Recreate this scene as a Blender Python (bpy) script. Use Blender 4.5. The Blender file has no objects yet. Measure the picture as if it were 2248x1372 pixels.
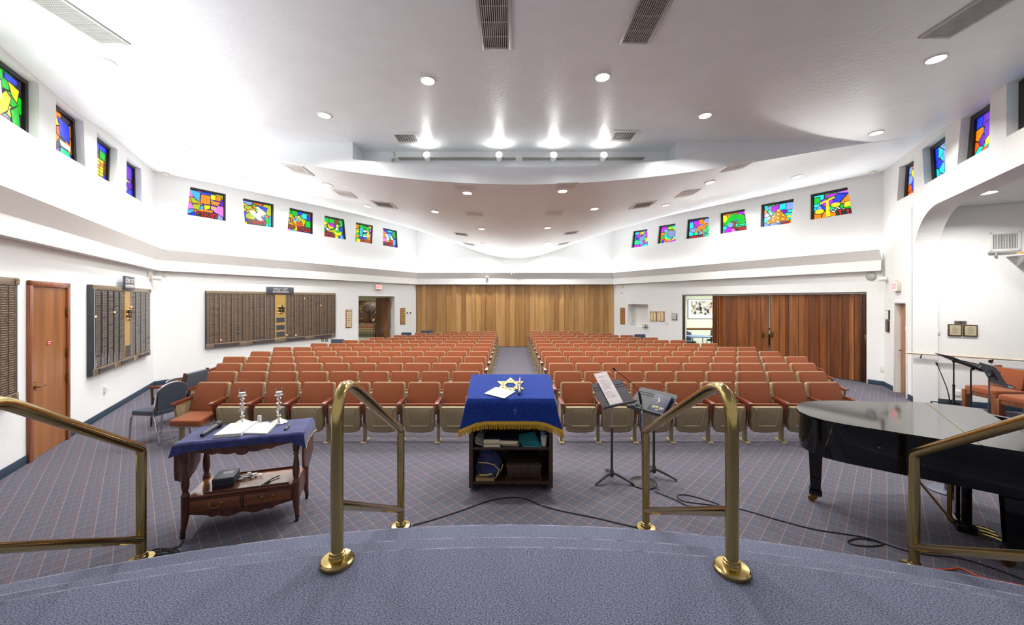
EXPOSURE, WORLD, COVE, CAN = 0.3, 0.45, 150, 40
import bpy, bmesh, math, random
from mathutils import Vector, Matrix
R = math.radians
rnd = random.Random(7)
C = bpy.context.scene.collection
F, CX, CY, H = 825.0, 1121.0, 660.5, 2.04      # focal length in px, principal point, eye height

def at(px, py, Y): return Vector(((px-CX)/F*Y, Y, H-(py-CY)/F*Y))
def gnd(px, py, z=0.0):
    Y = F*(H-z)/(py-CY)
    return Vector(((px-CX)/F*Y, Y, z))

# ------------------------------------------------------------ materials
def lin(c):
    o = []
    for v in c:
        v = v/255.0
        o.append(v/12.92 if v <= .04045 else ((v+.055)/1.055)**2.4)
    return tuple(o)+(1.0,)

MATS = {}
def mk(name, rgb, rough=.5, metal=0, var=.08, scale=12, bump=0, bscale=80, coat=0, spec=.5, emit=0, sheen=0, stretch=None, trans=0):
    if name in MATS: return MATS[name]
    m = bpy.data.materials.new(name); m.use_nodes = True
    nt = m.node_tree; n = nt.nodes; l = nt.links
    b = n['Principled BSDF']
    base = lin(rgb)
    b.inputs['Base Color'].default_value = base
    b.inputs['Roughness'].default_value = rough
    b.inputs['Metallic'].default_value = metal
    b.inputs['Specular IOR Level'].default_value = spec
    b.inputs['Coat Weight'].default_value = coat
    b.inputs['Coat Roughness'].default_value = .06
    b.inputs['Sheen Weight'].default_value = sheen
    b.inputs['Transmission Weight'].default_value = trans
    tc = n.new('ShaderNodeTexCoord')
    mp = n.new('ShaderNodeMapping'); l.new(tc.outputs['Object'], mp.inputs['Vector'])
    if stretch: mp.inputs['Scale'].default_value = stretch
    if var:
        nz = n.new('ShaderNodeTexNoise'); nz.inputs['Scale'].default_value = scale; nz.inputs['Detail'].default_value = 4
        l.new(mp.outputs['Vector'], nz.inputs['Vector'])
        cr = n.new('ShaderNodeValToRGB')
        lo = tuple(max(0, v*(1-var*1.5)) for v in base[:3])+(1,); hi = tuple(min(1, v*(1+var*1.5)) for v in base[:3])+(1,)
        cr.color_ramp.elements[0].position = .3; cr.color_ramp.elements[0].color = lo
        cr.color_ramp.elements[1].position = .7; cr.color_ramp.elements[1].color = hi
        l.new(nz.outputs['Fac'], cr.inputs['Fac']); l.new(cr.outputs['Color'], b.inputs['Base Color'])
        if emit:
            l.new(cr.outputs['Color'], b.inputs['Emission Color'])
    if emit:
        b.inputs['Emission Color'].default_value = base
        b.inputs['Emission Strength'].default_value = emit
    if bump:
        nb = n.new('ShaderNodeTexNoise'); nb.inputs['Scale'].default_value = bscale; nb.inputs['Detail'].default_value = 3
        l.new(tc.outputs['Object'], nb.inputs['Vector'])
        bp = n.new('ShaderNodeBump'); bp.inputs['Strength'].default_value = bump; bp.inputs['Distance'].default_value = .01
        l.new(nb.outputs['Fac'], bp.inputs['Height']); l.new(bp.outputs['Normal'], b.inputs['Normal'])
    MATS[name] = m
    return m

def wood(name, a, bcol, rough=.35, coat=.3, stretch=(14, 14, .9), scale=1.5):
    if name in MATS: return MATS[name]
    m = mk(name, a, rough=rough, var=0, coat=coat)
    nt = m.node_tree; n = nt.nodes; l = nt.links
    b = n['Principled BSDF']
    mp = [x for x in n if x.type == 'MAPPING'][0]
    mp.inputs['Scale'].default_value = stretch
    nz = n.new('ShaderNodeTexNoise'); nz.inputs['Scale'].default_value = scale; nz.inputs['Detail'].default_value = 6; nz.inputs['Distortion'].default_value = .6
    l.new(mp.outputs['Vector'], nz.inputs['Vector'])
    cr = n.new('ShaderNodeValToRGB')
    cr.color_ramp.elements[0].position = .32; cr.color_ramp.elements[0].color = lin(bcol)
    cr.color_ramp.elements[1].position = .68; cr.color_ramp.elements[1].color = lin(a)
    l.new(nz.outputs['Fac'], cr.inputs['Fac']); l.new(cr.outputs['Color'], b.inputs['Base Color'])
    return m

# ------------------------------------------------------------ mesh builder
class MB:
    def __init__(s): s.bm = bmesh.new(); s.mi = 0
    def _merge(s, tmp, M=None):
        if M is not None: bmesh.ops.transform(tmp, matrix=M, verts=tmp.verts)
        vs = [s.bm.verts.new(v.co) for v in tmp.verts]
        tmp.verts.index_update()
        for f in tmp.faces:
            try:
                g = s.bm.faces.new([vs[v.index] for v in f.verts]); g.material_index = s.mi
            except ValueError: pass
        tmp.free()
        return s
    def raw(s, verts, faces, M=None):
        if M is not None: verts = [M @ Vector(v) for v in verts]
        vs = [s.bm.verts.new(v) for v in verts]
        for f in faces:
            try:
                g = s.bm.faces.new([vs[i] for i in f]); g.material_index = s.mi
            except ValueError: pass
        return s
    def box(s, c, d, bev=0, M=None, rz=0, seg=2):
        t = bmesh.new()
        bmesh.ops.create_cube(t, size=1)
        bmesh.ops.scale(t, vec=d, verts=t.verts)
        if bev: bmesh.ops.bevel(t, geom=t.edges[:], offset=min(bev, min(d)*.49), segments=seg, affect='EDGES', profile=.5)
        T = Matrix.Translation(c) @ Matrix.Rotation(rz, 4, 'Z')
        if M is not None: T = M @ T
        return s._merge(t, T)
    def span(s, a, b, bev=0, M=None):
        a = Vector(a); b = Vector(b)
        return s.box((a+b)/2, (abs(b.x-a.x), abs(b.y-a.y), abs(b.z-a.z)), bev, M)
    def prism(s, pts, h0, h1, M=None, bev=0):
        """polygon pts (x,z) in the XZ plane, extruded along y from h0 to h1; bev insets the h0 face"""
        n = len(pts)
        rings = []
        cx = sum(p[0] for p in pts)/n; cz = sum(p[1] for p in pts)/n
        area = sum(pts[i][0]*pts[(i+1) % n][1]-pts[(i+1) % n][0]*pts[i][1] for i in range(n))
        sg = 1 if area > 0 else -1
        def inset(e):
            out = []
            for i in range(n):
                p0 = Vector(pts[i-1]); p = Vector(pts[i]); p1 = Vector(pts[(i+1) % n])
                d0 = (p-p0); d1 = (p1-p)
                if d0.length < 1e-9 or d1.length < 1e-9: out.append(tuple(p)); continue
                d0.normalize(); d1.normalize()
                n0 = Vector((-d0.y, d0.x))*sg; n1 = Vector((-d1.y, d1.x))*sg
                b = n0+n1
                if b.length < 1e-6: out.append(tuple(p)); continue
                b.normalize(); k = e/max(.35, b.dot(n0))
                out.append((p.x+b.x*k, p.y+b.y*k))
            return out
        sd = 1 if h1 > h0 else -1
        if bev:
            rings.append([(x, h0, z) for x, z in inset(bev)])
            q = inset(bev*.3); rings.append([(x, h0+sd*bev*.3, z) for x, z in q])
            rings.append([(x, h0+sd*bev, z) for x, z in pts])
        else: rings.append([(x, h0, z) for x, z in pts])
        rings.append([(x, h1, z) for x, z in pts])
        v = [p for r in rings for p in r]; f = []
        for k in range(len(rings)-1):
            for i in range(n):
                j = (i+1) % n
                f.append((k*n+i, k*n+j, (k+1)*n+j, (k+1)*n+i))
        f.append(tuple(range(n-1, -1, -1))); f.append(tuple((len(rings)-1)*n+i for i in range(n)))
        return s.raw(v, f, M)
    def tube(s, pts, r, seg=8, M=None, closed=False, caps=True):
        pts = [Vector(p) for p in pts]; n = len(pts)
        rs = r if isinstance(r, (list, tuple)) else [r]*n
        up = None; rings = []
        for i, p in enumerate(pts):
            if closed: t = pts[(i+1) % n]-pts[i-1]
            else: t = pts[min(i+1, n-1)]-pts[max(i-1, 0)]
            if t.length < 1e-9: t = Vector((0, 0, 1))
            t.normalize()
            if up is None:
                up = Vector((0, 0, 1)) if abs(t.z) < .9 else Vector((1, 0, 0))
            up = (up-t*up.dot(t))
            if up.length < 1e-6: up = t.orthogonal()
            up.normalize(); sd = t.cross(up)
            rings.append([p+(up*math.cos(a)+sd*math.sin(a))*rs[i] for a in [2*math.pi*k/seg for k in range(seg)]])
        v = [p for q in rings for p in q]; f = []
        m = n if closed else n-1
        for i in range(m):
            a = i*seg; b = ((i+1) % n)*seg
            for k in range(seg):
                j = (k+1) % seg
                f.append((a+k, a+j, b+j, b+k))
        if not closed and caps:
            f.append(tuple(range(seg-1, -1, -1))); f.append(tuple((n-1)*seg+k for k in range(seg)))
        return s.raw(v, f, M)
    def lathe(s, prof, seg=16, M=None):
        v = []; f = []; n = len(prof)
        for r, z in prof:
            for k in range(seg):
                a = 2*math.pi*k/seg; v.append((max(r, 1e-4)*math.cos(a), max(r, 1e-4)*math.sin(a), z))
        for i in range(n-1):
            for k in range(seg):
                j = (k+1) % seg
                f.append((i*seg+k, i*seg+j, (i+1)*seg+j, (i+1)*seg+k))
        f.append(tuple(range(seg-1, -1, -1))); f.append(tuple((n-1)*seg+k for k in range(seg)))
        return s.raw(v, f, M)
    def cyl(s, p0, p1, r, seg=12, M=None): return s.tube([p0, p1], r, seg, M)
    def sph(s, c, r, seg=12, sc=(1, 1, 1), M=None):
        t = bmesh.new(); bmesh.ops.create_uvsphere(t, u_segments=seg, v_segments=max(6, seg//2+2), radius=r)
        bmesh.ops.scale(t, vec=sc, verts=t.verts)
        T = Matrix.Translation(c)
        return s._merge(t, M @ T if M is not None else T)
    def grid(s, fn, nu, nv, M=None, thick=0):
        v = [fn(i/nu, j/nv) for j in range(nv+1) for i in range(nu+1)]
        f = [(j*(nu+1)+i, j*(nu+1)+i+1, (j+1)*(nu+1)+i+1, (j+1)*(nu+1)+i) for j in range(nv) for i in range(nu)]
        if thick:
            n0 = len(v)
            v = v+[(p[0], p[1], p[2]-thick) for p in v]
            f2 = [tuple(n0+k for k in reversed(q)) for q in f]
            rim = [i for i in range(nu+1)]+[(j)*(nu+1)+nu for j in range(1, nv+1)]+[nv*(nu+1)+i for i in range(nu-1, -1, -1)]+[j*(nu+1) for j in range(nv-1, 0, -1)]
            f3 = [(rim[k], n0+rim[k], n0+rim[(k+1) % len(rim)], rim[(k+1) % len(rim)]) for k in range(len(rim))]
            f = f+f2+f3
        return s.raw(v, f, M)
    def mesh(s, name, smooth=True, ang=40):
        bmesh.ops.recalc_face_normals(s.bm, faces=s.bm.faces)
        me = bpy.data.meshes.new(name); s.bm.to_mesh(me); s.bm.free()
        if smooth:
            for p in me.polygons: p.use_smooth = True
            me.set_sharp_from_angle(angle=R(ang))
        return me

def rrect(w, h, r, seg=4, cx=0, cz=0):
    o = []
    for (x, z, a0) in ((w/2-r, h/2-r, 0), (-w/2+r, h/2-r, 90), (-w/2+r, -h/2+r, 180), (w/2-r, -h/2+r, 270)):
        for k in range(seg+1):
            a = R(a0+90*k/seg); o.append((cx+x+r*math.cos(a), cz+z+r*math.sin(a)))
    return o

# ------------------------------------------------------------ objects
def obj(name, mb, mats, parent=None, loc=None, rz=None, smooth=True, ang=40, label=None):
    me = mb if isinstance(mb, bpy.types.Mesh) else mb.mesh(name, smooth, ang)
    if not isinstance(mats, (list, tuple)): mats = [mats]
    if not len(me.materials):
        for m in mats: me.materials.append(m)
    o = bpy.data.objects.new(name, me); C.objects.link(o)
    if parent is not None: o.parent = parent
    if loc is not None: o.location = loc
    if rz is not None: o.rotation_euler = (0, 0, rz)
    if label: o['label'] = label
    return o
def tag(o, label, cat, group=None, kind=None):
    o['label'] = label; o['category'] = cat
    if group: o['group'] = group
    if kind: o['kind'] = kind
    return o
def thing(name, label, cat, loc=(0, 0, 0), rz=0, group=None, kind=None):
    o = bpy.data.objects.new(name, None); C.objects.link(o); o.empty_display_size = .1
    o.location = loc; o.rotation_euler = (0, 0, rz)
    return tag(o, label, cat, group, kind)
def struct(name, mb, mats, parent=None, label=None, cat=None, **k):
    o = obj(name, mb, mats, parent, **k)
    if parent is None: o['kind'] = 'structure'
    if label: o['label'] = label
    if cat: o['category'] = cat
    return o
def dup_tree(src, loc, rz, label=None, group=None):
    r = src.copy(); C.objects.link(r); r.location = loc; r.rotation_euler = (0, 0, rz)
    if label: r['label'] = label
    if group: r['group'] = group
    for ch in list(src.children):
        c = ch.copy(); C.objects.link(c); c.parent = r
        for g in list(ch.children):
            d = g.copy(); C.objects.link(d); d.parent = c
    return r
def text_mesh(txt, size, depth=.001, align='CENTER'):
    if 'ד' in txt and len(txt) > 1:                          # the font's dalet has crossing strokes that do not fill: draw it from two bars
        V, Fc, x = [], [], 0
        for ch in txt:
            if ch == 'ד': vs = [(.01, .51), (.5, .51), (.5, .59), (.01, .59), (.32, 0), (.41, 0), (.41, .51), (.32, .51)]; fs = [(0, 1, 2, 3), (4, 5, 6, 7)]
            else:
                m = text_mesh(ch, 1, 0, 'LEFT'); vs = [(v.co.x, v.co.y) for v in m.vertices]; fs = [tuple(p.vertices) for p in m.polygons]
                ym = min(v[1] for v in vs); vs = [(a, b-(ym if ch != 'ן' else ym+.17)) for a, b in vs]
            xm = min(v[0] for v in vs); n = len(V)
            V += [((a-xm+x)*size, b*size, 0) for a, b in vs]; Fc += [tuple(n+i for i in f) for f in fs]
            x += max(v[0] for v in vs)-xm+.09
        me = bpy.data.meshes.new('lettering'); me.from_pydata(V, [], Fc); return me
    cu = bpy.data.curves.new('lettering', 'FONT'); cu.body = txt; cu.size = size; cu.extrude = depth
    cu.align_x = align; cu.align_y = 'CENTER'
    o = bpy.data.objects.new('tmp_text', cu); C.objects.link(o)
    dg = bpy.context.evaluated_depsgraph_get()
    me = bpy.data.meshes.new_from_object(o.evaluated_get(dg))
    bpy.data.objects.remove(o); bpy.data.curves.remove(cu)
    me.materials.clear()
    return me
def text(txt, size, mat, parent, loc, name='lettering', depth=.001, sx=1, rx=90, rz=0):
    """lettering standing upright, read from local -y"""
    me = text_mesh(txt, size, depth)
    me.name = name
    me.materials.append(mat)
    o = bpy.data.objects.new(name, me); C.objects.link(o); o.parent = parent
    o.location = loc; o.rotation_euler = (R(rx), 0, R(rz)); o.scale = (sx, 1, 1)
    return o

# ------------------------------------------------------------ plan: a regular hexagon
S3 = math.sqrt(3)/2
EDGE = 8.76
HX, HY = .2, 16.61-S3*EDGE
V_BL, V_BR = Vector((HX-EDGE/2, 16.61)), Vector((HX+EDGE/2, 16.61))
V_L, V_R = Vector((HX-EDGE, HY)), Vector((HX+EDGE, HY))
V_FL, V_FR = Vector((HX-EDGE/2, HY-S3*EDGE)), Vector((HX+EDGE/2, HY-S3*EDGE))
class Wall:
    def __init__(s, o, u):
        s.o = Vector(o); s.u = Vector(u).normalized(); s.n = Vector((s.u.y, -s.u.x))   # n points into the room
        s.rz = math.atan2(s.u.y, s.u.x)
    def s_at(s, px):
        r = (px-CX)/F
        return (s.o.y*r-s.o.x)/(s.u.x-r*s.u.y)
    def sz(s, px, py):
        k = s.s_at(px); Y = s.o.y+s.u.y*k
        return (k, H-(py-CY)/F*Y)
    def p(s, k, z=0, off=0):
        q = s.o+s.u*k+s.n*off
        return Vector((q.x, q.y, z))
    def M(s, k=0, z=0, off=0):
        return Matrix.Translation(s.p(k, z, off)) @ Matrix.Rotation(s.rz, 4, 'Z')
W_B = Wall(V_BL, (1, 0)); W_LB = Wall(V_L, (.5, S3)); W_L = Wall(V_FL, (-.5, S3))
W_RB = Wall(V_BR, (.5, -S3)); W_R = Wall(V_R, (-.5, -S3))
W_A = Wall(W_R.p(1.647).to_2d()+Vector((.5, S3))*.025, (S3, -.5))
# ------------------------------------------------------------ material palette
def carpet_floor():
    m = mk('carpet_floor', (104, 103, 118), rough=.95, var=0, spec=.15)
    nt = m.node_tree; n = nt.nodes; l = nt.links; b = n['Principled BSDF']
    tc = [x for x in n if x.type == 'TEX_COORD'][0]
    def mth(op, a, bb=None, c=None):
        q = n.new('ShaderNodeMath'); q.operation = op
        for i, v in enumerate((a, bb, c)):
            if v is None: continue
            if isinstance(v, (int, float)): q.inputs[i].default_value = v
            else: l.new(v, q.inputs[i])
        return q.outputs[0]
    mp = n.new('ShaderNodeMapping'); mp.inputs['Rotation'].default_value = (0, 0, R(45)); l.new(tc.outputs['Object'], mp.inputs['Vector'])
    sx = n.new('ShaderNodeSeparateXYZ'); l.new(mp.outputs['Vector'], sx.inputs[0])
    nz = n.new('ShaderNodeTexNoise'); nz.inputs['Scale'].default_value = 210; nz.inputs['Detail'].default_value = 2; l.new(tc.outputs['Object'], nz.inputs['Vector'])
    nl = n.new('ShaderNodeTexNoise'); nl.inputs['Scale'].default_value = 14; nl.inputs['Detail'].default_value = 3; l.new(tc.outputs['Object'], nl.inputs['Vector'])
    cr = n.new('ShaderNodeValToRGB'); e = cr.color_ramp.elements
    e[0].position = .33; e[0].color = lin((44, 49, 72)); e[1].position = .67; e[1].color = lin((114, 113, 122))
    l.new(nz.outputs['Fac'], cr.inputs['Fac'])
    col = cr.outputs['Color']
    def mixc(fac, a, bcol):
        q = n.new('ShaderNodeMix'); q.data_type = 'RGBA'; l.new(fac, q.inputs[0]); l.new(a, q.inputs[6]); q.inputs[7].default_value = lin(bcol); return q.outputs[2]
    def line(coord, period, off, w):
        f = mth('FRACT', mth('ADD', mth('DIVIDE', coord, period), off)); return mth('LESS_THAN', f, w/period)
    # woven lattice: a fine cream thread with a dashed rust band beside it, both ways
    for k, co in enumerate((sx.outputs['X'], sx.outputs['Y'])):
        oth = sx.outputs['Y'] if k == 0 else sx.outputs['X']
        dash = mth('GREATER_THAN', nz.outputs['Fac'], .5)
        tick = mth('LESS_THAN', mth('FRACT', mth('DIVIDE', oth, .022)), .6)
        wv = mth('ADD', co, mth('MULTIPLY', mth('SUBTRACT', nl.outputs['Fac'], .5), .006))
        thr = mth('ADD', mth('MULTIPLY', mth('GREATER_THAN', nz.outputs['Fac'], .46), .18), .08)
        col = mixc(mth('MULTIPLY', mth('MULTIPLY', line(wv, .128, .28, .030), dash), .26), col, (146, 100, 82))
        col = mixc(mth('MULTIPLY', mth('MULTIPLY', line(wv, .128, .5, .005), tick), .16), col, (186, 164, 148))
        col = mixc(mth('MULTIPLY', line(wv, .128, 0, .0065), thr), col, (194, 186, 174))
    l.new(col, b.inputs['Base Color'])
    bp = n.new('ShaderNodeBump'); bp.inputs['Strength'].default_value = .5; bp.inputs['Distance'].default_value = .004
    l.new(nz.outputs['Fac'], bp.inputs['Height']); l.new(bp.outputs['Normal'], b.inputs['Normal'])
    return m
def carpet_plain():
    m = mk('carpet_plain', (120, 122, 146), rough=.95, var=0, spec=.12)
    nt = m.node_tree; n = nt.nodes; l = nt.links; b = n['Principled BSDF']
    tc = [x for x in n if x.type == 'TEX_COORD'][0]
    mp = n.new('ShaderNodeMapping'); mp.inputs['Scale'].default_value = (110, 210, 160); l.new(tc.outputs['Object'], mp.inputs['Vector'])
    nz = n.new('ShaderNodeTexNoise'); nz.inputs['Scale'].default_value = 1; nz.inputs['Detail'].default_value = 3; l.new(mp.outputs['Vector'], nz.inputs['Vector'])
    cr = n.new('ShaderNodeValToRGB'); e = cr.color_ramp.elements
    e[0].position = .34; e[0].color = lin((50, 55, 80)); e[1].position = .66; e[1].color = lin((130, 132, 148))
    l.new(nz.outputs['Fac'], cr.inputs['Fac']); l.new(cr.outputs['Color'], b.inputs['Base Color'])
    bp = n.new('ShaderNodeBump'); bp.inputs['Strength'].default_value = .1; bp.inputs['Distance'].default_value = .002
    l.new(nz.outputs['Fac'], bp.inputs['Height']); l.new(bp.outputs['Normal'], b.inputs['Normal'])
    return m
M_WALL = mk('plaster_white', (236, 236, 234), rough=.75, var=.01, bump=.12, bscale=60, spec=.2)
M_ROUGH = mk('plaster_textured', (236, 237, 236), rough=.8, var=.02, scale=60, bump=.2, bscale=45, spec=.2)
M_CEIL = mk('ceiling_paint', (236, 239, 242), rough=.3, var=.015, scale=3, bump=.3, bscale=16, spec=.5)
M_CARPET = carpet_floor(); M_CARPET2 = carpet_plain()
M_BASE = mk('vinyl_base', (40, 58, 78), rough=.6, var=.05)
M_TRIMW = mk('trim_white', (232, 230, 226), rough=.55, var=.01)
M_BLACK = mk('black_frame', (18, 16, 15), rough=.45, var=.1)
M_DARKM = mk('dark_metal', (34, 34, 36), rough=.45, metal=.3, var=.05)
M_BLKP = mk('black_plastic', (22, 22, 24), rough=.5, var=.05)
M_CHROME = mk('chrome', (205, 205, 210), rough=.12, metal=1, var=0)
M_BRASS = mk('brass', (186, 164, 106), rough=.17, metal=1, var=.06, scale=4)
M_BRASSD = mk('brass_old', (138, 106, 56), rough=.35, metal=1, var=.1, scale=40)
M_SILVER = mk('silver', (214, 208, 200), rough=.22, metal=1, var=.08, scale=60, bump=.15, bscale=60)
M_ALU = mk('aluminium_grey', (176, 175, 172), rough=.45, metal=.15, var=.04)
M_WPLAST = mk('white_plastic', (232, 232, 228), rough=.45, var=.01)
M_CREAM = mk('cream_plastic', (214, 208, 188), rough=.5, var=.02)
M_PAPER = mk('paper', (212, 211, 210), rough=.8, var=.015, scale=5)
M_INK = mk('ink', (110, 106, 112), rough=.8, var=0)
M_ORANGE = mk('orange_fabric', (132, 72, 44), rough=.92, var=.10, scale=160, sheen=.15, spec=.15, bump=.2, bscale=300)
M_BEIGE = mk('beige_shell', (156, 139, 107), rough=.42, var=.03, scale=10)
M_MAROON = wood('armrest_wood', (122, 58, 38), (92, 40, 26), rough=.28, coat=.5)
M_NAVY = mk('navy_fabric', (62, 69, 84), rough=.9, var=.14, scale=140, sheen=.2, spec=.15, bump=.2, bscale=260)
M_OAK = [wood('oak_a', (190, 146, 90), (166, 122, 70), stretch=(9, 9, .5)), wood('oak_b', (176, 132, 78), (152, 110, 62), stretch=(9, 9, .5)), wood('oak_c', (198, 154, 98), (178, 134, 80), stretch=(9, 9, .5))]
M_WALN = [wood('walnut_a', (146, 88, 44), (106, 58, 27), stretch=(11, 11, .6)), wood('walnut_b', (124, 70, 34), (90, 48, 22), stretch=(11, 11, .6)), wood('walnut_c', (160, 100, 54), (120, 70, 34), stretch=(11, 11, .6))]
M_DOOR = wood('door_wood', (164, 106, 56), (132, 80, 38), stretch=(7, 7, .5), scale=1.2, rough=.36, coat=.05)
M_DOORF = wood('door_frame_wood', (150, 84, 46), (120, 60, 30), rough=.3)
M_CHERRY = wood('cherry_wood', (98, 54, 34), (64, 32, 19), rough=.34, coat=.15)
M_CHERRYT = wood('cherry_top', (132, 76, 50), (108, 56, 36), rough=.16, coat=.5, stretch=(.9, 9, 9))
M_DARKW = wood('dark_wood', (74, 50, 34), (48, 30, 20), rough=.4, coat=.2)
M_OAKCH = wood('chair_oak', (134, 80, 44), (98, 54, 26), rough=.35)
M_BLUEV = mk('blue_velvet', (28, 54, 132), rough=.9, var=.16, scale=40, sheen=.12, spec=.1, bump=.2, bscale=200)
M_BLUEV2 = mk('violet_velvet', (52, 56, 106), rough=.85, var=.2, scale=16, sheen=.3, spec=.12)
M_GOLDF = mk('gold_fringe', (206, 160, 44), rough=.7, var=.25, scale=120, bump=.3, bscale=150)
M_GOLDT = mk('gold_trim', (214, 186, 116), rough=.5, var=.1, scale=60)
M_PIANO = mk('piano_lacquer', (7, 7, 8), rough=.06, var=0, coat=.0, spec=.5)
M_BRONZE = mk('bronze_dark', (70, 60, 52), rough=.4, metal=.6, var=.15, scale=50)
M_BRONZEL = mk('bronze_strip', (138, 122, 102), rough=.38, metal=.35, var=.15, scale=60)
M_TABLET = mk('name_tablets', (104, 84, 68), rough=.4, metal=.15, var=.35, scale=42)
M_TABLETS = mk('steel_tablets', (104, 98, 92), rough=.3, metal=.4, var=.25, scale=42)
M_SLATE = mk('slate_panel', (58, 60, 66), rough=.55, var=.08)
M_GOLDP = mk('gold_panel', (200, 162, 96), rough=.35, metal=.45, var=.06, scale=8, stretch=(20, 20, .6))
M_LAMP = mk('lamp_glow', (255, 248, 236), rough=.5, var=0, emit=22)
M_SPOTG = mk('spot_glow', (255, 252, 246), rough=.5, var=0, emit=90)
M_EXITR = mk('exit_red', (236, 60, 62), rough=.5, var=0, emit=1.2)
M_RED = mk('sticker_red', (178, 28, 40), rough=.5, var=.03)
M_GREENW = mk('green_wall', (206, 216, 190), rough=.8, var=.02)
M_RUBBER = mk('rubber_black', (20, 20, 22), rough=.75, var=0)
def glass_mat():
    m = bpy.data.materials.new('clear_glass'); m.use_nodes = True
    nt = m.node_tree; n = nt.nodes; l = nt.links
    out = n['Material Output']; n.remove(n['Principled BSDF'])
    ml = n.new('ShaderNodeMath'); ml.operation = 'MULTIPLY'; ml.inputs[1].default_value = .45
    g = n.new('ShaderNodeBsdfGlossy'); g.inputs['Roughness'].default_value = .03
    t = n.new('ShaderNodeBsdfTransparent'); t.inputs['Color'].default_value = (.95, .97, .97, 1)
    fr = n.new('ShaderNodeLayerWeight'); fr.inputs['Blend'].default_value = .25
    mx = n.new('ShaderNodeMixShader'); l.new(fr.outputs['Facing'], ml.inputs[0]); l.new(ml.outputs[0], mx.inputs[0]); l.new(t.outputs[0], mx.inputs[1]); l.new(g.outputs[0], mx.inputs[2]); l.new(mx.outputs[0], out.inputs[0])
    return m
M_GLASS = glass_mat()

# ------------------------------------------------------------ ceiling surfaces
YF = 6.9                                                    # where the drooping roof steps up to the flat front ceiling
def half(y): return max(3.0, EDGE-abs(y-HY)*.57735)
def zw(y): return 5.14+(y-9)*.024
def zc(y): return 4.18-(y-YF)*.0268
def hall(x, y):
    t = min(1.3, abs(x-HX)/half(y))
    return zc(y)+(zw(y)-zc(y))*t*t*(1+.6*max(0, 1-t*t))
def front(x, y): return max(4.95, hall(x, YF)-(YF-y)*.065)
def ceil_hit(px, py):
    """point of the ceiling seen at a pixel"""
    dx = (px-CX)/F; dz = -(py-CY)/F
    Y = 1.0
    while Y < 17:
        Y += .004
        x, z = dx*Y, H+dz*Y
        c = front(x, Y) if Y < YF else hall(x, Y)
        if z >= c: break
    return Vector((x, Y, c))
def ceil_frame(p):
    """frame lying in the ceiling: local -z hangs down into the room"""
    f = front if p.y < YF else hall
    e = .05
    dzdx = (f(p.x+e, p.y)-f(p.x-e, p.y))/(2*e); dzdy = (f(p.x, p.y+e)-f(p.x, p.y-e))/(2*e) if p.y > YF+.06 or p.y < YF-.06 else 0
    up = Vector((-dzdx, -dzdy, 1)).normalized()
    xx = Vector((1, 0, dzdx)).normalized(); yy = up.cross(xx)
    return Matrix.Translation(p) @ Matrix((xx, yy, up)).transposed().to_4x4()

mb = MB()
def ypatch(y0, y1, ny, f, nx=64):
    def fn(u, v):
        y = y0+(y1-y0)*v; w = half(y)+.12
        x = HX-w+2*w*u
        return (x, y, f(x, y))
    mb.grid(fn, nx, ny)
ypatch(YF, 16.75, 44, hall); ypatch(-2.2, YF, 24, front)
o = struct('ceiling', mb, M_CEIL, label='white plaster ceiling sagging toward the back wall', cat='ceiling', ang=60)

# the step between the two ceilings, with a recess that holds the track lights
XR0, XR1, YR = -2.9, 3.09, 7.34
def zrec(x): return 4.495+.145*((x-.1)/3)**2
mb = MB()
xs = [-7.2+i*.1 for i in range(149)]+[XR0, XR1]; xs = sorted(set(round(x, 4) for x in xs))
for a, b in zip(xs, xs[1:]):
    lo = (hall(a, YF)-.003, hall(b, YF)-.003); inside = a >= XR0-1e-6 and b <= XR1+1e-6
    hi = (zrec(a), zrec(b)) if inside else (front(a, YF-.001)+.002, front(b, YF-.001)+.002)
    mb.raw([(a, YF, lo[0]), (b, YF, lo[1]), (b, YF, max(hi[1], lo[1])), (a, YF, max(hi[0], lo[0]))], [(0, 1, 2, 3)])
    if inside:
        mb.raw([(a, YF, zrec(a)), (b, YF, zrec(b)), (b, YR, zrec(b)), (a, YR, zrec(a))], [(0, 1, 2, 3)])
        mb.raw([(a, YR, zrec(a)), (b, YR, zrec(b)), (b, YR, 4.96), (a, YR, 4.96)], [(0, 1, 2, 3)])
        mb.raw([(a, YF-.02, 4.955), (b, YF-.02, 4.955), (b, YR, 4.955), (a, YR, 4.955)], [(0, 1, 2, 3)])
for x in (XR0, XR1):
    mb.raw([(x, YF, zrec(x)), (x, YR, zrec(x)), (x, YR, 4.96), (x, YF, 4.96)], [(0, 1, 2, 3)])
struct('trim_1', mb, M_CEIL, label='white plaster step in the ceiling with a long light recess', cat='ceiling step', smooth=False)

# ------------------------------------------------------------ walls
def wall_mesh(outer, holes=(), reveal=.12):
    bm = bmesh.new(); edges = []
    loops = [outer]+[h[0] if isinstance(h, tuple) else h for h in holes]
    for lp in loops:
        vs = [bm.verts.new((s, 0, z)) for s, z in lp]
        edges += [bm.edges.new((vs[i], vs[(i+1) % len(vs)])) for i in range(len(vs))]
    bmesh.ops.triangle_fill(bm, use_beauty=True, use_dissolve=False, edges=edges, normal=(0, -1, 0))
    mb = MB(); mb._merge(bm)
    for h in holes:
        lp, d = h if isinstance(h, tuple) else (h, reveal)
        n = len(lp)
        for i in range(n):
            a, b = lp[i], lp[(i+1) % n]
            mb.raw([(a[0], 0, a[1]), (b[0], 0, b[1]), (b[0], d, b[1]), (a[0], d, a[1])], [(0, 1, 2, 3)])
    return mb
def quad(w, pts): return [w.sz(x, y) for x, y in pts]
ZT = 5.7
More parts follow.
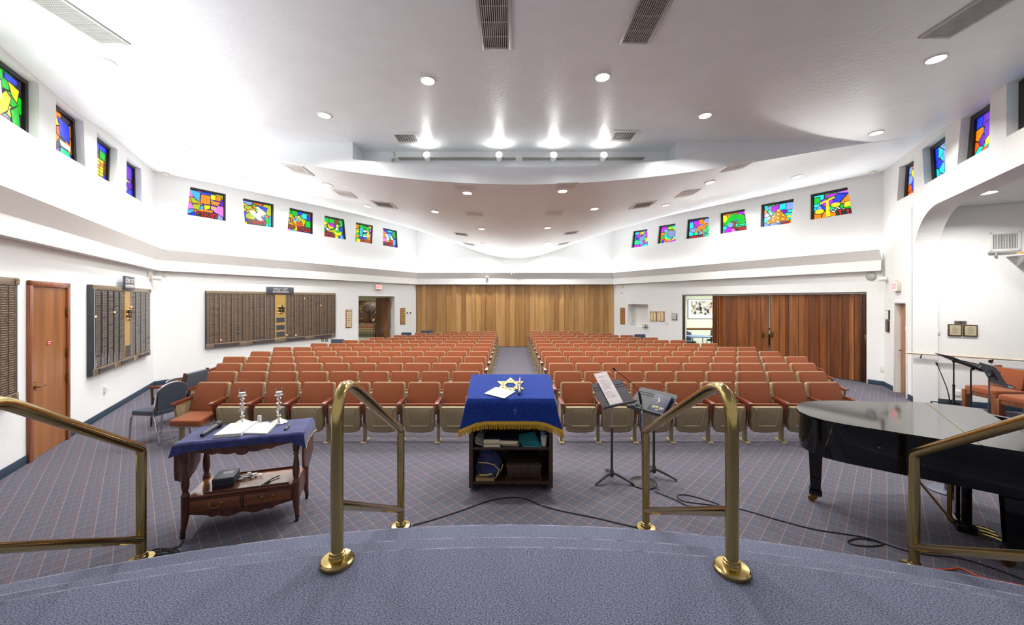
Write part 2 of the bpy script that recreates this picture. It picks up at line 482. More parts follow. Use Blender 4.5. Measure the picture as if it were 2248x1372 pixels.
# window openings, as corner pixels of each opening (top left, top right, bottom right, bottom left)
WIN_LB = [[(418, 410), (496, 426), (496, 485), (411, 471)], [(533, 435), (601, 448), (601, 500), (538, 491)],
          [(636, 456), (687, 467), (687, 514), (631, 505)], [(712.5, 473), (755.7, 481.5), (760, 526), (712, 518.7)],
          [(781.5, 487.8), (819, 495.3), (817.3, 535), (779.7, 529.5)], [(840.8, 500), (871.6, 506.7), (873.4, 544), (841, 538.5)]]
WIN_RB = [[(1389.5, 507.6), (1421, 502.5), (1422, 539.5), (1385.5, 544)], [(1446, 496), (1482.7, 490), (1483, 529), (1442, 535.5)],
          [(1508, 482), (1556, 475), (1555.6, 518.5), (1505, 525)], [(1580, 468), (1634.6, 458), (1640, 504), (1579.5, 513.7)],
          [(1670, 449), (1743, 435.4), (1736, 489.7), (1669, 499)], [(1778, 426.7), (1860, 410), (1870.5, 468), (1778, 482.7)]]
WIN_L = [[(-62, 70), (86, 184), (87, 308), (-62, 212)], [(123, 216.6), (183.4, 266), (187.6, 366.5), (123, 328)],
         [(213, 288.5), (258, 328), (255, 407.4), (213.7, 385)], [(278, 343), (310, 370), (311, 443.4), (277, 423)]]
WIN_R = [[(1974, 366.6), (2006, 343), (2005.5, 422.5), (1969, 442)], [(2024.4, 327.8), (2075, 288), (2075, 379), (2029, 405.5)],
         [(2109.7, 260.5), (2174, 212), (2171, 323), (2101, 363)], [(2209.7, 182), (2292, 118), (2292, 254), (2209, 301)]]
QL = [quad(W_L, q) for q in WIN_L]; QLB = [quad(W_LB, q) for q in WIN_LB]; QRB = [quad(W_RB, q) for q in WIN_RB]; QR = [quad(W_R, q) for q in WIN_R]
for Q in QL+QLB+QRB+QR:
    Q.reverse()
def place(o, w):
    o.location = w.p(0); o.rotation_euler = (0, 0, w.rz); return o
# left wall
place(struct('wall_left', wall_mesh([(0, 0), (EDGE, 0), (EDGE, ZT), (0, ZT)], QL, .14), M_ROUGH, label='white plaster wall with a wooden door and memorial boards', cat='wall', smooth=False), W_L)
# angled wall at back left, with the double doorway
DL0, DL1 = W_LB.s_at(786.5), W_LB.s_at(866); ZDL = 2.22
place(struct('wall_left', wall_mesh([(0, 0), (DL0, 0), (DL0, ZDL), (DL1, ZDL), (DL1, 0), (EDGE, 0), (EDGE, ZT), (0, ZT)], QLB, .12), M_WALL, label='angled white wall carrying the widest memorial board', cat='wall', smooth=False), W_LB)
# angled wall at back right, with the folding door opening and the niche
DR0, DR1, ZDR = W_RB.s_at(1497.5), W_RB.s_at(1902.5), 2.265
NI = quad(W_RB, [(1378.5, 671.5), (1422.5, 672), (1422.5, 714), (1378.5, 715.5)])
NI = [(NI[0][0], 1.90), (NI[1][0], 1.90), (NI[1][0], .98), (NI[0][0], .98)]; NI.reverse()
place(struct('wall_right', wall_mesh([(0, 0), (DR0, 0), (DR0, ZDR), (DR1, ZDR), (DR1, 0), (EDGE, 0), (EDGE, ZT), (0, ZT)], QRB+[(NI, .3)], .12), M_WALL, label='angled white wall around the walnut folding doors', cat='wall', smooth=False), W_RB)
# niche back
mb = MB(); mb.span((NI[0][0]-.02, .3, .96), (NI[1][0]+.02, .33, 1.92))
for k in range(9): mb.span((NI[0][0], .296, 1.0+k*.1), (NI[1][0], .3, 1.004+k*.1))
place(struct('trim_2', mb, M_TRIMW, label='shuttered white niche with a hand sanitiser bottle', cat='niche', smooth=False), W_RB)
# back wall above the folding door
place(struct('wall_back', wall_mesh([(0, 2.765), (EDGE, 2.765), (EDGE, ZT), (0, ZT)]), M_WALL, label='white back wall above the oak folding door', cat='wall', smooth=False), W_B)
# right wall with door notch and the arch to the choir alcove
RD0, RD1, ZRD = .70, 1.335, 1.985
AS, AZ, ASP = 1.647, 3.78, 2.85
arc = [(AS+1.05*(1-math.cos(R(a))), ASP+(AZ-ASP)*math.sin(R(a))) for a in range(0, 91, 5)]
outer = [(0, 0), (RD0, 0), (RD0, ZRD), (RD1, ZRD), (RD1, 0), (AS, 0)]+arc+[(EDGE, AZ), (EDGE, ZT), (0, ZT)]
mbw = wall_mesh(outer, QR, .14)
ap = [(AS, 0)]+arc+[(EDGE, AZ)]
for a, b in zip(ap, ap[1:]): mbw.raw([(a[0], 0, a[1]), (b[0], 0, b[1]), (b[0], .35, b[1]), (a[0], .35, a[1])], [(0, 1, 2, 3)])
place(struct('wall_right', mbw, M_WALL, label='white wall with an arch opening to the choir alcove', cat='wall', ang=30), W_R)
# choir alcove
mb = MB(); mb.span((0, 0, 0), (5, .05, 3.95))
o = struct('wall_alcove', mb, M_WALL, label='white alcove wall behind the orange upholstered chairs', cat='wall', smooth=False); place(o, W_A)
mb = MB(); q = [W_R.p(AS, 3.86, -.02), W_A.p(5, 3.86), W_A.p(5, 3.86)+(W_R.p(8, 0)-W_R.p(0, 0)), W_R.p(8.8, 3.86, -.3)]
mb.raw([tuple(v) for v in q]+[(v.x, v.y, 3.96) for v in q], [(0, 1, 2, 3), (4, 5, 6, 7)])
struct('ceiling', mb, M_CEIL, label='low flat ceiling of the choir alcove', cat='ceiling', smooth=False)
# floors
mb = MB(); mb.raw([(-11, -3, 0), (13, -3, 0), (13, 17.6, 0), (-11, 17.6, 0)], [(0, 1, 2, 3)])
struct('floor', mb, M_CARPET, label='blue grey carpet with a diagonal thread lattice', cat='floor', smooth=False)
mb = MB(); mb.raw([(-16, 17.6, 0), (13, 17.6, 0), (13, 24, 0), (-16, 24, 0)], [(0, 1, 2, 3)])
struct('floor', mb, mk('foyer_tile', (150, 148, 134), rough=.3, var=.05, scale=2), label='pale tiled floor of the foyer beyond the doorway', cat='floor', smooth=False)

# baseboards
def baseb(name, w, segs, lab):
    mb = MB()
    for a, b in segs: mb.box(((a+b)/2, -.006, .055), (b-a, .012, .11), .004)
    place(struct(name, mb, M_BASE, label=lab, cat='baseboard'), w)
LD0, LD1 = W_L.s_at(57), W_L.s_at(148)
baseb('baseboard_left', W_L, [(0, LD0-.005), (LD1+.005, EDGE)], 'dark blue baseboard below the memorial boards')
baseb('baseboard_left', W_LB, [(0, DL0-.03), (DL1+.03, EDGE)], 'dark blue baseboard along the angled left wall')
baseb('baseboard_right', W_RB, [(0, DR0), (DR1+.02, EDGE)], 'dark blue baseboard beside the walnut folding doors')
baseb('baseboard_right', W_R, [(0, RD0-.08), (RD1+.08, AS)], 'dark blue baseboard at the narrow ajar door')
baseb('baseboard_alcove', W_A, [(0, 5)], 'dark blue baseboard of the choir alcove')

# cove troughs: fascia, sloping underside and a hidden light slot
EX = S3*1.1547
def cove(name, w, e0, e1, lab, l0=0.0, l1=EDGE, endcap=False):
    prof = [(.0, 2.765), (.135, 2.765), (.08, 3.02), (.21, 3.27), (.19, 3.27), (.05, 3.03), (0, 3.03)]
    mb = MB(); v = []
    for (d, z) in prof: v.append((l0+d*e0, -d, z))
    for (d, z) in prof: v.append((l1-d*e1, -d, z))
    n = len(prof)
    mb.raw(v, [(i, (i+1) % n, n+(i+1) % n, n+i) for i in range(n)]+[tuple(range(n)), tuple(range(2*n-1, n-1, -1))])
    place(struct(name, mb, M_TRIMW, label=lab, cat='light cove', smooth=False), w)
t60 = math.tan(R(30))
cove('trim_3', W_L, 0, t60, 'white light cove along the left wall')
cove('trim_4', W_LB, t60, t60, 'white light cove over the widest memorial board')
cove('trim_5', W_B, t60, t60, 'white light cove above the oak folding door')
cove('trim_6', W_RB, t60, 0.0, 'white light cove above the walnut folding doors', l1=EDGE-.02)

# ------------------------------------------------------------ rooms seen through the openings
mb = MB(); mb.span((-15, 22, 0), (-4.6, 22.1, 3)); mb.span((-4.7, 17.2, 0), (-4.6, 22, 3)); mb.span((-15.1, 13, 0), (-15, 22, 3))
struct('wall_foyer', mb, mk('foyer_wall', (160, 156, 126), rough=.8, var=.03), label='dim olive wall of the foyer behind the bench', cat='wall', smooth=False)
mb = MB(); q = [W_LB.p(0, 2.5, -.25), W_LB.p(EDGE, 2.5, -.25), Vector((-4.6, 22, 2.5)), Vector((-15, 22, 2.5))]
mb.raw([tuple(v) for v in q]+[(v.x, v.y, 2.6) for v in q], [(0, 1, 2, 3), (4, 5, 6, 7)])
struct('ceiling', mb, M_WALL, label='low ceiling of the foyer beyond the doorway', cat='ceiling', smooth=False)
mb = MB(); mb.span((4.9, 16.62, 0), (13, 16.72, 3)); mb.span((12.9, 8, 0), (13, 16.7, 3))
struct('wall_side_room', mb, M_GREENW, label='pale green wall of the side room', cat='wall', smooth=False)
mb = MB(); q = [W_RB.p(0, 2.6, -.25), W_RB.p(EDGE, 2.6, -.25), Vector((13, 9, 2.6)), Vector((13, 16.7, 2.6))]
mb.raw([tuple(v) for v in q]+[(v.x, v.y, 2.7) for v in q], [(0, 1, 2, 3), (4, 5, 6, 7)])
struct('ceiling', mb, M_WALL, label='low ceiling of the side room', cat='ceiling', smooth=False)
# jambs of the two wide openings
def jamb(w, a, b, zt, d, name, lab):
    mb = MB()
    for s in (a, b): mb.raw([(s, 0, 0), (s, d, 0), (s, d, zt), (s, 0, zt)], [(0, 1, 2, 3)])
    mb.raw([(a, 0, zt), (b, 0, zt), (b, d, zt), (a, d, zt)], [(0, 1, 2, 3)])
    place(struct(name, mb, M_TRIMW, label=lab, cat='door jamb', smooth=False), w)
jamb(W_LB, DL0, DL1, ZDL, .25, 'trim_7', 'white jamb of the open foyer doorway')
jamb(W_RB, DR0, DR1, ZDR, .25, 'trim_8', 'white jamb of the walnut folding door opening')
jamb(W_R, RD0, RD1, ZRD, .16, 'trim_9', 'cream jamb of the narrow ajar door')
# ------------------------------------------------------------ bimah platform and steps (arcs)
M_NOSE = mk('worn_nosing', (150, 152, 168), rough=.95, var=.3, scale=9)
def arc_slab(r, z0, z1, name, lab, cat):
    mb = MB(); cy = -5.5; n = 56; v = []
    for k in range(n+1):
        a = R(90-34+68*k/n); v.append((r*math.cos(a), cy+r*math.sin(a)))
    pts = v+[(v[-1][0], -3.0), (v[0][0], -3.0)]
    m = len(pts); e = .018
    rings = []
    for off, z in ((0, z0), (0, z1-e), (-e*.35, z1-e*.3), (-e, z1)):
        ring = []
        for i, (x, y) in enumerate(pts):
            if i <= n:
                k = (r+off)/r; ring.append((x*k, cy+(y-cy)*k, z))
            else: ring.append((x, y, z))
        rings.append(ring)
    vv = [p for q in rings for p in q]; f = []
    for k in range(len(rings)-1):
        for i in range(m):
            j = (i+1) % m; f.append((k*m+i, k*m+j, (k+1)*m+j, (k+1)*m+i))
    f.append(tuple((len(rings)-1)*m+i for i in range(m)))
    mb.raw(vv, f)
    mb.mi = 1; mb.tube([(q[0]*(r-.012)/r, cy+(q[1]-cy)*(r-.012)/r, z1-.004) for q in v], .0065, 6)
    o = struct(name, mb, [M_CARPET2, M_NOSE], label=lab, cat=cat); return o
arc_slab(8.6, 0, .2, 'floor_step', 'lowest carpeted step of the curved platform', 'step')
arc_slab(8.12, .2, .4, 'floor_step', 'middle carpeted step of the curved platform', 'step')
arc_slab(7.71, .4, .6, 'floor_platform', 'curved carpeted platform in front of the seats', 'platform')

# ------------------------------------------------------------ camera
cam = bpy.data.cameras.new('camera'); co = bpy.data.objects.new('camera', cam); C.objects.link(co)
co.location = (0, 0, H); co.rotation_euler = (R(90), 0, 0)
cam.sensor_width = 36; cam.sensor_fit = 'HORIZONTAL'; cam.lens = 36*F/2248
cam.shift_x = (1124-CX)/2248; cam.shift_y = (CY-686)/2248
cam.clip_start = .05; cam.clip_end = 100
sc = bpy.context.scene; sc.camera = co
sc.view_settings.view_transform = 'Standard'; sc.view_settings.look = 'None'; sc.view_settings.gamma = 1
sc.view_settings.exposure = EXPOSURE
cy = sc.cycles
cy.use_denoising = True; cy.max_bounces = 8; cy.diffuse_bounces = 5; cy.glossy_bounces = 3; cy.transmission_bounces = 4; cy.transparent_max_bounces = 8
cy.caustics_reflective = False; cy.caustics_refractive = False; cy.sample_clamp_indirect = 6
wd = bpy.data.worlds.new('world'); sc.world = wd; wd.use_nodes = True
wd.node_tree.nodes['Background'].inputs[0].default_value = (1, .985, .96, 1)
wd.node_tree.nodes['Background'].inputs[1].default_value = WORLD

# ------------------------------------------------------------ lamps
def area(name, M, sx, sy, power, col=(1, 1, 1), spread=180):
    l = bpy.data.lights.new(name, 'AREA'); l.shape = 'RECTANGLE'; l.size = sx; l.size_y = sy; l.energy = power; l.color = col; l.spread = R(spread)
    o = bpy.data.objects.new(name, l); C.objects.link(o); o.matrix_world = M; return o
for w, nm, p in ((W_L, 'left', .9), (W_LB, 'back_left', .9), (W_B, 'back', .72), (W_RB, 'back_right', .95)):
    L = EDGE-.12
    # strip lying in the trough, facing up and a little toward the wall
    area('cove_strip_'+nm, w.M(EDGE/2, 3.235, .125) @ Matrix.Rotation(R(180+60), 4, 'X'), L, .06, COVE*p, (.97, .985, 1), 130)
    area('cove_glow_'+nm, w.M(EDGE/2, 3.225, .10) @ Matrix.Rotation(R(180-8), 4, 'X'), L, .04, COVE*.10*p, (.98, .99, 1))
area('foyer_fill', Matrix.Translation((-8.5, 19.5, 2.45)), 1.2, 1.2, 90, (1, .95, .82))  # added area light to brighten the foyer, no fixture there
area('side_room_fill', Matrix.Translation((8.6, 14.6, 2.55)), 1.6, 1.6, 170, (1, .99, .94))  # unseen source added so the side room is not dark

# recessed downlights
CAN_TRIM = None
def downlight(px, py, lab, r=.085, grp='recessed ceiling downlights', alc=None):
    global CAN_TRIM
    if alc is not None: Mx = Matrix.Translation(alc)
    else: Mx = ceil_frame(ceil_hit(px, py))
    t = thing('ceiling_downlight', lab, 'ceiling light', group=grp); t.matrix_world = Mx
    if CAN_TRIM is None:
        mb = MB(); mb.lathe([(.082, -.004), (.088, -.014), (.103, -.012), (.106, -.002), (.1, .0)], 24)
        a = mb.mesh('trim_ring'); a.materials.append(M_TRIMW)
        mb = MB(); mb.lathe([(.081, -.006), (.06, -.0065), (.0, -.007)], 24)
        b = mb.mesh('lamp_disc'); b.materials.append(M_LAMP)
        CAN_TRIM = (a, b)
    for nm, me in zip(('trim_ring', 'lamp_disc'), CAN_TRIM):
        o = bpy.data.objects.new(nm, me); C.objects.link(o); o.parent = t; o.scale = (r/.085,)*3
    l = bpy.data.lights.new('downlight_lamp', 'AREA'); l.shape = 'DISK'; l.size = .15; l.energy = CAN if alc is None else CAN*1.2; l.spread = R(150); l.color = (1, .985, .955)
    o = bpy.data.objects.new('downlight_lamp', l); C.objects.link(o); o.matrix_world = Mx @ Matrix.Translation((0, 0, -.02))
DL = [((939, 176), 'bright round downlight over the platform, ahead of the long slotted grille'),
      ((1323, 168), 'bright round downlight just beyond the tilted long slotted grille'),
      ((712, 252), 'round downlight left of the left square vent before the ceiling step'),
      ((1548, 253), 'round downlight right of the right square vent before the ceiling step'),
      ((231, 135), 'oval-looking white downlight beside the windows above the wooden door'),
      ((2055, 128), 'white downlight near the side ceiling grille over the piano'),
      ((406, 321), 'faint white downlight near the left corner where the two window walls meet'),
      ((1924, 291), 'faint white downlight near the right corner above the small ajar door'),
      ((1026, 423), 'bright downlight just behind the ceiling step, left of the aisle'),
      ((1235, 419), 'bright downlight just behind the ceiling step, right of the aisle'),
      ((955, 464), 'downlight behind the step, above the left end of the oak door'),
      ((1305, 458), 'downlight behind the step, above the right end of the oak door'),
      ((718, 405), 'downlight above the lamp and menorah stained glass windows'),
      ((1558, 400), 'downlight above the tree stained glass window'),
      ((530, 390), 'downlight above the scroll stained glass window'),
      ((1749, 387), 'downlight above the scales stained glass window'),
      ((1057, 502), 'small downlight left of the ceiling centre line, middle of the hall'),
      ((1202, 500), 'small downlight right of the ceiling centre line, middle of the hall'),
      ((1061, 535), 'small downlight on the low ceiling left of the aisle, near the back wall'),
      ((1202, 533), 'small downlight on the low ceiling right of the aisle, near the back wall'),
      ((1072, 556), 'tiny last downlight left of the aisle by the back wall'),
      ((1193, 556), 'tiny last downlight right of the aisle by the back wall'),
      ((680, 443), 'small downlight close to the menorah window'),
      ((807, 452), 'small downlight close to the shofar and palm windows'),
      ((1461, 450), 'small downlight close to the deer window'),
      ((1576, 447), 'small downlight close to the tree window')]
for (p, lab) in DL: downlight(p[0], p[1], lab)
downlight(0, 0, 'round downlight in the low ceiling of the choir alcove', r=.12, alc=at(2165, 423, 6.29)+Vector((0, 0, .012)))
# track lights in the recess
ty = YR-.12
def rail_pt(px): return at(px, 346, ty)
for k, (a, b) in enumerate(((868, 1132), (1141, 1415))):
    t = thing('track_rail', ['grey light track in the left half of the ceiling recess', 'grey light track in the right half of the ceiling recess'][k], 'track', group='light tracks in the ceiling recess')
    mb = MB(); p, q = rail_pt(a), rail_pt(b); mb.span((p.x, ty-.012, p.z-.006), (q.x, YR, p.z+.006))
    obj('rail', mb, mk('rail_grey', (150, 148, 142), rough=.5), t)
    mb = MB(); mb.span((p.x-.03, ty-.016, p.z-.016), (p.x+.05, YR-.001, p.z+.016)); obj('end_cap', mb, M_TRIMW, t)
mb = MB(); p = rail_pt(863); mb.tube([(p.x-.02, YR-.02, 4.94), (p.x, YR-.03, 4.86), (p.x-.05, YR-.03, 4.74), (p.x-.06, YR-.02, p.z), (p.x+.03, YR-.02, p.z)], .012, 6)
tag(obj('power_conduit', mb, M_ALU), 'thin grey conduit feeding the light track in the recess', 'conduit')
for px, lab in ((940, 'track spotlight nearest the conduit, glaring'), (1096, 'second glaring track spotlight from the conduit'), (1214, 'third glaring track spotlight from the conduit'), (1322, 'last glaring track spotlight, farthest from the conduit')):
    p = rail_pt(px); p.y = ty-.01
    t = thing('track_spotlight', lab, 'spotlight', group='track spotlights in the ceiling recess'); t.location = p
    mb = MB(); mb.span((-.02, 0, -.02), (.02, .06, .02)); obj('bracket', mb, M_WPLAST, t)
    Mx = Matrix.Translation((0, -.05, -.03)) @ Matrix.Rotation(R(68), 4, 'X')
    mb = MB(); mb.lathe([(.03, -.08), (.055, -.02), (.062, .09), (.058, .095), (.05, .05)], 20, Mx); obj('lamp_housing', mb, M_WPLAST, t)
    mb = MB(); mb.lathe([(.058, .06), (.062, .085), (.045, .105), (0, .112)], 20, Mx); obj('bulb', mb, M_SPOTG, t)
    l = bpy.data.lights.new('spot_beam', 'SPOT'); l.energy = 70; l.spot_size = R(110); l.spot_blend = .8; l.shadow_soft_size = .06
    o = bpy.data.objects.new('spot_beam', l); C.objects.link(o); o.location = p+Vector((0, -.2, -.06)); o.rotation_euler = (R(52), 0, R(180))

# ------------------------------------------------------------ vents and detectors on the ceiling
def grille(name, cx, cyy, w, L, lab, ns, z=4.95, finned=False):
    t = thing(name, lab, 'ceiling grille', (cx, cyy, z), group='long ceiling air grilles')
    mb = MB(); fr = .038
    mb.span((-w/2, -L/2, -.014), (-w/2+fr, L/2, .0), .004); mb.span((w/2-fr, -L/2, -.014), (w/2, L/2, .0), .004)
    mb.span((-w/2+fr, -L/2, -.014), (w/2-fr, -L/2+fr, 0), .004); mb.span((-w/2+fr, L/2-fr, -.014), (w/2-fr, L/2, .0), .004)
    obj('frame', mb, M_ALU, t)
    mb = MB(); mb.span((-w/2+.02, -L/2+.02, -.003), (w/2-.02, L/2-.02, -.001)); obj('backing', mb, M_BLACK, t)
    mb = MB(); iw = w-2*fr
    for k in range(ns):
        x = -iw/2+iw*(k+.5)/ns; mb.span((x-.005, -L/2+fr, -.012), (x+.005, L/2-fr, -.002))
    for k in range(1, 6): mb.span((-iw/2, -L/2+L*k/6-.004, -.009), (iw/2, -L/2+L*k/6+.004, -.003))
    if finned:
        for k in range(60): mb.span((-iw/2, -L/2+fr+(L-2*fr)*k/60, -.0125), (iw/2, -L/2+fr+(L-2*fr)*k/60+.003, -.004))
    obj('louvre_bars', mb, M_ALU, t); return t
grille('ceiling_grille', -.165, 3.70, .355, 1.28, 'long slotted air grille straight ahead over the platform', 13)
grille('ceiling_grille', 1.395, 3.62, .355, 1.25, 'long slotted air grille to the right of the other one over the platform', 13)
grille('ceiling_grille', -4.47, 3.55, .34, 1.42, 'long mesh air grille by the windows above the wooden door', 14, finned=True)
grille('ceiling_grille', 4.68, 3.45, .36, 1.42, 'long mesh air grille over the piano', 14, finned=True)
def diffuser(px, py, lab, w=.36, dark=True, solid=False):
    Mx = ceil_frame(ceil_hit(px, py))
    t = thing('ceiling_vent', lab, 'ceiling vent', group='square ceiling vents'); t.matrix_world = Mx
    mb = MB(); fr = .05; h = w/2
    mb.span((-h, -h, -.012), (h, -h+fr, .004), .003); mb.span((-h, h-fr, -.012), (h, h, .004), .003)
    mb.span((-h, -h+fr, -.012), (-h+fr, h-fr, .004), .003); mb.span((h-fr, -h+fr, -.012), (h, h-fr, .004), .003)
    obj('frame', mb, M_TRIMW, t)
    mb = MB(); mb.span((-h+.02, -h+.02, -.003), (h-.02, h-.02, 0)); obj('backing', mb, M_TRIMW if solid else mk('vent_dark', (96, 96, 96), rough=.6), t)
    mb = MB(); n = 8
    for k in range(n):
        x = -h+fr+(w-2*fr)*(k+.5)/n
        mb.box((x, -.04, -.012), (.014, w*.55, .003), 0, Matrix.Rotation(0, 4, 'Z'))
    mb.span((-h+fr, h-fr-.09, -.014), (h-fr, h-fr-.006, -.006))
    obj('louvre_fins', mb, M_TRIMW if solid else M_ALU, t)
for px, py, lab, w, s in ((893, 304, 'square louvred vent before the ceiling step, left of the spotlights', .46, 0), (1368, 299, 'square louvred vent before the ceiling step, right of the spotlights', .46, 0),
        (1020, 411, 'square vent tucked behind the ceiling step, left one', .4, 1), (1243, 408, 'square vent tucked behind the ceiling step, right one', .4, 1),
        (1042, 469, 'pale square vent on the sagging ceiling left of the aisle', .42, 1), (1217, 467, 'pale square vent on the sagging ceiling right of the aisle', .42, 1),
        (843, 449, 'dark square vent seen edge-on above the shofar window', .5, 0), (1411, 450, 'dark square vent seen edge-on above the wolf window', .5, 0),
        (1012, 514, 'dark vent on the left slope of the sagging ceiling near the back', .42, 0), (1254, 511, 'dark vent on the right slope of the sagging ceiling near the back', .42, 0),
        (1030, 536, 'farther dark vent on the left slope near the back', .4, 0), (1237, 535, 'farther dark vent on the right slope near the back', .4, 0),
        (758, 426, 'thin pale vent edge above the lamp window', .4, 1), (1510, 424, 'thin pale vent edge above the deer window', .4, 1),
        (655, 372, 'thin grey vent edge high above the scroll window', .42, 1), (1620, 364, 'thin grey vent edge high above the pyramid window', .42, 1)):
    diffuser(px, py, lab, w, solid=bool(s))
for px, py, lab in ((364, 380, 'small round smoke detector near the left corner of the ceiling'), (1915, 377, 'small round smoke detector near the right corner of the ceiling')):
    t = thing('smoke_detector', lab, 'smoke detector'); t.matrix_world = ceil_frame(ceil_hit(px, py))
    mb = MB(); mb.lathe([(.075, 0), (.075, -.02), (.06, -.03), (0, -.032)], 20); obj('base', mb, M_CREAM, t)
    mb = MB(); mb.lathe([(.045, -.028), (.04, -.045), (0, -.047)], 20); obj('sensor_cap', mb, M_WPLAST, t)
# ------------------------------------------------------------ stained glass
PAL = dict(b=(36, 60, 228), s=(70, 170, 240), c=(20, 220, 226), l=(132, 160, 244), g=(10, 190, 40), m=(20, 220, 150), y=(244, 222, 16), o=(246, 134, 10),
           r=(226, 24, 24), p=(100, 20, 190), v=(190, 30, 226), k=(224, 120, 236), w=(240, 240, 238), n=(120, 70, 20), e=(170, 186, 20), d=(16, 92, 70), x=(244, 168, 130), a=(130, 140, 190), u=(244, 96, 20), z=(52, 44, 60))
GLM = {}
for k, c in PAL.items():
    GLM[k] = mk('glass_'+k, c, rough=.2, var=.14, scale=22, emit=.98, spec=.25)
    nt_ = GLM[k].node_tree; b_ = nt_.nodes['Principled BSDF']                    # coloured glass: dark base, the daylight through it put in as emission
    for lk in list(nt_.links):
        if lk.to_socket == b_.inputs['Base Color']: nt_.links.remove(lk)
    b_.inputs['Base Color'].default_value = tuple(v*.12 for v in lin(c)[:3])+(1,)
def clip(poly, p, nrm):
    out = []
    for i in range(len(poly)):
        a, b = poly[i], poly[(i+1) % len(poly)]
        da = (a[0]-p[0])*nrm[0]+(a[1]-p[1])*nrm[1]; db = (b[0]-p[0])*nrm[0]+(b[1]-p[1])*nrm[1]
        if da <= 0: out.append(a)
        if (da < 0 < db) or (db < 0 < da):
            t = da/(da-db); out.append((a[0]+(b[0]-a[0])*t, a[1]+(b[1]-a[1])*t))
    return out
def shrink(poly, e):
    n = len(poly); q = list(poly)
    area = sum(poly[i][0]*poly[(i+1) % n][1]-poly[(i+1) % n][0]*poly[i][1] for i in range(n))
    sg = 1 if area > 0 else -1
    for i in range(n):
        a, b = poly[i], poly[(i+1) % n]; dx, dy = b[0]-a[0], b[1]-a[1]; L = math.hypot(dx, dy)
        if L < 1e-6: continue
        nx, ny = dy/L*sg, -dx/L*sg
        q = clip(q, (a[0]-nx*e, a[1]-ny*e), (nx, ny))
        if len(q) < 3: return []
    return q
def voro(seeds):
    cells = []
    for i, s in enumerate(seeds):
        q = [(0, 0), (1, 0), (1, 1), (0, 1)]
        for j, t in enumerate(seeds):
            if i != j and q: q = clip(q, ((s[0]+t[0])/2, (s[1]+t[1])/2), (t[0]-s[0], t[1]-s[1]))
        cells.append(q)
    return cells
WN = [0]
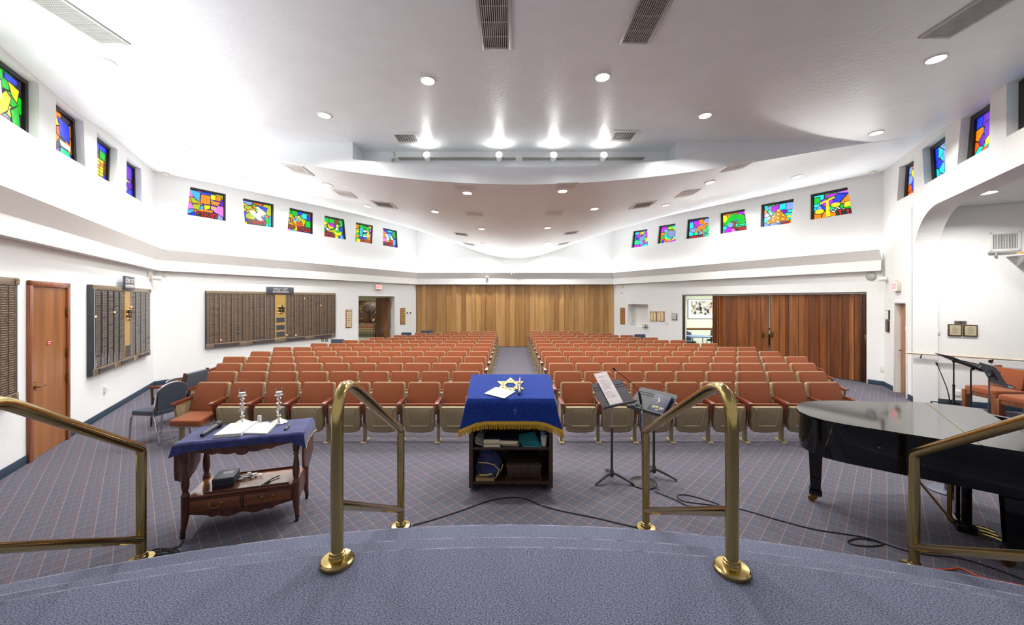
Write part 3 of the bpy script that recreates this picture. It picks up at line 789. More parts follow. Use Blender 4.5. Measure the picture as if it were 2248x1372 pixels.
def stained(w, Q, depth, pal, motif, seed, lab, letters=None, nseed=15, frame_side=None, fw=.05, fs=None):
    """Q: BL, BR, TR, TL in wall coordinates. motif: list of (colour, polygon in the unit square, v down)"""
    WN[0] += 1
    rr = random.Random(seed)
    bl, br, tr, tl = [Vector(q) for q in Q]
    def uv(u, v):                                            # v runs downward
        return (tl*(1-u)+tr*u)*(1-v)+(bl*(1-u)+br*u)*v
    W = ((tr-tl).length+(br-bl).length)/2; Hh = ((bl-tl).length+(br-tr).length)/2
    t = thing('window_%d' % WN[0], lab, 'stained glass window', w.p(0), w.rz, group='stained glass month windows' if letters else None, kind='structure')
    # black frame around the glass, at the back of the reveal
    fu, fv = fw/W, fw/Hh
    ft, fr_, fb, fl_ = fs or {id(W_LB): (1, .9, .08, .08), id(W_RB): (1, .08, .08, 1), id(W_L): (1, 1.2, .08, .08), id(W_R): (1, .08, .08, 1.5)}[id(w)]
    def band(mb, u0, v0, u1, v1, y0, y1):
        pts = [uv(u0, v0), uv(u1, v0), uv(u1, v1), uv(u0, v1)]
        mb.prism([(p.x, p.y) for p in pts], y0, y1)
    mb = MB(); a, b = depth-.035, depth+.01
    band(mb, -.01, -.01, 1.01, fv*ft, a, b); band(mb, -.01, 1-fv*fb, 1.01, 1.01, a, b)
    band(mb, -.01, fv*ft, fu*fl_, 1-fv*fb, a, b); band(mb, 1-fu*fr_, fv*ft, 1.01, 1-fv*fb, a, b)
    obj('window_frame', mb, M_BLACK, t, smooth=False)
    mb = MB(); band(mb, 0, 0, 1, 1, depth-.002, depth+.02); obj('leading', mb, M_BLACK, t, smooth=False)
    u0, u1, v0, v1 = fu*fl_, 1-fu*fr_, fv*ft, 1-fv*fb
    def g2(p): q = uv(u0+(u1-u0)*p[0], v0+(v1-v0)*p[1]); return (q.x, q.y)
    cols = sorted(set(pal)|set(c for c, _ in motif)); idx = {c: i for i, c in enumerate(cols)}
    mb = MB(); e = .02
    def poly(c, q, y, ee):
        q = [(min(1, max(0, x)), min(1, max(0, z))) for x, z in q]
        q2 = shrink(q, ee) if ee else q
        if len(q2) >= 3:
            mb.mi = idx[c]; mb.prism([g2(p) for p in q2], y, y-.003)
    seeds = []
    while len(seeds) < nseed:
        s = (rr.random(), rr.random())
        if all((s[0]-q[0])**2+(s[1]-q[1])**2 > .028 for q in seeds) or rr.random() < .03: seeds.append(s)
    for q in voro(seeds):
        if len(q) >= 3: poly(rr.choice(pal), q, depth-.002, e*.85)
    obj('glass_panes', mb, [GLM[c] for c in cols], t, smooth=False)
    if motif:
        mb = MB()
        for c, q in motif:                                   # lead came round each motif piece
            cx = sum(p[0] for p in q)/len(q); cz = sum(p[1] for p in q)/len(q)
            big = []
            for x, z in q:
                d = math.hypot(x-cx, z-cz) or 1; big.append((x+(x-cx)/d*.03, z+(z-cz)/d*.03))
            big = [(min(1, max(0, x)), min(1, max(0, z))) for x, z in big]
            mb.prism([g2(p) for p in big], depth-.003, depth-.0058)
        obj('motif_leading', mb, M_BLACK, t, smooth=False)
        mb = MB()
        for c, q in motif:
            q = [(min(1, max(0, x)), min(1, max(0, z))) for x, z in q]
            mb.mi = idx[c]; mb.prism([g2(p) for p in q], depth-.003, depth-.0075)
        obj('glass_motif', mb, [GLM[c] for c in cols], t, smooth=False)
    if letters:
        txt, lc, (x0, z0, x1, z1) = letters
        me = text_mesh(txt, 1, .0)
        vs = me.vertices; ax = min(v.co.x for v in vs); bx = max(v.co.x for v in vs); ay = min(v.co.y for v in vs); by = max(v.co.y for v in vs)
        for grow, yy, nm, mt in ((.0, depth-.012, 'lettering', GLM[lc]),):
            for v in vs:
                p = ((v.co.x-ax)/(bx-ax), 1-(v.co.y-ay)/(by-ay))
                q = g2((x0+(x1-x0)*p[0], z0+(z1-z0)*p[1])); v.co = (q[0], yy, q[1])
        me.materials.append(GLM[lc]); o = bpy.data.objects.new('lettering', me); C.objects.link(o); o.parent = t
        mb = MB(); mb.prism([g2(p) for p in ((x0-.03, z0-.03), (x1+.03, z0-.03), (x1+.03, min(1, z1+.03)), (x0-.03, min(1, z1+.03)))], depth-.007, depth-.0095); obj('lettering_ground', mb, M_BLACK, t, smooth=False)
    return t
def ring(cx, cy, r0, r1, a0, a1, n, sq=1.0):
    o = []
    for k in range(n):
        b0, b1 = R(a0+(a1-a0)*(k+.08)/n), R(a0+(a1-a0)*(k+.92)/n)
        o.append([(cx+r*math.cos(a), cy+r*math.sin(a)*sq) for r, a in ((r0, b0), (r1, b0), (r1, b1), (r0, b1))])
    return o
def rect(x0, y0, x1, y1): return [(x0, y0), (x1, y0), (x1, y1), (x0, y1)]
def disc(cx, cy, r, n=10, sx=1): return [(cx+r*sx*math.cos(2*math.pi*k/n), cy+r*math.sin(2*math.pi*k/n)) for k in range(n)]
# left angled wall, six windows
m1 = [('s', [(.0, .02), (.3, .06), (.3, .42), (.16, .3)]), ('o', rect(.34, .12, .6, .46)), ('y', rect(.62, .06, .76, .24)), ('o', [(.78, .08), (.95, .1), (.9, .26), (.78, .24)]),
      ('o', [(.62, .3), (.9, .3), (.84, .45), (.66, .44)]), ('e', [(.04, .3), (.16, .32), (.26, .5), (.12, .5)]), ('e', rect(.14, .54, .32, .72)), ('s', rect(.34, .56, .42, .72)), ('y', [(.44, .52), (.62, .5), (.6, .62), (.46, .7)]),
      ('x', [(.64, .5), (.8, .52), (.76, .68), (.64, .64)]), ('o', [(.12, .8), (.4, .7), (.7, .68), (.66, .8), (.3, .82)]), ('p', [(.82, .4), (1, .22), (1, .42)]), ('k', [(.84, .46), (1, .46), (1, .86), (.72, .7)]), ('k', [(0, .52), (.08, .52), (.16, .7), (0, .78)])]
stained(W_LB, QLB[0], .05, 'bsepkolg', m1, 3, 'stained glass window with a ram horn, nearest the left corner on the angled wall', ('ירשת'[::-1] if 0 else 'תשרי'[::-1], 'r', (.26, .8, .8, .99)))
m2 = [('w', [(.42, .2), (.52, .16), (.8, .42), (.72, .52)]), ('w', [(.18, .42), (.28, .36), (.68, .7), (.58, .82)]), ('y', [(.44, .34), (.5, .32), (.7, .5), (.62, .58)]), ('o', [(.3, .14), (.42, .16), (.4, .3)]), ('o', [(.12, .38), (.2, .32), (.22, .5)]),
      ('o', [(.76, .52), (.88, .5), (.84, .64)]), ('u', [(.6, .74), (.72, .68), (.7, .86)]), ('g', [(.74, .62), (.94, .6), (.92, .98)]), ('b', [(.52, .1), (.84, .16), (.8, .36)]), ('e', [(.08, .54), (.4, .66), (.36, .76), (.08, .74)]), ('e', rect(.06, .2, .3, .34))]
stained(W_LB, QLB[1], .05, 'bscgeyul', m2, 5, 'stained glass window with a white torah scroll', ('חשון'[::-1], 'r', (.12, .79, .74, .98)))
m3 = [('u', [(.04+.0*k, .0), (0, 0), (0, 0)]) for k in range(0)]
for k in range(4):
    x = .06+.085*k; y = .62-.07*k
    m3 += [('o' if k % 2 else 'y', [(x, y-.02), (.36, y+.1), (.36, y+.15), (x, y+.04)]), ('u', [(.36, y+.1), (.7-.085*k, y-.03), (.7-.085*k, y+.03), (.36, y+.16)]), ('o', rect(x-.02, y-.18, x+.03, y-.04)), ('y', rect(.68-.085*k, y-.19, .72-.085*k, y-.05))]
m3 += [('n', rect(.05, .66, .34, .9)), ('c', rect(.6, .06, .8, .3)), ('b', [(.84, .3), (.92, .04), (.98, .36)]), ('e', [(.58, .32), (.76, .36), (.66, .72)]), ('g', rect(.76, .4, .98, .7)), ('y', [(.3, .94), (.38, .74), (.42, .94)])]
stained(W_LB, QLB[2], .05, 'nkbgcoe', m3, 9, 'stained glass window with a seven branched menorah', ('כסלו'[::-1], 'r', (.44, .74, .98, .94)))
m4 = [(('y', 'w', 'e')[k % 3], q) for k, q in enumerate(ring(.38, .36, .26, .36, -20, 210 , 7))] + [('y', [(.42, .62), (.52, .6), (.66, .72), (.8, .7), (.84, .6), (.9, .66), (.82, .82), (.6, .86)]), ('v', [(.28, .26), (.46, .24), (.52, .4), (.3, .4)]), ('r', [(.36, .3), (.44, .26), (.44, .38)]), ('p', [(.52, .3), (.62, .3), (.6, .46), (.5, .42)]), ('n', [(.18, .62), (.38, .58), (.4, .74), (.14, .76)]), ('s', [(.78, .98), (.88, .72), (.98, .98)]), ('b', rect(.84, .4, .94, .62)), ('l', [(.86, .34), (.9, .14), (.94, .34)]), ('y', [(.58, .86), (.72, .9), (.68, .99), (.54, .99)])]
stained(W_LB, QLB[3], .05, 'dgbny', m4, 12, 'stained glass window with a yellow oil lamp', ('טבת'[::-1], 'r', (.03, .8, .5, .99)))
m5 = [(('e', 'y', 'g')[k % 3], [(.08+.1*(k//4), .3+.11*(k % 4)), (.24, .24+.11*(k % 4)), (.24, .32+.11*(k % 4)), (.1, .4+.11*(k % 4))]) for k in range(4)]
m5 += [(('c', 's')[k % 2], [(.28, .2+.1*k), (.46, .16+.1*k), (.48, .24+.1*k), (.3, .28+.1*k)]) for k in range(5)] + [(('w', 'd', 'm')[k % 3], [(.5, .3+.1*k), (.7, .28+.1*k), (.72, .36+.1*k), (.52, .38+.1*k)]) for k in range(4)]
m5 += [('o', [(0, .02), (.24, .04), (.2, .2), (0, .26)]), ('g', [(.5, .06), (.9, .1), (.86, .3), (.66, .2)]), ('y', [(.7, .24), (.88, .34), (.84, .44)]), ('b', rect(.32, .7, .48, .84)), ('o', [(.1, .56), (.24, .62), (.26, .76), (.06, .72)]), ('k', [(.92, .3), (.97, .1), (.99, .3)]), ('k', rect(.92, .4, .98, .66)), ('c', rect(.64, .76, .74, .84)), ('y', rect(.12, .84, .34, .99))]
stained(W_LB, QLB[4], .05, 'obgyd', m5, 15, 'stained glass window with blue and green palm leaves', ('שבט'[::-1], 'u', (.36, .82, .9, .99)))
m6 = [('w', [(.2, .26), (.36, .22), (.52, .56), (.36, .62)]), ('s', disc(.5, .34, .15)), ('w', [(.54, .3), (.64, .28), (.8, .52), (.68, .58)]), ('o', [(.02, .1), (.3, .14), (.16, .28)]), ('y', [(.26, .56), (.44, .62), (.42, .72), (.3, .68)]), ('r', rect(.56, .58, .76, .78)), ('s', [(.78, .52), (.98, .52), (.96, .8), (.76, .94)]), ('b', [(.78, .94), (.98, .82), (.98, .99)]), ('g', [(.66, .2), (.94, .14), (.92, .3)])]
stained(W_LB, QLB[5], .05, 'bcgdok', m6, 18, 'stained glass window with white tablets, closest to the back wall at left', ('אדר'[::-1], 'r', (.06, .76, .72, .96)), nseed=13)
# right angled wall, six windows (from the back wall toward the right corner)
w1 = [('a', [(.36, .3), (.5, .36), (.62, .28), (.7, .44), (.56, .6), (.62, .9), (.5, .84), (.34, .5)]), ('l', [(.62, .28), (.78, .2), (.74, .42)]), ('c', [(.3, .56), (.46, .66), (.56, .9), (.36, .74)]), ('y', [(.78, .5), (.96, .42), (.9, .66), (.74, .72)]), ('v', [(.16, .14), (.36, .12), (.32, .36), (.18, .34)]), ('y', [(.4, .06), (.66, .04), (.56, .2)])]
stained(W_RB, QRB[0], .10, 'cvmogb', w1, 21, 'stained glass window with a grey blue wolf, closest to the back wall at right', None, frame_side=1)
w2 = [('y', q) for q in ring(.64, .5, .34, .42, -120, 160, 7)] + [('a', [(.44, .32), (.62, .3), (.88, .36), (.86, .6), (.66, .74), (.5, .62)]), ('l', [(.2, .2), (.4, .16), (.46, .32), (.26, .36)]), ('o', [(.06, .34), (.3, .4), (.2, .52), (.05, .48)]), ('g', [(.05, .58), (.26, .56), (.28, .72), (.05, .72)]), ('r', rect(.08, .76, .3, .8)), ('r', rect(.36, .82, .64, .86)), ('u', rect(.38, .86, .44, .98)), ('b', rect(.12, .8, .26, .98)), ('u', rect(.56, .86, .62, .98)), ('c', [(.64, .06), (.96, .02), (.9, .16)])]
stained(W_RB, QRB[1], .10, 'cvmogl', w2, 22, 'stained glass window with a grey donkey in a yellow ring')
w3 = [('o', [(.38, .42), (.5, .36), (.72, .38), (.84, .28), (.8, .46), (.74, .56), (.5, .54)]), ('o', [(.4, .46), (.48, .54), (.36, .72), (.3, .7)]), ('o', [(.68, .54), (.76, .54), (.7, .8), (.64, .8)]), ('o', [(.52, .52), (.58, .54), (.54, .7), (.5, .7)]), ('o', [(.66, .36), (.7, .12), (.78, .14), (.76, .34)]), ('o', [(.78, .28), (.98, .26), (.98, .34), (.84, .36)]), ('l', disc(.84, .12, .14)), ('v', [(.2, .08), (.46, .06), (.5, .36), (.3, .36)]), ('c', [(.02, .12), (.18, .1), (.22, .42), (.02, .44)]), ('l', [(.02, .48), (.34, .46), (.3, .66), (.14, .66)]), ('m', disc(.36, .76, .1))]
stained(W_RB, QRB[2], .10, 'cvmobgl', w3, 23, 'stained glass window with an orange deer', ('נפתלי'[::-1], 'r', (.04, .86, .66, .99)))
w4 = [('g', disc(.4, .24, .19, 9, 1.2)), ('g', disc(.66, .3, .2, 9, 1.3)), ('g', disc(.2, .48, .15, 9)), ('g', disc(.76, .5, .12, 9, 1.5)), ('n', [(.4, .44), (.62, .42), (.6, .54), (.52, .66), (.66, .98), (.54, .98), (.4, .7)]), ('l', disc(.33, .6, .13, 9)), ('b', [(.44, .38), (.64, .36), (.66, .46), (.46, .46)]), ('y', [(.02, .06), (.16, .06), (.22, .3), (.1, .44), (.02, .4)]), ('v', [(.06, .98), (.2, .7), (.4, .78), (.28, .98)]), ('v', [(.62, .03), (.9, .03), (.76, .18)]), ('o', [(.2, .08), (.36, .06), (.24, .22)])]
stained(W_RB, QRB[3], .10, 'cvmolk', w4, 24, 'stained glass window with a round green tree', ('אשר'[::-1], 'r', (.56, .8, .98, .97)))
w5 = [('o' if (i+j) % 3 else 'y', [(.5-.055*i+.11*j-.05, .28+.085*i), (.5-.055*i+.11*j+.045, .28+.085*i), (.5-.055*i+.11*j+.045, .28+.085*i+.07), (.5-.055*i+.11*j-.05, .28+.085*i+.07)]) for i in range(7) for j in range(i+1)]
w5 += [('l', [(.5, .72), (.56, .9), (.44, .9)]), ('c', rect(.52, .04, .72, .3)), ('l', rect(.74, .04, .98, .34)), ('r', [(.16, .8), (.26, .62), (.32, .74)]), ('l', [(.1, .1), (.26, .06), (.26, .26)]), ('v', [(.28, .1), (.5, .04), (.46, .3), (.28, .36)]), ('o', [(.02, .12), (.12, .3), (.02, .38)]), ('y', [(.82, .56), (.98, .7), (.78, .7)])]
stained(W_RB, QRB[4], .10, 'cvmopgl', w5, 25, 'stained glass window with a stepped orange pyramid of tents', ('גד'[::-1], 'r', (.62, .86, .88, .99)), nseed=18)
w6 = [('y', [(.36, .26), (.42, .26), (.44, .96), (.32, .96)]), ('y', [(.18, .34), (.6, .18), (.6, .24), (.18, .4)]), ('y', disc(.16, .7, .1, 8, 1.3)), ('y', disc(.6, .52, .1, 8, 1.3)), ('b', [(.58, .26), (.68, .46), (.52, .46)]), ('l', [(.16, .42), (.24, .62), (.08, .62)]), ('g', rect(.02, .1, .18, .34)), ('y', [(.84, .48), (.99, .48), (.99, .68), (.8, .68)]), ('v', [(.32, .12), (.5, .03), (.7, .1), (.44, .18)]), ('k', [(.66, .04), (.98, .02), (.96, .1)])]
w6 += [('w', disc(.48+.034*k, .72+.07*math.sin(k*1.0), .026, 6)) for k in range(10)]
stained(W_RB, QRB[5], .10, 'cvmogbl', w6, 26, 'large stained glass window with yellow scales and a snake, by the right corner', ('דן'[::-1], 'r', (.64, .78, .94, .98)))
# left wall, four windows (from the door toward the corner)
l1 = [('w', [(.48, .3), (.56, .2), (.64, .24), (.66, .56), (.5, .66)]), ('y', [(.62, .52), (.72, .36), (.8, .44), (.74, .7), (.62, .86)]), ('y', [(.76, .16), (.94, .2), (.9, .44), (.82, .36)]), ('g', [(.8, .66), (.92, .5), (.96, .92), (.84, .9)]), ('b', rect(.7, .04, .9, .14)), ('r', rect(.5, .84, .74, .96)), ('s', [(.72, .92), (.84, .9), (.98, .99)])]
stained(W_L, QL[0], .13, 'bsyzgn', l1, 31, 'stained glass window with the two pale tablets above the wooden door')
l2 = [(('o', 'y', 'u')[k % 3], q) for k, q in enumerate(ring(.2, .42, .26, .36, -95, 95, 5))] + [('c', [(.02, .3), (.2, .26), (.22, .58), (.02, .62)]), ('b', [(.5, .12), (.92, .18), (.92, .56), (.6, .5)]), ('k', [(.1, .04), (.36, .06), (.46, .24), (.2, .1)]), ('w', [(.54, .6), (.94, .62), (.94, .74), (.6, .72)]), ('m', [(.6, .76), (.9, .78), (.92, .9), (.56, .88)])]
l2 += [('r', rect(.02+.23*k, .88+.004*k, .2+.23*k, .985)) for k in range(4)]
stained(W_L, QL[1], .13, 'bspoz', l2, 33, 'stained glass window with a yellow and white halo between the door and the pillar memorial board')
l3 = [('y' if (i+j) % 4 else 'o', rect(.06+.2*j, .42+.09*i, .23+.2*j, .49+.09*i)) for i in range(6) for j in range(4)] + [('b', [(.04, .08), (.56, .12), (.5, .34), (.04, .32)]), ('g', rect(.64, .18, .92, .38)), ('w', rect(.04, .38, .4, .46))]
stained(W_L, QL[2], .13, 'bogn', l3, 34, 'stained glass window with a golden brick wall under a blue sky')
l4 = [('w', [(.06, .44), (.4, .56), (.6, .78), (.3, .74)]), ('y', [(.2, .42), (.8, .5), (.4, .56)]), ('b', rect(.06, .84, .9, .98)), ('r', rect(.04, .76, .4, .9)), ('p', rect(.06, .06, .92, .4))]
stained(W_L, QL[3], .13, 'pbz', l4, 36, 'narrow-looking dark stained glass window with a white bird, nearest the left corner')
# right wall, four windows (from the corner toward the camera)
r1 = [('y', [(.55, .25), (.75, .2), (.8, .6), (.6, .62)]), ('u', rect(.5, .6, .7, .8)), ('g', rect(.5, .78, .95, .95)), ('l', [(.76, .1), (.98, .1), (.96, .5), (.8, .5)])]
stained(W_R, QR[0], .14, 'yuglb', r1, 41, 'narrow-looking stained glass window nearest the right corner, above the ajar door', fw=.07)
r2 = [('g', [(.4, .06), (.98, .04), (.98, .28)]), ('l', [(.4, .2), (.96, .36), (.96, .56), (.44, .62)]), ('l', [(.46, .66), (.96, .6), (.96, .84), (.48, .86)]), ('c', rect(.4, .88, .98, .99))]
stained(W_R, QR[1], .14, 'blc', r2, 42, 'mostly blue stained glass window on the wall over the arch', fw=.07)
r3 = [('p', [(.36, .24), (.54, .22), (.54, .6), (.36, .66)]), ('y', [(.4, .66), (.6, .54), (.58, .74), (.42, .82)]), ('u', disc(.82, .44, .13)), ('g', [(.5, .78), (.7, .6), (.68, .86)]), ('b', [(.7, .56), (.86, .6), (.84, .8), (.7, .78)]), ('y', [(.62, .26), (.96, .2), (.9, .3)]), ('w', disc(.66, .42, .06)), ('u', [(.3, .84), (.46, .76), (.5, .96), (.3, .98)])]
stained(W_R, QR[2], .14, 'bpuogc', r3, 43, 'stained glass window with an orange and purple figure over the arch', fw=.08)
stained(W_R, QR[3], .14, 'bpuogc', [], 44, 'stained glass window over the arch, cut by the edge of the photo', fw=.08)
# ------------------------------------------------------------ auditorium seats
PIT = .533; ROW = .873; Y1 = 5.73; SEATH = .804
TILT = R(17)
def backM(y=0, z=0):          # frame of the tilted back: origin at its top edge, local z up the back
    return Matrix.Translation((0, y, SEATH+z)) @ Matrix.Rotation(-TILT, 4, 'X')
def seat_meshes():
    out = {}
    # shell: beige moulded back, wider at the bottom
    def outline(w0, w1, h, r, dz=0):
        pts = []
        for (sx, z, a0, w) in ((1, -r+dz, 0, w1), (-1, -r+dz, 90, w1), (-1, -h+r, 180, w0), (1, -h+r, 270, w0)):
            for k in range(5):
                a = R(a0+22.5*k); pts.append((sx*(w/2-r)+r*math.cos(a), z+r*math.sin(a)))
        return pts
    mb = MB(); mb.prism(outline(.505, .482, .47, .035), -.018, .03, backM(), bev=.008); out['back_shell'] = (mb.mesh('back_shell'), M_BEIGE)
    mb = MB(); mb.prism(outline(.475, .456, .455, .03, -.013), -.058, -.012, backM(), bev=.018); out['backrest'] = (mb.mesh('backrest'), M_ORANGE)
    # folded seat: front edge up, beige pan facing the platform
    PM = Matrix.Translation((0, -.335, .35)) @ Matrix.Rotation(R(6), 4, 'X')
    pan = [(-.222, .16), (-.205, .178), (.205, .178), (.222, .16), (.228, -.02), (.205, -.165), (.17, -.19), (.06, -.205), (-.06, -.205), (-.17, -.19), (-.205, -.165), (-.228, -.02)]
    mb = MB(); mb.prism(pan, -.03, .02, PM, bev=.014)
    # raised trapezoid rib on the pan
    for (a, b) in (((-.17, .16), (-.13, -.10)), ((.17, .16), (.13, -.10)), ((-.13, -.10), (.13, -.10))):
        mb.tube([(a[0], -.030, a[1]), (b[0], -.030, b[1])], .011, 6, PM)
    mb.prism([(-.15, -.145), (.15, -.145), (.14, -.165), (-.14, -.165)], -.034, -.02, PM)
    out['seat_pan'] = (mb.mesh('seat_pan'), M_BEIGE)
    cu = outline(.435, .445, .36, .04); cu = [(x, z+.205) for x, z in cu]
    mb = MB(); mb.prism(cu, .085, .02, PM, bev=.03); out['seat_cushion'] = (mb.mesh('seat_cushion'), M_ORANGE)
    # lowered seat
    LM = Matrix.Translation((0, -.34, .335)) @ Matrix.Rotation(R(-84), 4, 'X')
    pan2 = [(x, z) for x, z in pan]
    mb = MB(); mb.prism([(x, -z) for x, z in pan], .035, .0, LM @ Matrix.Rotation(0, 4, 'X'), bev=.012); out['seat_pan_low'] = (mb.mesh('seat_pan'), M_BEIGE)
    mb = MB(); mb.prism([(x*1.0, -z) for x, z in cu], -.075, -.0, LM, bev=.03); out['seat_cushion_low'] = (mb.mesh('seat_cushion'), M_ORANGE)
    # standard: post, foot plate, hinge bracket (shared between neighbours, stands at the seat's own side)
    mb = MB()
    mb.span((-.02, -.30, .01), (.02, -.235, .53), .006)
    mb.prism([(-.018, 0), (.018, 0), (.018, .2), (-.018, .2)], 0, .04, Matrix.Translation((0, -.235, .32)))
    mb.prism([(-.034, -.11), (.034, -.11), (.034, .11), (-.034, .11)], -.006, .006, Matrix.Translation((0, -.27, .008)) @ Matrix.Rotation(R(90), 4, 'X'))
    mb.sph((0, -.345, .016), .009, 8); mb.sph((0, -.2, .016), .009, 8)
    mb.tube([(-.045, -.29, .25), (-.02, -.30, .225), (.02, -.30, .225), (.045, -.29, .25)], .011, 6)
    mb.sph((0, -.305, .235), .02, 8)
    out['support_leg'] = (mb.mesh('support_leg'), M_BEIGE)
    # wooden arm: top plus its side board
    mb = MB()
    prof = [(-.43, .563), (-.425, .585), (-.40, .593), (-.13, .613), (-.11, .606), (-.11, .580), (-.40, .555)]
    mb.raw([], [])
    Mr = Matrix.Rotation(R(90), 4, 'Z')
    mb.prism([(p[0], p[1]) for p in prof], -.029, .029, Mr)
    mb.prism([(-.40, .565), (-.14, .585), (-.17, .30), (-.31, .27)], -.010, .010, Mr)
    out['armrest'] = (mb.mesh('armrest'), M_MAROON)
    # aisle side panel
    mb = MB(); mb.prism([(-.39, .56), (-.12, .58), (-.10, .22), (-.34, .22)], -.018, .018, Mr); out['end_panel'] = (mb.mesh('end_panel'), M_BEIGE)
    for k, (me, m) in out.items(): me.materials.append(m)
    return out
SM = seat_meshes()
def seat(x, y, side, last, first, lab, grp, low=False):
    """side: +1 block to the right of the aisle, -1 to the left; the aisle-side standard belongs to each seat"""
    t = thing('auditorium_seat', lab, 'folding seat', (x, y, 0), group=grp)
    def part(n, key, dx=0):
        o = bpy.data.objects.new(n, SM[key][0]); C.objects.link(o); o.parent = t; o.location = (dx, 0, 0)
    part('back_shell', 'back_shell'); part('backrest', 'backrest')
    part('seat_pan', 'seat_pan_low' if low else 'seat_pan'); part('seat_cushion', 'seat_cushion_low' if low else 'seat_cushion')
    a = -side*PIT/2
    part('support_leg', 'support_leg', a); part('armrest', 'armrest', a)
    if first: part('end_panel', 'end_panel', a)
    if last: part('support_leg', 'support_leg', -a); part('armrest', 'armrest', -a); part('end_panel', 'end_panel', -a)
ORD = ['first', 'second', 'third', 'fourth', 'fifth', 'sixth', 'seventh', 'eighth', 'ninth', 'tenth', 'eleventh', 'twelfth']
COUNTS = [8, 9, 10, 11, 11, 11, 10, 9, 8, 7, 6, 4]
XRB, XLB = .765+.235, -.545-.235          # centres of the aisle seats
for side, x0, blk in ((-1, XLB, 'behind the cart'), (1, XRB, 'behind the piano')):
    for r, n in enumerate(COUNTS):
        for k in range(n):
            low = (side == -1 and r == 0 and k == 7)
            rowt = 'front row' if r == 0 else ('back row' if r == 11 else ORD[r]+' row')
            st = 'lowered' if low else 'folded'
            pos = 'at the aisle' if k == 0 else ('farthest from the aisle' if k == n-1 else ORD[k]+' from the aisle')
            lab = '%s rust orange seat %s, %s, block %s' % (st, pos, rowt, blk)
            seat(x0+side*k*PIT, Y1+ROW*r, side, k == n-1, k == 0, lab, 'rust orange folding seats in the block '+blk, low)

# ------------------------------------------------------------ loose navy chairs
def stack_chair(lab, loc, rz, grp=None, name='stacking_chair'):
    """local: sitter faces -y"""
    t = thing(name, lab, 'chair', loc, rz, group=grp)
    mb = MB()
    mb.prism(rrect(.44, .43, .06, 5), -.03, .03, Matrix.Translation((0, -.02, .445)) @ Matrix.Rotation(R(-90), 4, 'X'), bev=.02); obj('seat', mb, M_NAVY, t)
    BM = Matrix.Translation((0, .20, .66)) @ Matrix.Rotation(R(-10), 4, 'X')
    half_ = [(.18, -.19)]+[(.205*math.cos(R(a)), .04+.145*math.sin(R(a))) for a in range(0, 181, 12)]+[(-.18, -.19)]
    mb = MB(); mb.prism(half_, -.03, .02, BM, bev=.015); obj('backrest', mb, M_NAVY, t)
    mb = MB(); hoop = [(.215, .16, .30), (.215, .165, .47)]+[tuple(BM @ Vector((.215*math.cos(R(a)), .0, .04+.155*math.sin(R(a))))) for a in range(0, 181, 12)]+[(-.215, .165, .47), (-.215, .16, .30)]
    mb.tube(hoop, .0115, 8); obj('back_frame', mb, M_CHROME, t)
    mb = MB(); mb.tube([(.07*math.cos(R(a)), .198-.012, .845+.035*math.sin(R(a))) for a in range(0, 181, 30)], .008, 6); obj('hand_grip', mb, M_CHROME, t)
    mb = MB(); mb.tube([(-.2, -.2, .405), (.2, -.2, .405)], .011, 8); mb.tube([(-.2, .16, .405), (.2, .16, .405)], .011, 8)
    for s in (-1, 1): mb.tube([(s*.205, -.21, .41), (s*.205, .18, .41)], .011, 8)
    obj('seat_frame', mb, M_CHROME, t)
    for s in (-1, 1):
        mb = MB(); mb.tube([(s*.20, -.20, .41), (s*.21, -.22, .36), (s*.215, -.25, .01)], .0115, 8); mb.cyl((s*.215, -.251, 0), (s*.215, -.251, .03), .014); obj('leg', mb, M_CHROME, t)
        mb = MB(); mb.tube([(s*.215, .16, .41), (s*.215, .19, .34), (s*.22, .27, .01)], .0115, 8); mb.cyl((s*.22, .271, 0), (s*.22, .271, .03), .014); obj('leg', mb, M_CHROME, t)
    return t
def arm_chair(lab, loc, rz, grp=None):
    t = thing('armchair', lab, 'chair', loc, rz, group=grp)
    mb = MB(); mb.prism(rrect(.5, .46, .05, 4), -.035, .04, Matrix.Translation((0, -.02, .43)) @ Matrix.Rotation(R(-90), 4, 'X'), bev=.02); obj('seat', mb, M_NAVY, t)
    BM = Matrix.Translation((0, .235, .655)) @ Matrix.Rotation(R(-12), 4, 'X')
    mb = MB(); mb.prism(rrect(.5, .36, .02, 3), -.03, .03, BM, bev=.012); obj('backrest', mb, M_NAVY, t)
    mb = MB()
    for s in (-1, 1): mb.prism(rrect(.02, .40, .005, 2, s*.262, -.0), -.022, .022, BM)
    obj('back_frame', mb, M_CHERRY, t)
    for s in (-1, 1):
        mb = MB(); mb.tube([(s*.275, .24, .645), (s*.28, 0, .64), (s*.28, -.24, .632)], [.022, .024, .026], 8); obj('armrest', mb, M_MAROON, t)
        mb = MB(); mb.tube([(s*.275, -.22, .63), (s*.275, -.21, .4), (s*.27, -.23, 0)], [.018, .018, .014], 8); obj('leg', mb, M_DARKW, t)
        mb = MB(); mb.tube([(s*.265, .22, .64), (s*.265, .2, .4), (s*.265, .27, 0)], [.018, .018, .014], 8); obj('leg', mb, M_DARKW, t)
    mb = MB()
    for y in (-.2, .18): mb.span((-.265, y-.012, .36), (.265, y+.012, .4))
    obj('seat_rail', mb, M_DARKW, t)
    return t
stack_chair('navy padded chair with a round chrome back standing alone in the left aisle', (-5.18, 5.55, 0), R(-98))
arm_chair('navy armchair with wooden arms behind the round backed chrome chair', (-5.64, 6.40, 0), R(-84))
G = 'navy chairs at the ends of the back rows'
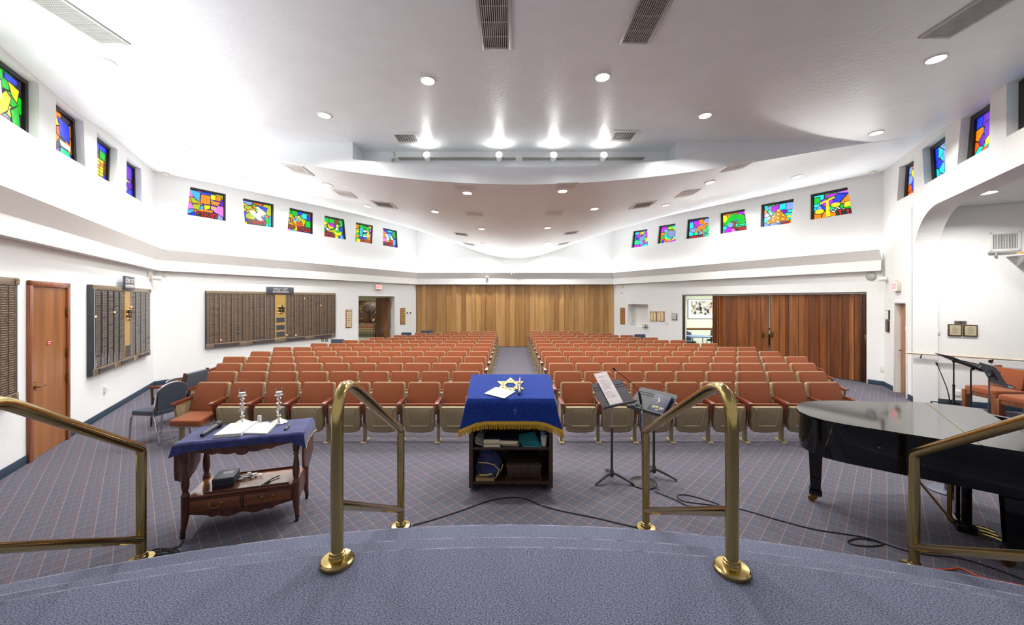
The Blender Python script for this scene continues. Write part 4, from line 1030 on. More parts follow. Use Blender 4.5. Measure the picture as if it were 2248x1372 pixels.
for px0, px1, Y, lab in ((721, 749, 11.95, 'navy chair below the right end of the widest memorial board'), (878, 900, 14.5, 'navy chair by the thermostats left of the oak folding door'),
                         (922, 948, 15.45, 'grey navy chair against the oak folding door, at the end of the last row'), (1397, 1421, 13.7, 'navy chair at a row end below the sanitiser niche')):
    x = ((px0+px1)/2-CX)/F*Y
    t = thing('guest_chair', lab, 'chair', (x, Y+.2, 0), 0, group=G)
    w = (px1-px0)/F*Y
    mb = MB(); mb.prism(rrect(w, .34, .02, 3), -.03, .03, Matrix.Translation((0, -.02, .635)) @ Matrix.Rotation(R(-8), 4, 'X'), bev=.012); obj('backrest', mb, M_NAVY, t)
    mb = MB(); mb.prism(rrect(w, .42, .03, 3), -.03, .03, Matrix.Translation((0, -.26, .42)) @ Matrix.Rotation(R(-90), 4, 'X'), bev=.015); obj('seat', mb, M_NAVY, t)
    for sx in (-1, 1):
        for yy in (-.44, -.03):
            mb = MB(); mb.cyl((sx*(w/2-.02), yy, 0), (sx*(w/2-.02), yy, .41 if yy < -.2 else .62), .011, 8); obj('leg', mb, M_CHROME, t)
# ------------------------------------------------------------ brass handrails
def bend(pts, rad=.09, n=6):
    pts = [Vector(p) for p in pts]; out = [pts[0]]
    for i in range(1, len(pts)-1):
        a, b, c = pts[i-1], pts[i], pts[i+1]
        d0 = (a-b).normalized(); d1 = (c-b).normalized()
        rd = rad[i-1] if isinstance(rad, (list, tuple)) else rad
        ang = d0.angle(d1); k = min(rd/math.tan(ang/2), (a-b).length*.45, (c-b).length*.45)
        p0, p1 = b+d0*k, b+d1*k
        for j in range(n+1):
            t = j/n; out.append(p0*(1-t)**2+b*2*t*(1-t)+p1*t*t)
    out.append(pts[-1]); return out
RT = .0325
def handrail(lab, top, bot, name='brass_handrail'):
    """top: foot on the platform, bot: foot on the floor"""
    t = thing(name, lab, 'handrail', (bot[0], bot[1], 0), 0, group='brass handrails of the platform steps')
    a = Vector((top[0]-bot[0], top[1]-bot[1], .6)); b = Vector((0, 0, 0))
    H1, H2 = .985, .885
    mb = MB(); mb.tube(bend([b, b+Vector((0, 0, H2)), a+Vector((0, 0, H1+.06)), a], (.075, .17), 9), RT, 16); obj('rail_tube', mb, M_BRASS, t)
    mb = MB(); mb.tube([b+Vector((0, 0, .17)), a+Vector((0, 0, .32))], RT*.86, 14); obj('lower_bar', mb, M_BRASS, t)
    for q in (a, b):
        mb = MB(); mb.lathe([(.088, 0), (.088, .02), (.08, .029), (.044, .032), (.042, .05), (.038, .053), (.038, .066), (RT, .07)], 32, Matrix.Translation(q)); obj('floor_flange', mb, M_BRASS, t)
handrail('curved brass handrail left of the lectern', (-.953, 2.064), (-.985, 3.37))
handrail('curved brass handrail right of the lectern in front of the music stands', (1.178, 2.0), (1.206, 3.35))
def radial(p, L=1.32):
    d = (Vector(p)-Vector((0, -5.5))).normalized(); return Vector(p)-d*L
handrail('brass handrail by the tea cart, running out of the photo', radial((-2.89, 2.94)), (-2.89, 2.94))
handrail('brass handrail in front of the piano, running out of the photo', radial((3.055, 2.845)), (3.055, 2.845))

# ------------------------------------------------------------ draped cloth
def drape(w, d, zf, drop, cdrop, flare, cflare, nseg=26, ripple=.01, seed=1, rad=.03, sides=(1, 1, 1, 1)):
    """returns (rings) perimeter rings of a cloth over a w x d top; zf(x,y) height of the top. sides: front,right,back,left drop factors"""
    rr = random.Random(seed); per = []
    def side(x0, y0, x1, y1, nx, ny, n, s, s0, s1):
        for i in range(n):
            t = i/n; c = abs(t-.5)*2; cc = c**7
            per.append((x0+(x1-x0)*t, y0+(y1-y0)*t, nx, ny, s, cc, t))
    n1, n2 = nseg, max(8, int(nseg*d/w))
    side(-w/2, -d/2, w/2, -d/2, 0, -1, n1, 0, 0, 0); side(w/2, -d/2, w/2, d/2, 1, 0, n2, 1, 0, 0)
    side(w/2, d/2, -w/2, d/2, 0, 1, n1, 2, 0, 0); side(-w/2, d/2, -w/2, -d/2, -1, 0, n2, 3, 0, 0)
    N = len(per); rings = []
    ph = [rr.random()*6 for _ in range(4)]
    for lv in (0, .06, .18, .4, .7, 1.0):
        ring = []
        for i, (x, y, nx, ny, s, cc, t) in enumerate(per):
            # corner direction blends between the two side normals
            s2 = (s+1) % 4 if t > .5 else (s-1) % 4
            nn = [(0, -1), (1, 0), (0, 1), (-1, 0)]
            mx, my = nn[s2]; k = cc*.5
            dx, dy = nx*(1-k)+mx*k, ny*(1-k)+my*k; L = math.hypot(dx, dy); dx, dy = dx/L, dy/L
            sf = sides[s]*(1-k)+sides[s2]*k
            dr = (drop+(cdrop-drop)*cc)*sf
            fl = flare+(cflare-flare)*cc+ripple*math.sin(i*1.7+ph[s])*(1-cc)
            out = .008+(rad*.5)*min(1, lv*6)+fl*lv**1.3
            z = zf(x, y)-dr*lv+(.0 if lv else .004)
            if lv == 0: out = 0
            ring.append((x+dx*out, y+dy*out, z))
        rings.append(ring)
    return rings, N
def cloth_mesh(rings, N, w, d, zf, a=0, b=None, top=True, seed=3, wrk=.0):
    rr = random.Random(seed); mb = MB(); b = len(rings) if b is None else b
    R_ = rings[a:b]; v = [p for q in R_ for p in q]; f = []
    for k in range(len(R_)-1):
        for i in range(N):
            j = (i+1) % N; f.append((k*N+i, k*N+j, (k+1)*N+j, (k+1)*N+i))
    mb.raw(v, f)
    if top:
        mb.grid(lambda u, t: (-w/2+w*u, -d/2+d*t, zf(-w/2+w*u, -d/2+d*t)+.004+wrk*(math.sin(u*9+t*4)+math.sin(u*5-t*11))*.5), 24, 12)
    bmesh.ops.remove_doubles(mb.bm, verts=mb.bm.verts, dist=.0015)
    return mb

# ------------------------------------------------------------ reading desk
LX, LY = .003, 4.03
desk = thing('reading_desk', 'dark wooden reading desk with open shelves at the centre front', 'lectern', (LX, LY, 0))
Wd, Dp = .90, .47
def dtop(x, y): return 1.0+(y+Dp/2)*.31                   # local y measured from the middle of the desk depth
DM = Matrix.Translation((0, Dp/2, 0))
for s in (-1, 1):
    mb = MB(); x = s*(Wd/2-.02); Mr = Matrix.Translation((x, 0, 0)) @ Matrix.Rotation(R(90), 4, 'Z')
    mb.prism([(0, .03), (Dp, .03), (Dp, 1.115), (0, .972)], -.02, .02, Mr); obj('side_panel', mb, M_DARKW, desk)
mb = MB(); mb.span((-Wd/2+.04, .005, .065), (Wd/2-.04, Dp-.02, .10), .004); obj('shelf', mb, M_DARKW, desk)
mb = MB(); mb.span((-Wd/2+.04, .015, .435), (Wd/2-.04, Dp-.02, .462), .004); obj('shelf', mb, M_DARKW, desk)
mb = MB(); mb.span((-Wd/2+.04, Dp-.02, .06), (Wd/2-.04, Dp, 1.08)); obj('back_panel', mb, M_DARKW, desk)
mb = MB(); mb.prism([(-.02, .970), (Dp+.01, 1.12), (Dp+.01, 1.142), (-.02, .992)], -Wd/2-.005, Wd/2+.005, Matrix.Rotation(R(90), 4, 'Z')); obj('top', mb, M_DARKW, desk)
for x in (-.36, .36):
    for y in (.06, Dp-.06):
        mb = MB(); mb.tube([(x-.012, y, .027), (x+.012, y, .027)], .027, 16); mb.span((x-.018, y-.018, .05), (x+.018, y+.018, .066)); obj('caster', mb, M_RUBBER, desk)
rings, N = drape(Wd+.02, Dp+.04, dtop, .255, .33, .02, .10, ripple=.003, seed=4, sides=(1, 1, .8, 1))
cl = thing('desk_cloth', 'royal blue velvet cloth with gold fringe over the reading desk', 'cloth', (LX, LY+Dp/2, 0))
obj('velvet', cloth_mesh(rings, N, Wd+.02, Dp+.04, dtop, 0, 6), M_BLUEV, cl, ang=60)
def fringe(rings, N, cl, mat, drop, band=.03, name='fringe', strands=True, only=None):
    mb = MB(); last = rings[-1]; prev = rings[-2]
    v = []
    for p, q in zip(last, prev):
        d = (Vector(p)-Vector(q)).normalized(); o = Vector((p[0], p[1], 0)); o = o.normalized()*.003 if o.length else o
        v.append((Vector(p)-d*band+o, Vector(p)+d*.004+o))
    for i in range(N):
        j = (i+1) % N
        if only and not only(last[i]): continue
        mb.raw([v[i][0], v[j][0], v[j][1], v[i][1]], [(0, 1, 2, 3)])
    obj('gold_band', mb, M_GOLDT if not strands else M_GOLDF, cl)
    if strands:
        mb = MB(); rr = random.Random(5)
        for i in range(N):
            j = (i+1) % N; a, b = Vector(last[i]), Vector(last[j]); L = (b-a).length; n = max(1, int(L/.009))
            d = ((Vector(last[i])-Vector(prev[i]))).normalized()*.6+Vector((0, 0, -.4))
            for k in range(n):
                p = a.lerp(b, (k+.5)/n)+Vector((0, 0, .002)); e = p+d*(drop*(.9+.2*rr.random()))+Vector(((rr.random()-.5)*.008, (rr.random()-.5)*.008, 0))
                mb.tube([p, e], [.0042, .003], 4)
        obj('fringe', mb, M_GOLDF, cl)
fringe(rings, N, cl, M_GOLDF, .055)
# embroidered star lying in the top of the cloth, thread motif on the front
def star_mesh(r, wd, h=.004):
    mb = MB()
    for k in (0, 1):
        P = [Vector((r*math.sin(R(120*i+60*k)), r*math.cos(R(120*i+60*k)))) for i in range(3)]; c = (r-2*wd)/r
        q = [p*c for p in P]
        for i in range(3):
            j = (i+1) % 3
            mb.prism([tuple(P[i]), tuple(P[j]), tuple(q[j]), tuple(q[i])], 0, h+.0006*k)
    return mb
o = obj('star_emblem', star_mesh(.178, .032, .006), mk('gold_applique', (222, 196, 128), rough=.6, var=.05), cl)
ang = math.atan(.31); o.matrix_local = Matrix.Translation((-.005, .0, dtop(0, .0)+.012)) @ Matrix.Rotation(ang, 4, 'X') @ Matrix.Rotation(R(-90), 4, 'X')
mb = MB(); mb.span((-.002, -.002, -.035), (.002, 0, .035)); mb.span((-.02, -.002, .004), (.02, 0, .008)); mb.span((-.012, -.002, -.03), (.012, 0, -.027))
o = obj('thread_motif', mb, mk('pale_thread', (120, 140, 190), rough=.8), cl); o.location = (.045, -Dp/2-.064, .88)
# paper and pointer on the cloth
def on_desk(px, py):
    dx, dz = (px-CX)/F, -(py-CY)/F; Y = LY-.05
    while H+dz*Y > dtop(0, Y-LY-Dp/2)+.006 and Y < 5: Y += .002
    return Vector((dx*Y, Y, H+dz*Y))
mb = MB(); q = [on_desk(1063, 865), on_desk(1107, 876), on_desk(1132, 860.5), on_desk(1088, 851)]
c = sum(q, Vector())/4
n_ = Vector((0, -math.sin(ang), math.cos(ang)))
mb.raw([p+n_*.006 for p in q]+[p+n_*.009 for p in q], [(3, 2, 1, 0), (4, 5, 6, 7), (0, 1, 5, 4), (1, 2, 6, 5), (2, 3, 7, 6), (3, 0, 4, 7)])
tag(obj('paper_sheet', mb, M_PAPER), 'blank white paper on the blue velvet cloth', 'paper')
t = thing('torah_pointer', 'striped silver and dark blue pointer on the blue velvet cloth', 'pointer', on_desk(1140, 866)+n_*.02)
p0 = Vector((0, 0, 0)); p1 = on_desk(1140.5, 845)-on_desk(1140, 866); p2 = on_desk(1141.5, 833)-on_desk(1140, 866)
mb = MB(); mb.tube([p0, p0.lerp(p1, .3), p1], [.017, .019, .018], 12); obj('handle', mb, mk('pointer_blue', (40, 44, 60), rough=.3), t)
mb = MB()
for k in range(6): q = p0.lerp(p1, .12+.15*k); mb.tube([q, q+(p1-p0).normalized()*.008], .0205, 12)
obj('silver_bands', mb, M_SILVER, t)
mb = MB(); mb.sph(p0, .018, 12); obj('blue_tip', mb, mk('blue_tip', (40, 70, 130), rough=.3), t)
mb = MB(); mb.tube([p1, p2], [.012, .007], 10); obj('rod', mb, mk('copper_rod', (196, 130, 104), rough=.35, metal=.5), t)
# things on the shelves
def desk_z(k): return .462 if k else .10
def book(lab, x, y, z, w, d, h, cover, rz=0, grp=None):
    t = thing('book', lab, 'book', (LX+x, LY+y, z), rz, group=grp)
    mb = MB(); mb.span((-w/2+.004, -d/2+.004, .004), (w/2-.004, d/2-.004, h-.004)); obj('pages', mb, mk('page_edges', (226, 206, 172), rough=.8, var=.06, scale=60, stretch=(1, 1, 60)), t)
    mb = MB(); mb.span((-w/2, -d/2, 0), (w/2, d/2, .004), .001); mb.span((-w/2, -d/2, h-.004), (w/2, d/2, h), .001); mb.span((-w/2, d/2-.004, 0), (w/2, d/2, h)); obj('cover', mb, cover, t)
    return t
navyc = mk('navy_cover', (32, 36, 54), rough=.55, var=.05); greyc = mk('grey_cover', (176, 178, 182), rough=.6)
book('grey bound book at the bottom of the left stack in the desk', -.205, .13, .462, .185, .22, .035, greyc, 0)
book('thick navy book on top of the left stack in the desk', -.207, .13, .497, .18, .23, .055, navyc, 0)
book('thin grey book under the navy book with the ribbon', .0, .15, .462, .19, .2, .028, greyc, R(-4))
t = book('navy book with a ribbon on the middle of the desk shelf', -.015, .13, .49, .20, .24, .05, navyc, R(-3))
mb = MB(); mb.tube([(.09, -.118, .03), (.10, -.15, .0), (.105, -.16, -.04)], .003, 5); obj('ribbon', mb, mk('ribbon_blue', (40, 50, 100), rough=.6), t)
teal = mk('teal_paper', (64, 172, 186), rough=.7, var=.05)
for k, (x, y, z, rz, lab) in enumerate(((.24, .16, .463, -6, 'teal booklet lying flat under the other teal one'), (.2, .17, .472, 10, 'teal booklet leaning on top beside the navy books'))):
    t = thing('booklet', lab, 'booklet', (LX+x, LY+y, z), R(rz), group='teal booklets on the desk shelf')
    mb = MB(); Mx = Matrix.Rotation(R(0 if k == 0 else 14), 4, 'X') @ Matrix.Rotation(R(0 if k == 0 else -6), 4, 'Y')
    mb.box((0, 0, .012*k+.004), (.2, .26, .006), 0, Mx); obj('cover', mb, teal, t)
    mb = MB(); mb.box((0, -.002, .012*k+.0005), (.195, .255, .002), 0, Mx); obj('pages', mb, M_PAPER, t)
for k in range(3):
    mb = MB(); mb.box((0, 0, 0), (.12, .2, .004), 0, Matrix.Rotation(R(18-8*k), 4, 'Y'))
    o = obj('loose_papers', mb, M_PAPER); o.location = (LX-.345+.012*k, LY+.14+.03*k, .487+.022*k); o.rotation_euler = (R(4), R(0), R(10-12*k))
    tag(o, 'loose white papers leaning at the left of the desk shelf', 'papers', 'loose papers on the desk shelf')
mb = MB(); mb.lathe([(.026, 0), (.036, .1), (.038, .102), (.038, .096), (.034, .096), (.026, .006)], 20)
o = obj('paper_cup', mb, mk('cup_white', (226, 222, 216), rough=.6)); o.location = (LX+.36, LY+.075, .462); tag(o, 'white paper cup at the right of the desk shelf', 'cup')
t = thing('water_bottle', 'clear water bottle behind the white paper cup', 'bottle', (LX+.365, LY+.2, .462))
mb = MB(); mb.lathe([(.03, 0), (.033, .01), (.033, .13), (.022, .17), (.013, .18), (.013, .2)], 18); obj('body', mb, M_GLASS, t)
mb = MB(); mb.lathe([(.0335, .07), (.0335, .12)], 18); obj('paper_label', mb, mk('bottle_label', (120, 140, 190), rough=.5), t)
mb = MB(); mb.lathe([(.015, .19), (.015, .21), (0, .211)], 14); obj('cap', mb, M_WPLAST, t)
t = thing('cash_box', 'dark brown wooden box on the bottom shelf of the desk', 'box', (LX+.14, LY+.2, .10))
mb = MB(); mb.span((-.185, -.13, .005), (.185, .13, .15), .006); obj('body', mb, M_DARKW, t)
mb = MB(); mb.prism([(-.135, .152), (.135, .152), (.135, .175), (.06, .205), (-.06, .205), (-.135, .175)], -.188, .188, Matrix.Rotation(R(90), 4, 'Z')); obj('lid', mb, mk('dark_lid', (44, 30, 24), rough=.35), t)
mb = MB()
for sx in (-1, 1): mb.span((sx*.187-.01, -.134, .0), (sx*.187+.01, -.12, .02)); mb.span((sx*.187-.006, -.135, .13), (sx*.187+.006, -.125, .15))
obj('corner_fitting', mb, M_BRASSD, t)
t = thing('velvet_bag', 'crumpled blue velvet bag with gold piping on the bottom shelf', 'bag', (LX-.25, LY+.16, .10))
def blob(cx, cyy, cz, rx, ry, rz_, seed, n=22):
    mb = MB(); rr = random.Random(seed); ph = [rr.random()*6.3 for _ in range(6)]
    t_ = bmesh.new(); bmesh.ops.create_uvsphere(t_, u_segments=n, v_segments=n//2+2, radius=1)
    for v in t_.verts:
        c = v.co.copy(); k = 1+.10*math.sin(5*c.x+ph[0]+3*c.z)+.09*math.sin(7*c.y+ph[1]-4*c.z)+.06*math.sin(9*c.z+ph[2]+5*c.x)
        v.co = Vector((cx+c.x*rx*k, cyy+c.y*ry*k, max(.0, cz+c.z*rz_*k)))
    mb._merge(t_); return mb
obj('bag_body', blob(0, 0, .13, .13, .12, .13, 3), M_BLUEV2, t)
obj('bag_fold', blob(.03, -.09, .10, .10, .07, .07, 5), M_BLUEV2, t)
obj('bag_top', blob(-.03, .05, .25, .07, .07, .09, 8), M_BLUEV2, t)
mb = MB(); mb.tube([(-.1, -.12, .19), (-.02, -.15, .2), (.07, -.155, .18), (.12, -.14, .12), (.1, -.155, .06)], .006, 6); mb.tube([(-.09, -.13, .06), (-.02, -.17, .075), (.05, -.17, .09)], .008, 6); mb.tube([(.08, -.12, .02), (.14, -.1, .1), (.16, -.06, .14)], .006, 6); obj('gold_piping', mb, M_GOLDT, t)
mb = MB(); mb.span((-.1, -.14, 0), (.1, .1, .03)); o = obj('flat_box', mb, mk('tan_card', (176, 146, 100), rough=.7)); o.location = (LX-.28, LY+.155, .10); tag(o, 'flat tan box peeking out under the blue velvet bag', 'box')
# ------------------------------------------------------------ tea cart
CRZ = R(17.5)
CL = Vector((-2.46, 3.555, 0))
cart = thing('tea_cart', 'cherry wood tea cart with drop leaves, two drawers and casters', 'cart', CL, CRZ)
HW, HD = .425, .195
cu_, cv_ = Vector((math.cos(CRZ), math.sin(CRZ), 0)), Vector((-math.sin(CRZ), math.cos(CRZ), 0))
for sx in (-1, 1):
    for sy in (-1, 1):
        Mx = Matrix.Translation((sx*HW, sy*HD, 0))
        mb = MB()
        # cabriole foot, square lower block, turned upper post
        mb.tube([(sx*.012, sy*.012, .055), (sx*.006, sy*.006, .10), (0, 0, .18), (0, 0, .345)], [.019, .022, .030, .031], 10, Mx)
        mb.lathe([(.028, .345), (.033, .36), (.022, .385), (.020, .40), (.027, .42), (.030, .46), (.027, .52), (.020, .57), (.017, .61), (.026, .62), (.018, .635), (.028, .66), (.028, .80)], 14, Mx)
        leg = obj('leg', mb, M_CHERRY, cart)
        mb = MB(); mb.tube([(sx*.012-.011, sy*.012, .024), (sx*.012+.011, sy*.012, .024)], .023, 14, Mx); mb.span((sx*.012-.015, sy*.012-.012, .03), (sx*.012+.015, sy*.012+.012, .06), .002, Mx); obj('caster', mb, M_RUBBER, leg)
mb = MB(); mb.span((-HW-.0, -HD-.0, .325), (HW, HD, .345), .004); obj('lower_tray', mb, M_CHERRYT, cart, smooth=False)
mb = MB()
mb.span((-.29, -HD+.004, .345), (HW-.06, -HD+.016, .362), .003); mb.span((-.33, HD-.016, .345), (.36, HD-.004, .362), .003)
obj('tray_rail', mb, M_CHERRY, cart)
def scallop(x0, x1, ztop, zb, amp, n=40, centre=.5):
    pts = [(x0, ztop), (x1, ztop)]
    for i in range(n+1):
        u = 1-i/n; x = x0+(x1-x0)*u; e = abs(u-.5)*2
        z = zb+amp*(.9*max(0, (e-.55)/.45)**.7 if e > .55 else .28*math.cos(e*13)*(.8 if e < .48 else .3)-.2)
        pts.append((x, z))
    return pts
mb = MB(); mb.prism(scallop(-HW, HW, .325, .155, .05), -HD-.012, -HD+.008); obj('front_skirt', mb, M_CHERRY, cart)
mb = MB(); mb.prism(scallop(-HW, HW, .325, .165, .05), HD-.008, HD+.008); obj('back_skirt', mb, M_CHERRY, cart)
for s in (-1, 1):
    mb = MB(); mb.prism(scallop(-HD, HD, .325, .17, .04), -.008, .008, Matrix.Translation((s*HW, 0, 0)) @ Matrix.Rotation(R(90), 4, 'Z')); obj('side_skirt', mb, M_CHERRY, cart)
for s in (-1, 1):
    mb = MB(); mb.prism(rrect(.372, .095, .004, 2, s*.2, .258), -HD-.022, -HD-.008, bev=.004)
    dr = obj('drawer', mb, wood('cherry_drawer', (126, 70, 42), (92, 46, 26), stretch=(1, 9, 9), rough=.32, coat=.2), cart)
    mb = MB(); bx = s*.2
    for q in (-1, 1):
        mb.lathe([(.001, 0), (.016, .001), (.012, .005), (.004, .012)], 10, Matrix.Translation((bx+q*.045, -HD-.022, .268)) @ Matrix.Rotation(R(90), 4, 'X'))
        for k in range(5): mb.sph((bx+q*(.045+.012*math.cos(k*1.26)), -HD-.024, .268+.014*math.sin(k*1.26)), .006, 6)
    mb.tube([(bx-.045, -HD-.034, .268), (bx-.03, -HD-.04, .246), (bx, -HD-.042, .238), (bx+.03, -HD-.04, .246), (bx+.045, -HD-.034, .268)], .0045, 6)
    obj('drawer_pull', mb, M_BRASSD, dr)
mb = MB(); mb.span((-.012, -HD-.02, .20), (.012, -HD-.006, .315), .003); mb.prism([(-.012, .29), (0, .31), (.012, .29), (0, .2)], -HD-.024, -HD-.018); obj('drawer_divider', mb, M_CHERRY, cart)
mb = MB(); mb.span((-.465, -.215, .795), (.465, .215, .818), .006); obj('top', mb, M_CHERRY, cart)
mb = MB(); mb.prism(scallop(-HW, HW, .80, .70, .04), -HD-.014, -HD+.004); mb.prism([(x*1.0, z) for x, z in disc(0, .70, .035, 14, 1.5)], -HD-.02, -HD-.006); obj('top_apron', mb, M_CHERRY, cart)
mb = MB(); mb.prism(scallop(-HW, HW, .80, .745, .035), HD-.004, HD+.012); obj('back_apron', mb, M_CHERRY, cart)
for s in (-1, 1):
    pts = [(-.215, .79), (.215, .79), (.215, .56), (.20, .50), (.15, .475), (.12, .45), (.06, .44), (0, .415), (-.06, .44), (-.12, .45), (-.15, .475), (-.2, .50), (-.215, .56)]
    mb = MB(); mb.prism(pts, -.010, .010, Matrix.Translation((s*(HW+.062), 0, 0)) @ Matrix.Rotation(R(90), 4, 'Z'), bev=.004); obj('drop_leaf', mb, M_CHERRY, cart)
# violet cloth
zt = .818
rings, N = drape(.97, .445, lambda x, y: zt+.003, .062, .10, .006, .03, ripple=.003, seed=9, rad=.02, sides=(1.0, 1.9, .9, 1.1))
cc = thing('cart_cloth', 'violet blue velvet cloth draped over the tea cart', 'cloth', CL, CRZ)
obj('velvet', cloth_mesh(rings, N, .97, .445, lambda x, y: zt+.003, 0, 6, wrk=.0025), M_BLUEV2, cc, ang=60)
fringe(rings, N, cc, M_GOLDT, .02, band=.008, strands=False, only=lambda p: p[0] > .49)
def cart_pt(x, y, z): return CL+cu_*x+cv_*y+Vector((0, 0, z))
def on_cart(px, py, z):
    p = gnd(px, py, z); d = p-CL; return d.dot(cu_), d.dot(cv_)
ZC = zt+.0095
# candlesticks
for px, py, lab in ((532, 930, 'silver candlestick with a glass candle cup, beside the microphone'), (612.5, 928, 'silver candlestick with a glass candle cup, nearer the small pen')):
    x, y = on_cart(px, py, ZC)
    t = thing('candlestick', lab, 'candlestick', cart_pt(x, y, ZC), 0, group='silver candlesticks on the cart')
    mb = MB()
    prof = [(.078, 0), (.080, .006), (.070, .012), (.060, .02), (.040, .03), (.022, .042), (.014, .055), (.013, .066), (.022, .074), (.012, .082), (.017, .095), (.026, .118), (.028, .132), (.020, .155), (.012, .172), (.011, .182), (.026, .192), (.028, .198), (.013, .206), (.011, .222), (.021, .233), (.022, .244), (.013, .255), (.015, .262), (.036, .272), (.039, .277), (.028, .277), (.02, .272)]
    mb.lathe(prof, 28)
    for v in mb.bm.verts:
        r = math.hypot(v.co.x, v.co.y)
        if r > .05 and v.co.z < .014:
            a = math.atan2(v.co.y, v.co.x); k = 1+.05*math.cos(a*8); v.co.x *= k; v.co.y *= k
    st = obj('stick', mb, M_SILVER, t)
    mb = MB(); mb.lathe([(.024, .273), (.031, .279), (.034, .345), (.032, .345), (.029, .283), (.001, .279)], 24); obj('glass_cup', mb, M_GLASS, t)
    mb = MB(); mb.lathe([(.027, .283), (.0285, .308), (.0, .309)], 18); obj('candle', mb, mk('candle_wax', (238, 236, 230), rough=.5), t)
# microphone on the cloth
x0, y0 = on_cart(447, 958, ZC); x1, y1 = on_cart(478, 938, ZC)
a, b = cart_pt(x0, y0, ZC+.02), cart_pt(x1, y1, ZC+.024)
t = thing('microphone', 'black and grey wireless microphone lying on the violet cloth', 'microphone', a)
b = b-a; a = Vector((0, 0, 0)); dd = (b-a).normalized()
mb = MB(); mb.tube([a, a+dd*.02, a+dd*.03, b*.82, b*.9], [.015, .018, .017, .021, .024], 16); obj('body', mb, mk('mic_grey', (70, 70, 72), rough=.35, metal=.4), t)
mb = MB(); mb.tube([a-dd*.03, a-dd*.005, a+dd*.004], [.015, .017, .017], 14); obj('end_cap', mb, M_BLKP, t)
mb = MB(); mb.tube([b*.86, b*.9, b*.95, b*1.02, b*1.1, b*1.17, b*1.2], [.022, .03, .034, .035, .034, .024, .006], 18); obj('head_grille', mb, M_BLKP, t)
# open prayer book
def slab4(q, h0, h1):
    mb = MB(); n = len(q); up = Vector((0, 0, 1))
    mb.raw([p+up*h0 for p in q]+[p+up*h1 for p in q], [tuple(range(n-1, -1, -1)), tuple(range(n, 2*n))]+[(i, (i+1) % n, n+(i+1) % n, n+i) for i in range(n)]); return mb
t = thing('open_book', 'open white book lying on the violet cloth', 'book', (0, 0, 0))
P = lambda px, py, z=ZC: gnd(px, py, z)
q = [P(469, 962), P(529, 957.5), P(566, 930), P(506, 935.5)]
obj('left_pages', slab4(q, 0, .028), M_PAPER, t)
q2 = [P(529.5, 953), P(585.5, 954), P(608, 931.5), P(566, 930)]
obj('right_pages', slab4(q2, 0, .013), M_PAPER, t)
t = thing('loose_sheet', 'white sheet sticking out beyond the open book', 'paper', (0, 0, 0))
obj('sheet', slab4([P(572, 931), P(586, 932), P(590, 926), P(577, 926.5)], 0, .002), M_PAPER, t)
# white tube standing
x, y = on_cart(569.5, 927, ZC)
t = thing('glue_stick', 'small white tube standing behind the open book', 'tube', cart_pt(x, y, ZC), R(20))
mb = MB(); mb.prism(rrect(.036, .02, .009, 4), -.0, .05, Matrix.Rotation(R(-90), 4, 'X') @ Matrix.Translation((0, -.05, 0)), bev=.004); obj('body', mb, M_WPLAST, t)
mb = MB(); mb.prism(rrect(.034, .022, .010, 4), 0, .018, Matrix.Translation((0, 0, .068)) @ Matrix.Rotation(R(-90), 4, 'X'), bev=.005); obj('cap', mb, mk('cap_lilac', (226, 218, 226), rough=.4), t)
# pen / remote with silver tip
a = P(626, 943, ZC+.01); b = P(638, 931, ZC+.01); t = thing('marker_pen', 'small dark pen with a silver tip on the right of the cart cloth', 'pen', a); b = b-a; a = Vector()
mb = MB(); mb.tube([a, a.lerp(b, .1), a.lerp(b, .55), a.lerp(b, .62)], [.008, .013, .014, .01], 12); obj('body', mb, mk('pen_dark', (52, 54, 52), rough=.35), t)
mb = MB(); mb.tube([a.lerp(b, .6), a.lerp(b, 1.1)], [.004, .003], 8); obj('tip', mb, M_CHROME, t)
# lower tray things
ZT2 = .345
x, y = on_cart(489, 1066, ZT2)
t = thing('gift_box', 'dark blue box on the lower tray of the cart', 'box', cart_pt(x+.01, y+.05, ZT2), CRZ+R(5))
mb = MB(); mb.span((-.08, -.1, 0), (.08, .1, .05), .002); obj('body', mb, mk('box_navy', (38, 42, 56), rough=.5), t)
mb = MB(); mb.span((-.082, -.102, .048), (.082, .102, .085), .002); obj('lid', mb, mk('box_navy2', (46, 50, 64), rough=.45), t)
mb = MB(); mb.span((-.03, .0, .085), (.05, .06, .0855)); obj('paper_label', mb, mk('label_grey', (150, 156, 176), rough=.5, var=.2, scale=60), t)
x, y = on_cart(540, 1050, ZT2)
t = thing('plastic_bag', 'clear plastic bag with a coiled headset on the lower tray', 'bag', cart_pt(x, y, ZT2), CRZ)
o = obj('film', blob(0, 0, .018, .13, .075, .018, 11, 26), M_GLASS, t)
mb = MB(); rr = random.Random(4)
pts = [(.07*math.cos(k*.9)*(1-.25*rr.random())-.0, .03*math.sin(k*.9)*(1-.3*rr.random()), .012+.012*rr.random()) for k in range(34)]
mb.tube(pts, .003, 5); obj('cable', mb, M_BLKP, t)
mb = MB(); mb.tube([(-.075, -.02, .012), (-.05, .0, .02), (-.035, .012, .025)], [.012, .016, .008], 8); obj('microphone_head', mb, M_BLKP, t)
mb = MB(); mb.tube([(.0, .045, .02), (.025, .05, .022)], .016, 10); mb.sph((.07, .03, .018), .014, 8); obj('white_plug', mb, M_WPLAST, t)
a = P(568, 1068, ZT2+.01); b = P(592, 1053, ZT2+.01); c = P(613, 1044, ZT2+.012)
t = thing('gas_lighter', 'long white and black gas lighter on the lower tray', 'lighter', a); b -= a; c -= a; a = Vector()
mb = MB(); mb.tube([a, a.lerp(b, .5), b], [.013, .014, .008], 10); obj('handle', mb, M_WPLAST, t)
mb = MB(); mb.tube([b, b.lerp(c, .5), c], [.006, .005, .006], 8); obj('barrel', mb, M_BLKP, t)
